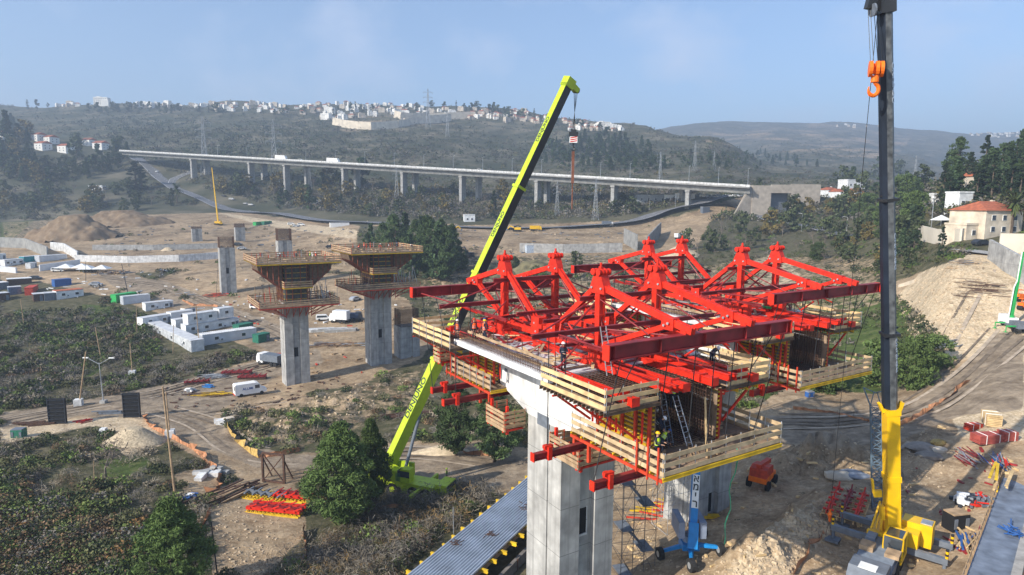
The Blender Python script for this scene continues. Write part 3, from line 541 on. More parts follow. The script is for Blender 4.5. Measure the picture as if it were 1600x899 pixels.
for px, py in ((933, 201), (943, 202), (697, 182), (704, 180)): hh(px, py, random.choice((0, 4)), random.uniform(-.4, .4), 'lowest on the slope below the others', 'low on the far slope', .9)
row_houses([(1500, 209), (1640, 206), (1640, 216), (1530, 215)], 36, 'in the pale far town at the right end of the skyline', 'in the far right town', (0, 1, 5, 4), (.7, 1.1))
row_houses([(1290, 195), (1390, 196), (1390, 201), (1300, 200)], 7, 'tiny on the farthest ridge behind the black boom', 'on the farthest ridge', (0, 1), (.8, 1.2))
# pale terrace walls
TW = mat('terrace_stone', (.66, .58, .46), .9, var=.22, scale=.15)
for pts, h, lb in (([(520, 195), (535, 199), (560, 202), (580, 203), (600, 202), (622, 200), (640, 197)], 12, 'pale curved terrace wall at the foot of the hilltop houses, lowest and longest'), ([(632, 197), (664, 193), (705, 189)], 13, 'pale terrace wall stepping up right of the lowest one'), ([(616, 184), (626, 187), (645, 188.5), (660, 187), (670, 184)], 13, 'rounded pale terrace bastion below the hilltop houses'), ([(672, 187), (700, 186), (735, 185)], 12, 'rightmost pale terrace wall under the hilltop houses')):
    P = [gp(*p) for p in pts]; b = MB()
    for a, c in zip(P, P[1:]): b.beam(Vector((a.x, a.y, a.z+h/2-3)), Vector((c.x, c.y, c.z+h/2-3)), 2, h+6)
    tag(b.build('terrace_wall', TW), lb, 'wall')
def house(name, px, py, w, d, h, rz, wallm, label, roof='hip', wins=(3, 2), cat='house', chimney=True):
    p = gp(px, py); t = thing(name, label, cat, p, rz)
    b = MB(); b.box((0, 0, h/2-2), (w, d, h+4)); wl = b.build('wall', wallm, t)
    r = MB(); e = .5; k = .24*d
    if roof == 'hip': r.add([(-w/2-e, -d/2-e, h), (w/2+e, -d/2-e, h), (w/2+e, d/2+e, h), (-w/2-e, d/2+e, h), (-w*.22, 0, h+k), (w*.22, 0, h+k)], [(0, 1, 5, 4), (1, 2, 5), (2, 3, 4, 5), (3, 0, 4), (3, 2, 1, 0)])
    elif roof == 'gable': r.add([(-w/2-e, -d/2-e, h), (w/2+e, -d/2-e, h), (w/2+e, d/2+e, h), (-w/2-e, d/2+e, h), (-w/2-e, 0, h+k), (w/2+e, 0, h+k)], [(0, 1, 5, 4), (1, 2, 5), (2, 3, 4, 5), (3, 0, 4), (3, 2, 1, 0)])
    else: r.box((0, 0, h+.25), (w+.3, d+.3, .5))
    rf = r.build('roof', TILE if roof != 'flat' else wallm, t)
    if chimney: c = MB(); c.box((w*.25, d*.1, h+k*.8), (.8, .8, 1.6)); c.build('chimney', wallm, rf)
    for sd in (0, 1):
        for i in range(wins[0]):
            for j in range(wins[1]):
                x = -w/2+w*(i+.7)/(wins[0]+.4); z = 1.5+j*2.9; f = MB()
                if sd == 0: f.box((x, -d/2-.03, z), (1.3, .12, 1.4)); 
                else: f.box((w/2+.03, -d/2+d*(i+.7)/(wins[0]+.4), z), (.12, 1.3, 1.4))
                wi = f.build('window', WHITE, t); q = MB()
                if sd == 0: q.box((x, -d/2-.1, z), (1.1, .06, 1.2))
                else: q.box((w/2+.1, -d/2+d*(i+.7)/(wins[0]+.4), z), (.06, 1.1, 1.2))
                q.build('pane', PANE, wi)
    return t
house('stone_villa', 1537, 366, 12.5, 10, 6.2, .28, STONE, 'large stone villa with red hipped roof on the right hillside', 'hip', (3, 2))
house('stone_annex', 1503, 372, 5, 6, 3.4, .28, STONE, 'low stone annex with flat roof at the left of the stone villa', 'flat', (1, 1), chimney=False)
house('white_house', 1497, 325, 5, 5, 4.5, .2, OFFW, 'small white flat-roofed house among cypresses left of the villa roof', 'flat', (2, 1), chimney=False)
house('white_house', 1458, 322, 5, 5, 4, .2, OFFW, 'small white flat-roofed house just right of the black boom', 'flat', (2, 1), chimney=False)
house('cottage', 1515, 293, 6, 6, 3.6, .4, HC, 'cottage with red roof highest among the right-hand trees', 'hip', (2, 1))
house('apartment_house', 1330, 300, 14, 9, 7.5, .25, OFFW, 'white flat-roofed apartment house left of the black boom', 'flat', (4, 2), chimney=False)
for i, (px, py, w, lb) in enumerate(((1256, 307, 8, 'leftmost red-roofed house in the row right of the abutment'), (1275, 308, 9, 'second red-roofed house from the left in the row right of the abutment'), (1295, 306, 10, 'middle red-roofed house of the row in front of the white apartment house'), (1311, 309, 9, 'fourth red-roofed house in the row, touching the white apartment house'), (1332, 309, 9, 'rightmost red-roofed house of the row below the white apartment house'))): house('row_house', px, py, w, 8, 3.6, .2+.1*i, OFFW, lb, 'gable' if i % 2 else 'hip', (2, 1))
for i, (px, py, w, lb) in enumerate(((8, 218, 13, 'red-roofed house at the left edge of the picture on the wooded hill'), (62, 220, 11, 'red-roofed house left of centre of the wooded left hill, upper left'), (80, 224, 12, 'red-roofed house with pale gable beside the upper left one on the wooded hill'), (68, 234, 12, 'lower red-roofed house in the trees on the wooded left hill'), (104, 238, 12, 'red-roofed house lowest of the wooded left hill, left of the pair'), (140, 228, 11, 'red-roofed house, left half of the pair nearest the viaduct'), (158, 233, 12, 'red-roofed house with white gable, right half of the pair nearest the viaduct'))): house('red_roof_house', px, py, w*1.15, 12, 7.0, -.5+.05*i, HW, lb, 'gable', (2, 2), chimney=False)
house('farm_house', 733, 346, 7, 6, 4, .2, OFFW, 'white house behind the lime boom above the dirt terrace', 'flat', (2, 1), chimney=False)
house('ruined_house', 497, 318, 14, 7, 4, .1, STONE, 'pale flat-roofed stone building in trees below the viaduct', 'flat', (3, 1), chimney=False)
house('shed', 152, 296, 14, 5, 3.2, -.05, OFFW, 'long white shed on bare ground left of the curving road', 'flat', (3, 1), 'shed', False)
house('shed', 1022, 315, 26, 8, 4, .05, mat('grey_sheet', (.34, .36, .38), .5), 'long grey shed below the right part of the viaduct', 'flat', (5, 1), 'shed', False)
house('shed', 1070, 312, 12, 5, 3.4, .05, OFFW, 'white shed beside the last viaduct pier', 'flat', (2, 1), 'shed', False)
# ---------------------------------------------------------------- trees
LEAF = bpy.data.materials.new('leaf'); LEAF.use_nodes = True
def _leaf():
    t = LEAF.node_tree; b = t.nodes['Principled BSDF']; b.inputs['Roughness'].default_value = .75; b.inputs['Specular IOR Level'].default_value = .15
    a = t.nodes.new('ShaderNodeAttribute'); a.attribute_name = 'tint'; g = t.nodes.new('ShaderNodeObjectInfo'); r = t.nodes.new('ShaderNodeMapRange'); r.inputs[3].default_value = .7; r.inputs[4].default_value = 1.3
    t.links.new(g.outputs['Random'], r.inputs[0]); m = t.nodes.new('ShaderNodeMix'); m.data_type = 'RGBA'; m.blend_type = 'MULTIPLY'; m.inputs[0].default_value = 1
    t.links.new(a.outputs['Color'], m.inputs[6]); t.links.new(r.outputs[0], m.inputs[7]); t.links.new(m.outputs[2], b.inputs['Base Color'])
_leaf()
BARK = mat('bark', (.10, .075, .055), .95, var=.4, scale=2); TWIG = mat('bare_twig', (.17, .14, .115), .95, var=.3)
def rquads(P, size, nrm=None, asp=1.0):
    n = len(P); a = RNG.normal(size=(n, 3)); a /= np.linalg.norm(a, axis=1)[:, None]; b = RNG.normal(size=(n, 3))
    if nrm is not None: b = b*.6+np.cross(nrm, a)
    b -= a*(a*b).sum(1)[:, None]; b /= np.linalg.norm(b, axis=1)[:, None]+1e-9
    s = np.broadcast_to(np.asarray(size, float), (n,))[:, None]*.5; A = a*s; B = b*s*asp
    return np.stack([P-A-B*.6, P+A*.5-B, P+A+B*.6, P-A*.5+B], 1).reshape(-1, 3)
def crown(shape, h, r, nclump, nq, size, base=.25, tint=(.05, .08, .03), lump=.5, asp=1.0):
    Ps = []; Cs = []
    for k in range(nclump):
        u = (k+.5)/nclump; z = base+(1-base)*RNG.random()
        if shape == 'pine': rr = r*math.sin(math.pi*min(1, max(.03, (z-base*.7)/(1.02-base*.7)))**.75)*1.0
        elif shape == 'cone': rr = r*(1.02-z)/(1-base)*1.0
        elif shape == 'cypress': rr = r*min(1, (1.03-z)*2.6)*min(1, (z-base+.08)*6)
        else: rr = r*math.sqrt(max(.02, 1-((z-base-(1-base)*.45)/((1-base)*.56))**2))
        an = RNG.random()*6.283; q = rr*math.sqrt(RNG.random())*.95
        c = np.array([math.cos(an)*q, math.sin(an)*q, z*h]); cr = r*lump*(.6+.6*RNG.random())*(.6 if shape == 'cypress' else 1)
        d = RNG.normal(size=(nq, 3)); d /= np.linalg.norm(d, axis=1)[:, None]; p = c+d*cr*(RNG.random((nq, 1))**.4)*np.array([1, 1, .7])
        Ps.append(p); f = .75+.5*RNG.random(); Cs.append(np.tile(np.array(tint)*f, (nq, 1))*(.8+.4*RNG.random((nq, 1))))
    P = np.concatenate(Ps); T = np.concatenate(Cs); return rquads(P, size*(.6+.8*RNG.random(len(P))), asp=asp), np.repeat(T, 4, 0)
def tree_proto(name, cat, shape, h, r, nc, nq, size, base, tint, limbs=7, bark=None, lump=.42, asp=1.0):
    t = thing(name, '', cat); V, T = crown(shape, h, r, nc, nq, size, base, tint, lump, asp)
    c = quads('crown', V, T, LEAF); c.parent = t
    b = MB(); top = h*(.85 if shape != 'round' else .55); b.tube((0, 0, -.5), (0, 0, top*.5), h*.022, h*.015, 7); b.tube((0, 0, top*.5), (.05*h*.3, 0, top), h*.015, h*.004, 6)
    for i in range(limbs):
        z = top*(.35+.5*i/limbs); a = i*2.4; q = r*.7*(1-.4*i/limbs); b.tube((0, 0, z), (math.cos(a)*q, math.sin(a)*q, z+q*.45), h*.008, h*.002, 5)
    b.build('trunk', bark or BARK, t); return t
def bare_proto(name, h, r, tint=(.15, .12, .09), cat='tree', depth=4, leafy=0):
    t = thing(name, '', cat); b = MB()
    def br(p, d, L, rad, k):
        q = p+d*L; b.tube(p, q, rad, rad*.6, 5 if k < 2 else 3)
        if k < depth:
            for i in range(3): a = Vector((random.gauss(0, 1), random.gauss(0, 1), random.gauss(.35, .6))); br(q, (d+a*.62).normalized(), L*.72, rad*.6, k+1)
    br(Vector((0, 0, -.3)), Vector((0, 0, 1)), h*.3, h*.022, 0); b.build('trunk', TWIG, t)
    n = 260; P = RNG.normal(size=(n, 3)); P /= np.linalg.norm(P, axis=1)[:, None]; P = P*RNG.random((n, 1))**.4*np.array([r, r, h*.33])+np.array([0, 0, h*.68]); c = quads('crown', rquads(P, .12*h*(.3+.5*RNG.random(n)), asp=.16), np.tile(tint, (n*4, 1)), LEAF); c.parent = t; return t
PINE = tree_proto('pine_tree', 'pine tree', 'pine', 12, 4.6, 230, 120, .46, .08, (.080, .122, .034), 14, lump=.19, asp=.22)
PINE2 = tree_proto('pine_tree', 'pine tree', 'pine', 12, 3.9, 120, 70, .55, .10, (.066, .102, .036), 9, lump=.24, asp=.25)
FP = tree_proto('pine_tree', 'pine tree', 'pine', 10, 3.2, 24, 20, .85, .10, (.042, .066, .028), 3, lump=.36)
FR = tree_proto('broadleaf_tree', 'tree', 'round', 8, 3.6, 24, 20, .75, .1, (.062, .078, .032), 3, lump=.36)
FY = tree_proto('broadleaf_tree', 'tree', 'round', 7, 3.2, 24, 20, .7, .1, (.16, .125, .04), 3, lump=.36)
CY = tree_proto('cypress_tree', 'cypress tree', 'cypress', 13, 1.7, 70, 40, .36, .02, (.030, .048, .024), 2, lump=.5)
CONE = tree_proto('pine_tree', 'pine tree', 'cone', 12, 3.4, 80, 34, .5, .08, (.045, .072, .030), 5, lump=.24)
BR = tree_proto('broadleaf_tree', 'tree', 'round', 7, 3.4, 110, 60, .26, .04, (.075, .11, .032), 5, lump=.28)
BARE = bare_proto('bare_tree', 6, 3); BAREF = bare_proto('bare_tree', 6, 2.6, (.14, .12, .10), depth=3)
USED = set()
def put(src, px, py, hpx, label, group, rz=None, wide=1.0, hh0=None):
    try: p = gp(px, py)
    except ValueError: return
    h0 = {PINE.name: 12, PINE2.name: 12, FP.name: 10, FR.name: 8, FY.name: 7, CY.name: 13, CONE.name: 12, BR.name: 7, BARE.name: 6, BAREF.name: 6}[src.name]
    s = hpx*p.y/1000/h0; rz = random.uniform(0, 6.28) if rz is None else rz
    if src.name in USED: o = dup(src, p, rz)
    else: o = src; USED.add(src.name); o.location = p; o.rotation_euler.z = rz
    o.scale = (s*wide, s*wide, s); o['label'] = label; o['group'] = group; return o
def spread(poly, n, srcs, hp, label, group, mind=7, wide=(.85, 1.2)):
    xs = [p[0] for p in poly]; ys = [p[1] for p in poly]; k = 0; got = []; tr = 0
    while k < n and tr < n*60:
        tr += 1; x, y = random.uniform(min(xs), max(xs)), random.uniform(min(ys), max(ys))
        if (-5 < x < 22 and 205 < y < 232) or (48 < x < 118 and 212 < y < 256) or (126 < x < 178 and 218 < y < 250) or not inpoly(np.array([x]), np.array([y]), poly)[0] or any(abs(x-a) < mind and abs(y-b_) < mind*.6 for a, b_ in got): continue
        got.append((x, y)); s = random.choice(srcs); nm = s['category']
        put(s, x, y, random.uniform(*hp), label[s.name.split('.')[0]] if isinstance(label, dict) else label, group, None, random.uniform(*wide)); k += 1
def LB(where): return {'pine_tree': 'dark green pine '+where, 'broadleaf_tree': 'rounded leafy tree '+where, 'cypress_tree': 'narrow dark cypress '+where, 'bare_tree': 'leafless grey tree '+where}
# foreground pines, each its own
put(PINE, 536, 822, 172, 'large rounded pine in front of the lime crane, the bigger and nearer of two', 'foreground pines', 1.0, .98)
put(PINE, 582, 792, 146, 'rounded darker pine hiding the rear of the lime crane, behind the bigger pine', 'foreground pines', 3.0, .62)
put(PINE, 272, 935, 172, 'rounded bright green pine cut by the bottom edge at lower left', 'foreground pines', 4.0, 1.0)
put(PINE2, 712, 712, 118, 'loose pine growing below the left cantilever platform, left one', 'pines under the left cantilever', 2, 1.0)
put(PINE2, 772, 722, 124, 'loose pine growing below the left cantilever platform, against the near pier', 'pines under the left cantilever', 5, 1.15)
put(BARE, 166, 752, 92, 'leafless spreading tree beside the gravel heap at lower left', 'bare trees in the foreground', 1, 1.1)
put(BR, 1425, 608, 84, 'bushy green tree right behind the black boom', 'green trees by the right-hand track', 1, .78)
put(BR, 1375, 600, 70, 'bushy green tree left of the black boom below the platform', 'green trees by the right-hand track', 2, 1.2); put(BR, 1290, 612, 55, 'bushy dark tree in shade below the far work platform', 'green trees by the right-hand track', 3, 1.3)
put(BR, 1460, 575, 52, 'small green tree at the foot of the stony slope', 'green trees by the right-hand track', 4, 1.1)
for i, (px, py, hp) in enumerate(((580, 400, 48), (598, 412, 62), (618, 418, 80), (634, 408, 72), (650, 424, 78), (668, 432, 92), (684, 438, 88), (698, 440, 84), (706, 425, 72), (660, 405, 64), (690, 415, 70), (612, 400, 62), (641, 438, 70), (675, 410, 66), (574, 408, 42))): put(PINE2 if i % 3 else CONE, px, py, hp, 'tall pine in the grove behind the second formwork head', 'pine grove behind the formwork piers', None, .9)
spread([(0, 190), (35, 200), (60, 212), (180, 228), (205, 250), (190, 270), (120, 285), (0, 290)], 60, (FR, FP, FR, CONE, FY, FP), (14, 30), LB('on the wooded slope at far left'), 'trees on the far left slope', 8)
put(CONE, 12, 225, 48, 'tallest dark tree at the left edge of the skyline', 'trees on the far left slope'); put(CY, 213, 298, 45, 'dark broad cypress left of the curving road', 'cypresses left of the road', None, 2.2); put(CY, 222, 297, 36, 'dark broad cypress touching the one beside the curving road', 'cypresses left of the road', None, 1.8); put(CY, 269, 322, 28, 'slim dark cypress on the near side of the curving road', 'cypresses left of the road', None, 1.1)
spread([(0, 300), (200, 300), (250, 320), (200, 335), (0, 335)], 26, (FR, BAREF, FR, FY), (14, 26), LB('in the hedge beyond the dirt heaps'), 'trees beyond the dirt heaps', 10)
spread([(40, 168), (320, 172), (400, 178), (520, 170), (720, 166), (870, 190), (960, 208), (960, 212), (860, 200), (700, 172), (500, 182), (40, 174)], 70, (FP, FR, FP, CY), (7, 15), LB('between houses on the skyline'), 'trees on the skyline', 6)
spread([(880, 215), (1000, 225), (1060, 262), (1040, 275), (900, 265), (820, 250)], 80, (CONE, FP, FP), (13, 24), LB('in the dark plantation behind the viaduct'), 'pine plantation behind the viaduct', 6)
spread([(1060, 245), (1200, 240), (1300, 262), (1180, 268), (1070, 262)], 34, (CONE, FP), (8, 14), LB('on the blue far slope behind the viaduct end'), 'far pines behind the viaduct end', 6)
spread([(300, 290), (560, 290), (560, 335), (420, 325)], 34, (FR, BAREF, FP, FY), (14, 32), LB('below the left half of the viaduct'), 'trees below the left half of the viaduct', 10)
spread([(560, 300), (1000, 300), (1000, 335), (560, 342)], 46, (FR, BAREF, FR, FY, BAREF), (12, 26), LB('below the middle of the viaduct'), 'trees below the middle of the viaduct', 10)
put(FP, 566, 292, 44, 'big rounded pine standing before the viaduct and hiding one pier', 'trees below the left half of the viaduct', None, 1.3); put(CY, 524, 285, 36, 'dark cypress before the viaduct left of the big rounded pine', 'cypresses below the viaduct', None, 1.1); put(CY, 772, 342, 44, 'slim tall cypress beside the lime boom', 'cypresses below the viaduct', None, .9)
spread([(1180, 330), (1380, 320), (1385, 430), (1300, 420), (1200, 380)], 44, (FR, BAREF, BR, FY, FR), (18, 38), LB('in the thicket left of the black boom'), 'thicket left of the black boom', 12)
spread([(1060, 385), (1190, 350), (1200, 400), (1080, 420)], 18, (BAREF, FR, BAREF), (18, 34), LB('in the thicket behind the red towers'), 'thicket behind the red towers', 12)
spread([(1408, 325), (1432, 310), (1432, 400), (1408, 440)], 14, (CONE, FR, FP, BR), (28, 50), LB('on the slope just right of the black boom'), 'trees just right of the black boom', 12)
spread([(1450, 285), (1600, 255), (1640, 260), (1640, 315), (1480, 320)], 30, (CONE, FP, CY, PINE2, CY), (34, 62), LB('on the crest above the stone villa'), 'trees on the right crest', 11)
for i, (px, py, hp, w) in enumerate(((1535, 312, 62, 1.3), (1548, 316, 70, 1.1), (1480, 330, 58, 1.3), (1525, 318, 58, 1.2), (1578, 312, 66, 1.2), (1470, 402, 48, 1.0), (1592, 318, 60, 1.3))): put(CY, px, py, hp, ('tall dark cypress beside the stone villa', 'dark cypress in front of the pale retaining wall')[i == 5], 'cypresses by the villa' if i != 5 else 'cypress by the wall', None, w)
spread([(1290, 285), (1390, 280), (1450, 290), (1440, 310), (1380, 312)], 16, (FP, FR, CY), (18, 34), LB('around the white apartment house'), 'trees around the apartment house', 10)
def palm(px, py, hpx, label):
    p = gp(px, py); h = hpx*p.y/1000; t = thing('palm_tree', label, 'palm tree', p); b = MB(); b.tube((0, 0, -.3), (0, 0, h*.75), h*.03, h*.024, 8); b.build('trunk', BARK, t)
    V = []; cr = h*.42
    for i in range(70):
        a = random.uniform(0, 6.28); el = random.uniform(-.7, 1.2); q = np.array([0, 0, h*.75]); d = np.array([math.cos(a)*math.cos(el), math.sin(a)*math.cos(el), math.sin(el)]); L = cr/6; s = np.array([-math.sin(a), math.cos(a), 0])*cr*.07
        for k in range(6): n_ = q+d*L; w0 = s*(1-.12*k); w1 = s*(1-.12*(k+1)); V += [q-w0, q+w0, n_+w1, n_-w1]; q = n_; d = d+np.array([0, 0, -.16]); d /= np.linalg.norm(d)
    c = quads('crown', np.array(V), np.tile((.075, .095, .03), (len(V), 1)), LEAF); c.parent = t
palm(1580, 366, 64, 'large palm in front of the stone villa at the right edge'); palm(1186, 303, 24, 'palm beside the road at the viaduct abutment'); palm(1497, 305, 34, 'palm among cypresses left of the red-roofed cottage'); palm(277, 318, 30, 'small palm on the near side of the curving road')
# ---------------------------------------------------------------- scrub
def scrub(name, rows, n, R, nq, tints, xr=(-120, 1720), polys=None, keep=1.0, zf=.8, qs=.42, asp=.7, avoid=True, clump=-9):
    px = RNG.uniform(*xr, n); py = RNG.uniform(*rows, n); ok = np.ones(n, bool)
    if polys: 
        ok[:] = False
        for p in polys: ok |= inpoly(px, py, p)
    if avoid:
        for p in DIRT+TRACK+KEEP: ok &= ~inpoly(px, py, p)
    px, py = px[ok], py[ok]; P = ghits(px, py); g = ~np.isnan(P).any(1); P = P[g]
    cl = vnoise(P[:, 0]/7, P[:, 1]/11, 13)+.6*vnoise(P[:, 0]/2.6, P[:, 1]/4, 14); P = P[cl > clump]
    dn = vnoise(P[:, 0]/22*60/(P[:, 1]*.2+40), P[:, 1]/22*60/(P[:, 1]*.2+40), 9)+.5; g = RNG.random(len(P)) < np.clip(.35+dn*1.1, 0, 1); P = P[g]; dn = dn[g]; m = len(P)
    r = RNG.uniform(*R, m)*(.6+.8*RNG.random(m)); tt = np.array([c for c, _ in tints]); w = np.array([k for _, k in tints], float); ti = RNG.choice(len(tt), m, p=w/w.sum()); T = tt[ti]*(.7+.6*RNG.random((m, 1)))
    d = RNG.normal(size=(m, nq, 3)); d[..., 2] = np.abs(d[..., 2]); d /= np.linalg.norm(d, axis=2)[..., None]; Q = P[:, None, :]+d*r[:, None, None]*(.35+.65*RNG.random((m, nq, 1))**.6)*np.array([1, 1, zf]); Q[..., 2] += .02
    V = rquads(Q.reshape(-1, 3), np.minimum(np.repeat(r, nq)*qs, np.repeat(P[:, 1], nq)*(.0040 if asp > .3 else .009))*(.6+.8*RNG.random(m*nq)), d.reshape(-1, 3), asp); Tn = np.repeat(T, nq, 0)*(.75+.5*RNG.random((m*nq, 1)))
    return quads(name, V, np.repeat(Tn, 4, 0), LEAF, 'stuff')
KEEP = [[(218, 480), (300, 470), (420, 500), (420, 530), (300, 560), (260, 550)], [(170, 450), (280, 455), (280, 490), (200, 490)], [(0, 420), (190, 440), (150, 482), (0, 490)], [(600, 930), (640, 880), (835, 735), (900, 740), (900, 930)],
 [(1440, 375), (1600, 400), (1600, 340), (1440, 340)], [(0, 370), (200, 372), (345, 378), (345, 412), (160, 412), (0, 420)], [(415, 150), (420, 140), (430, 150)]]
GRN = (.075, .11, .026); OLV = (.085, .088, .038); DRY = (.20, .17, .125); BRN = (.14, .09, .05); DKG = (.042, .060, .024); TAN2 = (.28, .22, .14); GRYB = (.15, .135, .115)
KEEP += [[(205, 240), (240, 255), (300, 290), (440, 325), (600, 340), (760, 346), (960, 340), (1040, 325), (1110, 300), (1140, 312), (1060, 340), (960, 358), (740, 364), (500, 352), (330, 325), (270, 305), (215, 255)], [(300, 262), (310, 272), (280, 295), (262, 290)], [(1070, 318), (1150, 315), (1200, 335), (1350, 365), (1350, 382), (1230, 362), (1150, 330)]]
KEEP += [[(-5, 205), (22, 205), (22, 228), (-5, 228)], [(48, 208), (118, 214), (118, 250), (48, 246)], [(126, 214), (178, 218), (178, 246), (126, 242)]]
scrub('yard_scrub', (352, 470), 2200, (.5, 1.7), 50, ((OLV, 4), (GRN, 2), (GRYB, 3), (DRY, 2), (DKG, 1.5)), xr=(120, 1250), qs=.28, avoid=False, clump=.22)
spread([(700, 410), (900, 402), (1060, 408), (1060, 440), (880, 450), (720, 450)], 16, (FR, BAREF, BR), (14, 26), LB('on the rough ground behind the red towers'), 'trees on the rough ground behind the red towers', 14)
spread([(350, 300), (560, 318), (560, 340), (430, 330)], 12, (FR, BAREF, FP), (12, 24), LB('along the near side of the curving road'), 'trees along the curving road', 10)
scrub('field_scrub', (465, 640), 3000, (.5, 1.9), 90, ((OLV, 4), (DKG, 1.5), ((.10, .14, .035), 4), (GRYB, 2), ((.14, .10, .07), 1)), xr=(-150, 440), qs=.24, clump=-.05)
scrub('field_scrub', (465, 640), 900, (.7, 1.7), 80, ((GRYB, 4), (DRY, 2)), xr=(-150, 440), qs=.6, asp=.07)
scrub('far_pinewood', (185, 262), 5200, (2.5, 4.6), 14, ((DKG, 3), ((.035, .052, .026), 3)), polys=[[(880, 212), (990, 225), (1050, 262), (1000, 270), (860, 262)], [(370, 196), (470, 192), (520, 215), (470, 240), (330, 250)], [(120, 175), (330, 180), (300, 215), (150, 215)], [(1060, 245), (1220, 240), (1200, 266), (1070, 264)]], qs=.4, zf=1.6)
scrub('grass_tufts', (560, 940), 9000, (.15, .4), 16, ((DRY, 3), (TAN2, 3), (GRN, 3), (OLV, 2)), zf=1.1, asp=.12, qs=.7)
scrub('grass_tufts', (465, 640), 5000, (.2, .5), 16, ((DRY, 3), (TAN2, 2), ((.10, .14, .035), 4), (OLV, 2)), xr=(-150, 440), zf=1.0, asp=.14, qs=.7)
scrub('woodland', (292, 346), 3800, (1.4, 3.6), 30, ((GRYB, 4), ((.11, .095, .075), 3), (DKG, 2), (OLV, 2), ((.16, .12, .05), .8)), xr=(440, 1180), qs=.28, zf=1.1)
scrub('scrub', (530, 960), 4400, (.5, 1.5), 130, ((OLV, 4), ((.10, .14, .035), 3), (DRY, 2), (BRN, 1.0), (DKG, 2)), xr=(-150, 1250), qs=.22, clump=-.12)
scrub('bare_scrub', (540, 960), 1500, (.5, 1.5), 90, ((DRY, 3), (GRYB, 4), (BRN, 1)), xr=(-150, 1250), qs=.55, asp=.07)
scrub('scrub', (330, 540), 5600, (.6, 2.0), 44, ((OLV, 4), (GRN, 3.5), (DRY, 2), (GRYB, 1.5), (DKG, 3)), qs=.28)
scrub('woodland', (236, 345), 9000, (1.5, 4.0), 26, ((OLV, 3.5), (GRYB, 2.5), ((.09, .08, .06), 3), (DKG, 4), ((.13, .11, .04), .8)), qs=.3)
scrub('woodland', (150, 250), 15000, (2.0, 5.0), 10, (((.07, .07, .05), 3), ((.11, .095, .075), 2.5), (DKG, 4.5), (OLV, 3)), qs=.4)
scrub('dry_brush', (680, 950), 1700, (.9, 2.2), 150, ((DRY, 4), (GRYB, 5), (BRN, 1.2), ((.26, .17, .07), .8), (OLV, 1.5)), xr=(380, 830), polys=[[(480, 880), (560, 800), (700, 750), (830, 690), (830, 760), (640, 890), (600, 950), (400, 950), (420, 900)]], asp=.08, qs=.5, zf=1.1)
scrub('dry_brush', (680, 950), 420, (.6, 1.3), 110, ((OLV, 4), (GRN, 2), ((.26, .17, .07), 1), (DKG, 2)), xr=(380, 830), polys=[[(480, 880), (560, 800), (700, 750), (830, 690), (830, 760), (640, 890), (600, 950), (400, 950), (420, 900)]], asp=.5, qs=.2, zf=1.0)
scrub('dark_brush', (740, 960), 1000, (.8, 2.1), 300, ((BRN, 3), (DKG, 2.5), (OLV, 4), ((.10, .13, .035), 2), (GRYB, 2), ((.20, .11, .04), 1)), xr=(-120, 250), polys=[[(-120, 760), (120, 740), (240, 830), (200, 960), (-120, 960)]], qs=.2, clump=-.2)
# small building debris over the yards
def debris():
    for nm, m, zone, n in (('site_debris', WOOD_O, [(420, 440), (640, 470), (660, 560), (480, 600), (430, 540), (340, 480)], 170), ('site_debris', GREY, [(150, 345), (560, 352), (740, 356), (1000, 350), (980, 400), (700, 430), (400, 400), (150, 400)], 260), ('site_debris', RUST, [(240, 590), (430, 560), (560, 600), (440, 640), (260, 640)], 160), ('site_debris', OFFW, [(0, 440), (200, 420), (420, 440), (640, 470), (620, 540), (430, 500), (60, 470)], 200), ('site_debris', RED_O, [(330, 470), (560, 440), (640, 480), (560, 590), (440, 600)], 40), ('site_debris', WOOD, [(1200, 690), (1500, 650), (1600, 690), (1560, 860), (1400, 899), (1200, 899), (980, 880), (980, 760)], 150), ('site_debris', RED_D, [(1400, 680), (1600, 660), (1560, 860), (1440, 880)], 45)):
        xs = [q[0] for q in zone]; ys = [q[1] for q in zone]; px = RNG.uniform(min(xs), max(xs), n); py = RNG.uniform(min(ys), max(ys), n); k = inpoly(px, py, zone); b = MB()
        for q in ghits(px[k], py[k]):
            if np.isnan(q).any(): continue
            s = .5+q[1]/160; b.box((q[0], q[1], q[2]+.08), (random.uniform(.2, 1.3)*s, random.uniform(.1, .3)*s, random.uniform(.08, .3)*s), Matrix.Rotation(random.uniform(0, 3.1), 3, 'Z'))
        b.build(nm, m)['kind'] = 'stuff'
debris()
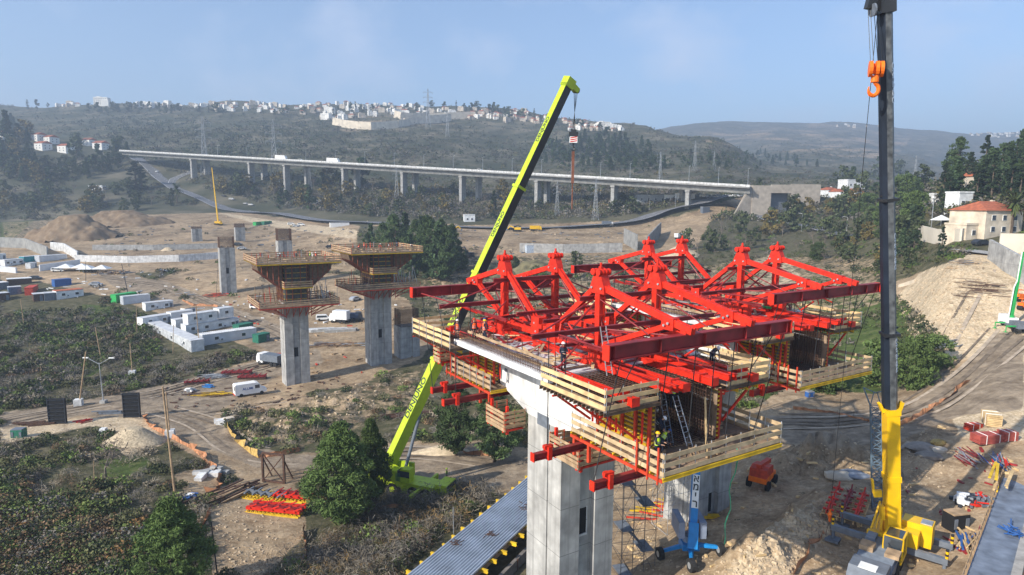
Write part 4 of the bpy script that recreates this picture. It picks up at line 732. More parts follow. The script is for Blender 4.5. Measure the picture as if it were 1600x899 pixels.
# loose stones
def stones():
    m_ = mat('rubble_stone', (.42, .33, .225), .95, var=.35, scale=1.2); V = []; Fq = []
    ico = [(-1, -1, -1), (1, -1, -1), (1, 1, -1), (-1, 1, -1), (-.7, -.7, .8), (.8, -.6, .7), (.6, .8, .9), (-.8, .6, .7)]; fc = [(3, 2, 1, 0), (4, 5, 6, 7), (0, 1, 5, 4), (1, 2, 6, 5), (2, 3, 7, 6), (3, 0, 4, 7)]
    Z = [([(1130, 899), (1190, 830), (1325, 755), (1345, 785), (1260, 870), (1230, 899)], 1700, (.05, .28)), ([(1400, 470), (1480, 410), (1540, 400), (1560, 520), (1470, 545), (1420, 520)], 2400, (.06, .3)), ([(180, 690), (240, 655), (250, 700), (200, 720)], 200, (.05, .2)), ([(60, 665), (240, 650), (200, 690), (0, 700)], 300, (.05, .15)), ([(370, 660), (560, 600), (660, 575), (650, 610), (480, 680), (400, 690)], 900, (.08, .35)), ([(270, 790), (440, 790), (430, 890), (350, 899)], 600, (.05, .2)), ([(1200, 690), (1380, 690), (1500, 660), (1480, 780), (1400, 899), (1000, 899), (1000, 800)], 2000, (.03, .18)), ([(400, 330), (740, 356), (980, 350), (980, 400), (500, 420), (180, 420), (120, 350)], 700, (.2, .7))]
    for poly, n, R in Z:
        xs = [p[0] for p in poly]; ys = [p[1] for p in poly]; px = RNG.uniform(min(xs), max(xs), n); py = RNG.uniform(min(ys), max(ys), n); k = inpoly(px, py, poly); P = ghits(px[k], py[k])
        for p in P:
            if np.isnan(p).any(): continue
            s = random.uniform(*R)*random.uniform(.5, 1.2); R3 = Matrix.Rotation(random.uniform(0, 6.3), 3, 'Z') @ Matrix.Rotation(random.uniform(-.5, .5), 3, 'X'); k0 = len(V)
            V += [tuple(Vector(p)+R3 @ Vector((a*s*random.uniform(.6, 1.2), b*s*.8, c*s*.6))) for a, b, c in ico]; Fq += [tuple(k0+i for i in f) for f in fc]
    o = arrmesh('stones', np.array(V), np.array(Fq), m_, False); o['kind'] = 'stuff'
stones()
# ---------------------------------------------------------------- new bridge: frame along the bridge (s), across it (w), height z
TH = .5551; BU = Vector((math.sin(TH), -math.cos(TH), 0)); BV = Vector((math.cos(TH), math.sin(TH), 0)); PA = Vector((3.63, 43.68, 0)); WW = 4.92
def B(s, w, z): return PA+BU*s+BV*w+Vector((0, 0, z))
RB = Matrix((BV, -BU, Vector((0, 0, 1)))).transposed()   # local x across, y backwards along the bridge
DB = BU*-6.24+BV*21.34+Vector((0, 0, .35))               # from the near bridge to the far one
HEAD = []
def both(t, labelB): HEAD.append((t, labelB)); return t
def bx(b, s0, s1, w0, w1, z0, z1): return b.box(B((s0+s1)/2, (w0+w1)/2, (z0+z1)/2), (abs(w1-w0), abs(s1-s0), abs(z1-z0)), RB)
def bm(b, a, c, w, h): return b.beam(B(*a), B(*c), w, h)
def tb(b, a, c, r, n=6): return b.tube(B(*a), B(*c), r, n=n)
def extr_s(b, poly_wz, s0, s1):   # cross-section (w,z) swept along s
    n = len(poly_wz); return b.add([B(s0, w, z) for w, z in poly_wz]+[B(s1, w, z) for w, z in poly_wz], [tuple(range(n))[::-1], tuple(range(n, 2*n))]+[(i, (i+1) % n, n+(i+1) % n, n+i) for i in range(n)])
def extr_w(b, poly_sz, w0, w1):
    n = len(poly_sz); return b.add([B(s, w0, z) for s, z in poly_sz]+[B(s, w1, z) for s, z in poly_sz], [tuple(range(n)), tuple(range(n, 2*n))[::-1]]+[(n+i, n+(i+1) % n, (i+1) % n, i) for i in range(n)])
PL = 4.37
def pier_plan():
    r0, r1, dp = 1.75, 3.2, .5
    return [(-PL, 0), (-1.75, 0), (-1.75, .1), (-1.5, .1), (-1.5, 0), (0, 0), (0, r0), (-dp, r0), (-dp, r1), (0, r1), (0, 5), (-PL, 5), (-PL, r1), (-PL+dp, r1), (-PL+dp, r0), (-PL, r0)]
def shaft(z0, z1): 
    b = MB(); pl = pier_plan(); n = len(pl); b.add([B(s, w, z0) for s, w in pl]+[B(s, w, z1) for s, w in pl], [tuple(range(n)), tuple(range(n, 2*n))[::-1]]+[(n+i, n+(i+1) % n, (i+1) % n, i) for i in range(n)]); return b
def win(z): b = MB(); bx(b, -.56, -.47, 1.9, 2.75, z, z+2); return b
def rebar_wall(b, s0, s1, w, z0, z1, st=.22, r=.018):
    n = int(abs(s1-s0)/st)
    for i in range(n+1): s = s0+(s1-s0)*i/max(1, n); bm(b, (s, w, z0), (s, w, z1+random.uniform(0, .15)), r*2, r*2)
    for i in range(int((z1-z0)/st)+1): z = z0+i*st; bm(b, (s0, w+.03, z), (s1, w+.03, z), r*2, r*2)
def rebar_front(b, s, w0, w1, z0, z1, st=.22, r=.018):
    n = int(abs(w1-w0)/st)
    for i in range(n+1): w = w0+(w1-w0)*i/n; bm(b, (s, w, z0), (s, w, z1+random.uniform(0, .15)), r*2, r*2)
    for i in range(int((z1-z0)/st)+1): z = z0+i*st; bm(b, (s+.03, w0, z), (s+.03, w1, z), r*2, r*2)
def rail(b_board, b_post, pts, z, boards=(.16, .62, 1.08), bh=.24, post=1.5, inside=.05, top=1.3):
    """timber guard: boards along a polyline of (s,w) with steel posts"""
    for (s0, w0), (s1, w1) in zip(pts, pts[1:]):
        L = math.hypot(s1-s0, w1-w0); n = max(1, round(L/2.4))
        for k in boards:
            for i in range(n):
                a, c = i/n, (i+1)/n; j = random.uniform(-.03, .03)
                bm(b_board, (s0+(s1-s0)*a, w0+(w1-w0)*a, z+k+j), (s0+(s1-s0)*c, w0+(w1-w0)*c, z+k+j+random.uniform(-.02, .02)), .045, bh)
        n = max(1, round(L/post)); nx, ny = -(w1-w0)/L*.07, (s1-s0)/L*.07
        for i in range(n+1): s, w = s0+(s1-s0)*i/n+nx, w0+(w1-w0)*i/n+ny; tb(b_post, (s, w, z-.15), (s, w, z+top), .028, 5)
def bridge_pier(zg, label, labelB):
    t = both(thing('bridge_pier', label, 'bridge pier', B(0, 2.5, zg)), labelB); o = t.location
    shaft(zg, 24).build('shaft', CONC, t, o); win(15.4).build('window_opening', DARK, t, o); win(4.5+zg).build('window_opening', DARK, t, o)
    f = MB()
    for w in (1.86, 2.75): bx(f, -.5, -.42, w, w+.05, 15.3, 17.5)
    bx(f, -.5, -.38, 1.86, 2.8, 15.25, 15.4); f.build('window_frame', CONC_W, t, o)
    h = MB(); extr_w(h, [(-8.6, 25.4), (-4.4, 24.0), (0, 24.0), (4.2, 25.4), (4.2, 29.0), (-8.6, 29.0)], 0, WW+.08); h.build('pier_head', CONC_W, t, o)
    d = MB(); extr_s(d, [(-4.2, 29.1), (-4.2, 29.5), (9.1, 29.5), (9.1, 29.1), (6.0, 28.9), (5.0, 28.5), (-.08, 28.5), (-1.0, 28.9)], 4.2, -8.6); d.build('deck_slab', CONC_W, t, o)
    # patched slots and lifting loops in the pier face, starter bars along the slab edge and at the open ends
    k = MB(); bx(k, -3.1, -1.6, -.03, .0, 23.6, 24.5); bx(k, -7.9, -7.5, -.03, 0, 26.5, 26.8); k.build('patch', GREY, t, o)
    r = MB()
    for i in range(64): s = -8.5+i*.2; bm(r, (s, -4.0, 29.4), (s, -4.0, 30.0), .03, .03); bm(r, (s, -4.0, 30.0), (s, -3.6, 30.0), .03, .03); bm(r, (s, -3.6, 30.0), (s, -3.6, 29.4), .03, .03)
    for z in (29.65, 29.82, 30.0): bm(r, (-8.6, -4.0, z), (4.2, -4.0, z), .03, .03)
    r.build('starter_bars', RUST, t, o)
    r = MB()
    for s1, q in ((4.2, 1), (-8.6, -1)):
        for i in range(48): w = -4.0+i*.27; z = 29.35-random.random()*.3; bm(r, (s1, w, z), (s1+q*random.uniform(.5, 1.0), w, z), .035, .035)
    r.build('end_bars', RUST, t, o); return t
bridge_pier(4.0, 'tall concrete pier nearest the viewer with its white concrete pier head, left bridge', 'tall concrete pier in shade behind the blue boom lift, right bridge')
def edge_guard(w, bs, lab, labB):
    g = MB(); q = MB(); kb = both(thing('edge_guard', lab, 'guard rail', B(-2, w, 29.5)), labB); rail(g, q, [(-8.2, w), (3.4, w)], 29.5, bs, .2, 1.9); g.build('boards', WOOD_O, kb, kb.location); q.build('posts', RUST, kb, kb.location)
edge_guard(-3.2, (.14, .55), 'old timber guard boards along the left slab edge above the white pier head', 'timber guard boards along the left slab edge of the farther right bridge'); edge_guard(8.2, (.14, .55, .95), 'timber guard boards along the far slab edge behind the red towers of the left bridge', 'timber guard boards along the right slab edge of the farther bridge')
def deck_litter():
    t = both(thing('deck_materials', 'planks, tubes and steel left lying on the concrete deck between the red towers', 'building material', B(-2, 2.5, 29.52)), 'planks, tubes and steel lying on the deck of the farther right bridge'); o = t.location
    for nm, m, n in (('planks', WOOD, 36), ('old_planks', WOOD_O, 40), ('tubes', STEEL, 36), ('steel_pieces', RED_D, 34)):
        p = MB()
        for i in range(n):
            if nm == 'tubes' and i: p.build('tube', m, t, o); p = MB()
            s = random.uniform(-8.2, 4); w = random.uniform(-2.8, 8); a = random.uniform(0, 3.1); l = random.uniform(.5, 1.7); z = 29.56+random.uniform(0, .35)
            if nm == 'boxes': bx(p, s-.3, s+.3, w-.25, w+.25, 29.5, 29.5+random.uniform(.25, .8))
            else: bm(p, (s-math.cos(a)*l, w-math.sin(a)*l, z), (s+math.cos(a)*l, w+math.sin(a)*l, z+random.uniform(-.05, .12)), .07 if nm == 'tubes' else .2, .06)
        p.build(nm if nm != 'tubes' else 'tube', m, t, o)
deck_litter()
def traveller(st, dr, tf, label, labelB):
    S = lambda t: st+dr*t
    T = both(thing('form_traveller', label, 'form traveller', B(st, WW/2, 29.5)), labelB); o = T.location
    for w in (0, WW):
        p = MB()
        for q in (-.19, .19): bx(p, S(0)-.22, S(0)+.22, w+q-.055, w+q+.055, 30.3, 35.2)
        bx(p, S(0)-.16, S(0)+.16, w-.14, w+.14, 30.3, 35.2)
        for z in (31.6, 32.9, 34.0): bx(p, S(0)-.25, S(0)+.25, w-.27, w+.27, z, z+.1)
        post = p.build('tower_post', RED, T, o)
        p = MB(); q = .30; gs = [(-.72, 34.35), (.72, 34.35), (.66, 34.8), (.34, 35.55), (-.34, 35.55), (-.66, 34.8)]; extr_w(p, [(S(x*dr), z) for x, z in gs], w-q, w+q); p.build('gusset', RED, post, o)
        p = MB()
        for k in (-.26, .26):
            p.tube(B(S(k), w-.42, 35.72), B(S(k), w+.42, 35.72), .17, n=14)
            for e in (-.42, -.14, .14, .42): p.tube(B(S(k), w+e-.05, 35.72), B(S(k), w+e+.05, 35.72), .215, n=14)
        p.tube(B(S(0), w, 35.5), B(S(0), w, 36.3), .08, n=8); bx(p, S(0)-.12, S(0)+.12, w-.1, w+.1, 35.5, 36.05); p.build('cap_rollers', RED, post, o)
        for nm, a, c, ww_, h_ in (('front_diagonal', (.35, 34.75), (tf+.55, 33.22), .34, .40), ('rear_diagonal', (-.35, 34.75), (-4.9, 31.25), .34, .36), ('strut', (.2, 31.0), (tf-1.15, 33.3), .30, .30), ('bottom_chord', (-5.3, 30.55), (.7, 30.55), .40, .42)):
            p = MB(); bm(p, (S(a[0]), w-.12, a[1]), (S(c[0]), w-.12, c[1]), .10, h_); bm(p, (S(a[0]), w+.12, a[1]), (S(c[0]), w+.12, c[1]), .10, h_); bm(p, (S(a[0]), w, a[1]), (S(c[0]), w, c[1]), ww_*.5, h_*.6); p.build(nm, RED, T, o)
        p = MB(); bx(p, S(-4.9)-.5, S(-4.9)+.5, w-.36, w+.36, 30.3, 31.75); bx(p, S(-5.6)-.22, S(-5.6)+.22, w-.4, w+.4, 31.0, 31.3); p.build('rear_anchor', RED, T, o)
        p = MB(); bx(p, S(0)-.6, S(0)+.6, w-.42, w+.42, 29.95, 30.5); bx(p, S(.9)-.22, S(.9)+.22, w-.3, w+.3, 29.9, 30.9); p.build('jack_stand', RED, T, o)
        p = MB(); bx(p, S(tf-1.15)-.45, S(tf-1.15)+.45, w-.25, w+.25, 33.05, 33.75); bx(p, S(tf)-.2, S(tf)+.2, w-.2, w+.2, 32.95, 33.2); p.build('node_plate', RED, T, o)
        p = MB()
        for (t_, z) in ((.45, 34.7), (-.45, 34.7), (tf-1.0, 33.45), (tf-1.3, 33.3), (-4.8, 31.3), (-5.0, 30.7)): p.tube(B(S(t_), w-.40, z), B(S(t_), w-.33, z), .075, n=8); p.tube(B(S(t_), w+.33, z), B(S(t_), w+.40, z), .075, n=8)
        p.build('pins', STEEL, T, o)
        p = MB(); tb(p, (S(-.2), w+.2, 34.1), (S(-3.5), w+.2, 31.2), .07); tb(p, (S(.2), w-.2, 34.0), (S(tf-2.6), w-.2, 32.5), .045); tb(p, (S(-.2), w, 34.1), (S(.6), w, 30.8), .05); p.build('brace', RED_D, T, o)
        p = MB()
        for q in (-.25, .25): p.ibeam(B(S(-6.2), w+q, 29.72), B(S(tf-.6), w+q, 29.72), .2, .4)
        p.build('rail_beam', RED, T, o)
    for t_, z, w0, w1, h_ in ((-.45, 34.0, -1.3, 6.3, .3), (.45, 32.15, -5.5, 10.2, .3), (-4.2, 31.95, -1.5, 6.4, .26), (-.6, 31.1, -2.5, 7.5, .22)):
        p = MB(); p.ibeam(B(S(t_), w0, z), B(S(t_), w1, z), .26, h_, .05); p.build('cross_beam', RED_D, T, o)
    p = MB()
    for a, c in (((0, 31.2), (WW, 34.0)), ((0, 34.0), (WW, 31.2)), ((0, 32.3), (-3.0, 29.8)), ((WW, 32.3), (WW+3.0, 29.8))): tb(p, (S(-.3), a[0], a[1]), (S(-.3), c[0], c[1]), .055)
    for a, c in (((.4, -5.4, 32.1), (-.4, 0, 34.0)), ((.4, 10.1, 32.1), (-.4, WW, 34.0)), ((.5, -3.6, 32.1), (tf, -4.8, 32.5)), ((.5, 8.6, 32.1), (tf, 8.2, 32.5)), ((.6, 0, 32.1), (tf, 2.4, 32.4)), ((.6, WW, 32.1), (tf, 2.4, 32.4))): tb(p, (S(a[0]), a[1], a[2]), (S(c[0]), c[1], c[2]), .06)
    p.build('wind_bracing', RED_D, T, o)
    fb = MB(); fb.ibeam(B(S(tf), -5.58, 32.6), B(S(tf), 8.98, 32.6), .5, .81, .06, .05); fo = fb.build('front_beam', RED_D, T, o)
    p = MB()
    for w in (-5.6, 8.96): p = MB(); bx(p, S(tf)-.27, S(tf)+.27, w, w+.05, 32.18, 33.02); p.build('end_plate', RED, fo, o)
    for w in (-5.2, 8.6, -2, 1.4, 4.8, 7): p = MB(); bx(p, S(tf)-.235, S(tf)+.235, w, w+.04, 32.27, 32.93); p.build('stiffener', RED_D, fo, o)
    # runners that carry the deck form, cross beams below, hanger rods
    for w in (-2.6, 1.3, 3.7, 7.4):
        p = MB()
        for q in (-.16, .16): p.ibeam(B(S(-1.6), w+q, 29.55 if 0 < w < 5 else 29.3), B(S(tf-1.0), w+q, 29.55 if 0 < w < 5 else 29.3), .16, .46)
        bx(p, S(tf-.95)-.03, S(tf-.95)+.03, w-.3, w+.3, 29.05 if w < 0 or w > 5 else 29.3, 29.55 if w < 0 or w > 5 else 29.8); bx(p, S(tf-1.9)-.08, S(tf-1.9)+.08, w-.38, w+.38, 29.45, 29.85); p.build('runner_beam', RED, T, o)
    for t_, ex in ((.35, -5.3), (tf-1.9, -4.7)):
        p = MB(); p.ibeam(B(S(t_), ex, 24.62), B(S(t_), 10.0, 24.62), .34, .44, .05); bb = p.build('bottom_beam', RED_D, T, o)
        p = MB(); bx(p, S(t_)-.2, S(t_)+.2, ex-.02, ex+.06, 24.36, 24.9); p.build('end_plate', RED, bb, o)
        for w in (ex+1.15, 8.8): p = MB(); bx(p, S(t_)-.3, S(t_)+.3, w-.14, w+.14, 24.3, 25.15); bx(p, S(t_)-.14, S(t_)+.14, w-.32, w+.32, 25.0, 25.2); p.build('clamp', RED, bb, o)
    p = MB()
    for t_, zt in ((.35, 32.0), (tf, 32.2)):
        for w in ((-4.2, -2.9, 7.6, 8.8) if t_ < 1 else (-4.6, -3.4, -1.2, .9, 2.5, 4.1, 6.0, 7.6, 8.6)):
            p = MB(); tb(p, (S(t_), w, zt), (S(t_ if t_ < 1 else tf-1.9+(.0 if abs(w-2.5) > 4.5 else 1.5)), w, 24.8 if not (-3.6 < w < -1 or 5.5 < w < 8) else 29.0), .032, 5)
            p.build('hanger_rod', BLACK, T, o)
    for w in (.8, 4.1): p = MB(); p.tube(B(S(-.5), w, 30.15), B(S(.3), w, 30.15), .12, n=8); p.build('hydraulic_jack', GREEN, T, o)
    for w, t0, t1 in ((-1.6, -3, 3.5), (6.6, -3, 3.5), (2.5, -4.5, 4.0)):
        p = MB(); p.ibeam(B(S(t0), w, 31.3), B(S(t1), w, 31.3), .18, .22); p.build('longitudinal_tie', RED_D, T, o)
    for i in range(26): p = MB(); a_ = random.uniform(-5, tf-1); w = random.uniform(-2.5, 7.4); z = random.uniform(29.9, 31.8); tb(p, (S(a_), w, z), (S(a_+random.uniform(-2.2, 2.2)), w+random.uniform(-1.6, 1.6), z+random.uniform(-.3, 1.2)), random.choice((.035, .05, .07)), 5); p.build('secondary_strut', RED, T, o)
    for i in range(16): p = MB(); a_ = random.uniform(-5, tf-1.5); w = random.uniform(-2.6, 7.4); bx(p, S(a_)-.2, S(a_)+.2, w-.2, w+.2, 29.6, 29.6+random.uniform(.3, .9)); p.build('stool', RED, T, o); return T
traveller(3.82, 1, 7.27, 'red form traveller at the front, with the long dark red beam nearest the viewer', 'red form traveller at far right, its long beam reaching toward the black boom')
traveller(-7.99, -1, 5.66, 'red form traveller on the left end, its beam ending above the lime crane boom foot', 'red form traveller farthest back, its dark beam facing the valley')
def wing(s0, s1, w0, w1, lab, labB, out):
    t = both(thing('work_platform', lab, 'work platform', B((s0+s1)/2, (w0+w1)/2, 28.9)), labB); o = t.location; wo = w0 if out < 0 else w1
    p = MB(); n = 7
    for i in range(n):
        a = w0+(w1-w0)*i/n; bx(p, s0, s1, a+.02, a+(w1-w0)/n-.02, 28.88+random.uniform(-.012, .012), 28.96)
    p.build('deck', PLY, t, o)
    p = MB(); k = int(abs(s1-s0)/.36)
    for i in range(k+1): s = s0+(s1-s0)*i/k; p.ibeam(B(s, w0-.1, 28.76), B(s, w1+.1, 28.76), .1, .2, .04, .03)
    p.build('joists', mat('dark_timber', (.13, .085, .055), .85, var=.4), t, o)
    p = MB()
    for i in range(3): w = w0+1.0+(w1-w0-2.0)*i/2; p.ibeam(B(s0, w, 28.52), B(s1, w, 28.52), .12, .24, .04, .03)
    p.build('bearers', YEL, t, o)
    g = MB(); q = MB(); se = s1; rail(g, q, [(s0, wo), (se, wo)], 28.92, bh=.26); rail(g, q, [(se, w0), (se, w1)], 28.92, bh=.24); g.build('guard_boards', WOOD, t, o); q.build('guard_posts', STEEL, t, o)
    p = MB(); wi = w1-.4 if out < 0 else w0+.4
    for s in (s0+.8, (s0+s1)/2, s1-.8): bm(p, (s, wo-out*.6, 28.4), (s, wi+out*.2, 26.4), .12, .14); bm(p, (s, wi, 28.4), (s, wi, 26.2), .12, .12); bm(p, (s, wo-out*.3, 28.36), (s, wi, 28.36), .1, .1)
    p.build('bracket', RED, t, o)
wing(3.6, 9.7, -4.35, -.45, 'timber work platform with pale boards at the near left corner, nearest the viewer', 'timber work platform on the left wing of the right-hand front, behind the red beam', -1)
wing(3.6, 9.7, 5.4, 9.3, 'timber work platform with pale boards at the right wing behind the ladder and climbers', 'timber work platform at far right with yellow joists, outermost toward the black boom', 1)
wing(-8.0, -15.2, -4.8, -.45, 'timber work platform with pale boards at the far left corner, above the lime crane', 'timber work platform at the back left of the right bridge', -1)
wing(-8.0, -15.2, 5.4, 9.3, 'timber work platform hidden behind the red towers at the back of the left bridge', 'timber work platform at the back right of the right bridge', 1)
def sideform(s0, s1, w, sg, lab, labB):
    t = both(thing('web_shuttering', lab, 'formwork', B((s0+s1)/2, w, 25.5)), labB); o = t.location
    p = MB(); bx(p, s0, s1, w, w+.03, 25.5, 28.5); p.build('sheet', PLY, t, o)
    p = MB()
    for i in range(11): z = 25.65+i*.28; p.ibeam(B(s0, w+sg*.14, z), B(s1, w+sg*.14, z), .2, .1, .03, .06)
    p.build('waler_beams', YEL, t, o)
    n = max(3, round(abs(s1-s0)/1.25))
    for i in range(n+1): s = s0+(s1-s0)*(i+.1)/(n+.2); p = MB(); bx(p, s-.09, s+.09, w+sg*.26, w+sg*.42, 25.3, 28.6); p.build('soldier', RED_O, t, o)
sideform(4.3, 9.2, -.12, -1, 'yellow web formwork with orange-red soldiers under the near left work platform', 'yellow web formwork of the right bridge under its left wing platform')
sideform(4.3, 9.2, 5.1, 1, 'yellow web formwork on the hidden right side of the near box', 'yellow web formwork facing the black boom on the right bridge')
sideform(-8.7, -13.0, -.12, -1, 'yellow web formwork with red soldiers left of the white pier head', 'yellow web formwork at the back left of the right bridge')
def cage(s0, s1, lab, labB):
    t = both(thing('rebar_cage', lab, 'rebar cage', B((s0+s1)/2, 2.4, 25.5)), labB); o = t.location
    p = MB()
    for w in (.12, .55, 4.4, 4.85): rebar_wall(p, s0, s1, w, 25.5, 29.3)
    p.build('web_bars', RUST, t, o); p = MB(); a, c = min(s0, s1), max(s0, s1)
    for z in (29.15, 29.4):
        for i in range(int(13/.3)): w = -3.9+i*.3; bm(p, (a, w, z), (c, w, z), .03, .03)
        for i in range(int((c-a)/.3)): s = a+i*.3; bm(p, (s, -3.9, z), (s, 8.8, z), .03, .03)
    p.build('deck_mat', RUST, t, o); p = MB()
    for i in range(int(4.8/.25)): w = .1+i*.25; bm(p, (a, w, 25.5), (c, w, 25.5), .035, .035)
    for i in range(int((c-a)/.25)): s = a+i*.25; bm(p, (s, .1, 25.5), (s, 4.8, 25.5), .035, .035)
    p.build('floor_bars', RUST, t, o)
    p = MB(); 
    for w in (.34, 4.6):
        tb(p, (s0, w, 28.3), (s1, w, 28.0), .06, 8)
    tb(p, (s0, 1.2, 29.3), (s1, 1.2, 29.3), .05, 8); tb(p, (s0, 3.9, 29.3), (s1, 3.9, 29.3), .05, 8); p.build('tendon_duct', STEEL, t, o)
cage(4.3, 8.9, 'dark rebar cage of the box girder behind the two climbing workers', 'dark rebar cage of the right bridge below the far right platform'); cage(-8.7, -12.9, 'rebar cage at the left end of the left bridge', 'rebar cage at the back of the right bridge')
def lower(s0, s1, lab, labB):
    t = both(thing('bottom_platform', lab, 'work platform', B((s0+s1)/2, 3.6, 25.1)), labB); o = t.location
    p = MB(); q = 1 if s1 > s0 else -1
    for i in range(12): w = -1.4+i*10.1/12; bx(p, s0, s1, w+.02, w+.82, 25.2+random.uniform(-.012, .012), 25.28)
    p.build('deck', PLY, t, o); p = MB()
    for i in range(9): s = s0+(s1-s0)*i/8; p.ibeam(B(s, -1.5, 25.04), B(s, 8.8, 25.04), .14, .24, .04, .04)
    p.build('joists', YEL, t, o)
    g = MB(); r = MB(); h = MB()
    rail(g, r, [(s0, -1.45), (s1, -1.45), (s1, 8.75), (s0, 8.75)], 25.25, (.12, .60, 1.08), .26, 1.2); g.build('guard_boards', WOOD_O if q < 0 else mat('grey_timber', (.46, .34, .20), .85, var=.3, scale=1.6), t, o); r.build('guard_posts', STEEL, t, o)
    for s in (s1-q*.3, s1-q*1.1, s1-q*2.0): bx(h, s-.05, s+.05, -1.62, -1.54, 24.7, 26.8)
    bm(h, (s0, -1.5, 24.95), (s1, -1.5, 24.95), .1, .18)
    for s in (s0+q*.3, s0+q*1.8): bx(h, s-.1, s+.1, -1.5, -1.3, 23.7, 25.0)
    h.build('hangers', RED_O, t, o)
lower(3.0, 11.3, 'lower timber platform with railings at the front corner, holding the yellow-vested workers', 'lower timber platform at far right between the pier in shade and the black boom'); lower(-7.6, -15.6, 'lower timber platform with old boards at the left end, beside the lime boom', 'lower timber platform at the back of the right bridge')
def hangplat(s0, s1, w0, w1, z, lab, labB):
    t = both(thing('hanging_platform', lab, 'work platform', B((s0+s1)/2, (w0+w1)/2, z)), labB); o = t.location
    p = MB(); bx(p, s0, s1, w0, w1, z, z+.08); bx(p, s0, s1, w0, w0+.15, z-.2, z); bx(p, s0, s1, w1-.15, w1, z-.2, z); p.build('deck', WOOD_O, t, o)
    g = MB(); r = MB(); rail(g, r, [(s0, w1), (s0, w0), (s1, w0), (s1, w1)], z+.08, (.15, .5, .85, 1.15), .2, 1.1); g.build('guard_boards', WOOD_O, t, o); r.build('guard_posts', RED_O, t, o)
    p = MB()
    for s in (s0+.25, s1-.25): bx(p, s-.09, s+.09, w0+.3, w0+.5, z-.5, z+1.7); bx(p, s-.07, s+.07, w0, w1, z-.3, z-.16)
    p.build('hanger', RED, t, o)
hangplat(-7.4, -4.6, -2.0, .9-1.0, 23.0, 'small hanging timber platform left of the near pier top', 'small hanging timber platform left of the shaded pier top')
hangplat(.3, 3.6, -1.3, 3.6, 22.9, 'hanging timber platform with red hangers in front of the near pier top', 'hanging timber platform in front of the shaded pier top')
hangplat(-15.9, -14.6, -2.6, -1.0, 26.2, 'small ladder-like timber box platform at the far left end beside the lime boom', 'small timber box platform at the back of the right bridge')
for t, lb in HEAD: dup(t, t.location+DB, None, None, lb)
# ---------------------------------------------------------------- the other piers
def other_pier(px, py, z1, label, cap=0, rebar=0, wz=None, sc=1.0, mats_=None):
    g = gp(px, py); o = g-B(-PL/2, 2.5, 0)+BU*PL/2*0; off = Vector((o.x, o.y, 0)); t = thing('bridge_pier', label, 'bridge pier', g)
    def mv(b): b.v = [tuple(Vector(p)+off) for p in b.v]; return b
    mv(shaft(g.z-1, z1)).build('shaft', CONC, t, g)
    if wz:
        for z in wz: mv(win(z)).build('window_opening', DARK, t, g)
    if rebar:
        b = MB(); 
        for s in (-PL+.15, -.15): rebar_front(b, s, .15, 4.85, z1, z1+rebar, .26, .03)
        for w in (.15, 4.85): rebar_wall(b, -PL+.15, -.15, w, z1, z1+rebar, .26, .03)
        mv(b).build('rebar', RUST, t, g)
    return t, mv, g, off
RST = mat('rusty_soldier', (.20, .06, .032), .75, var=.4)
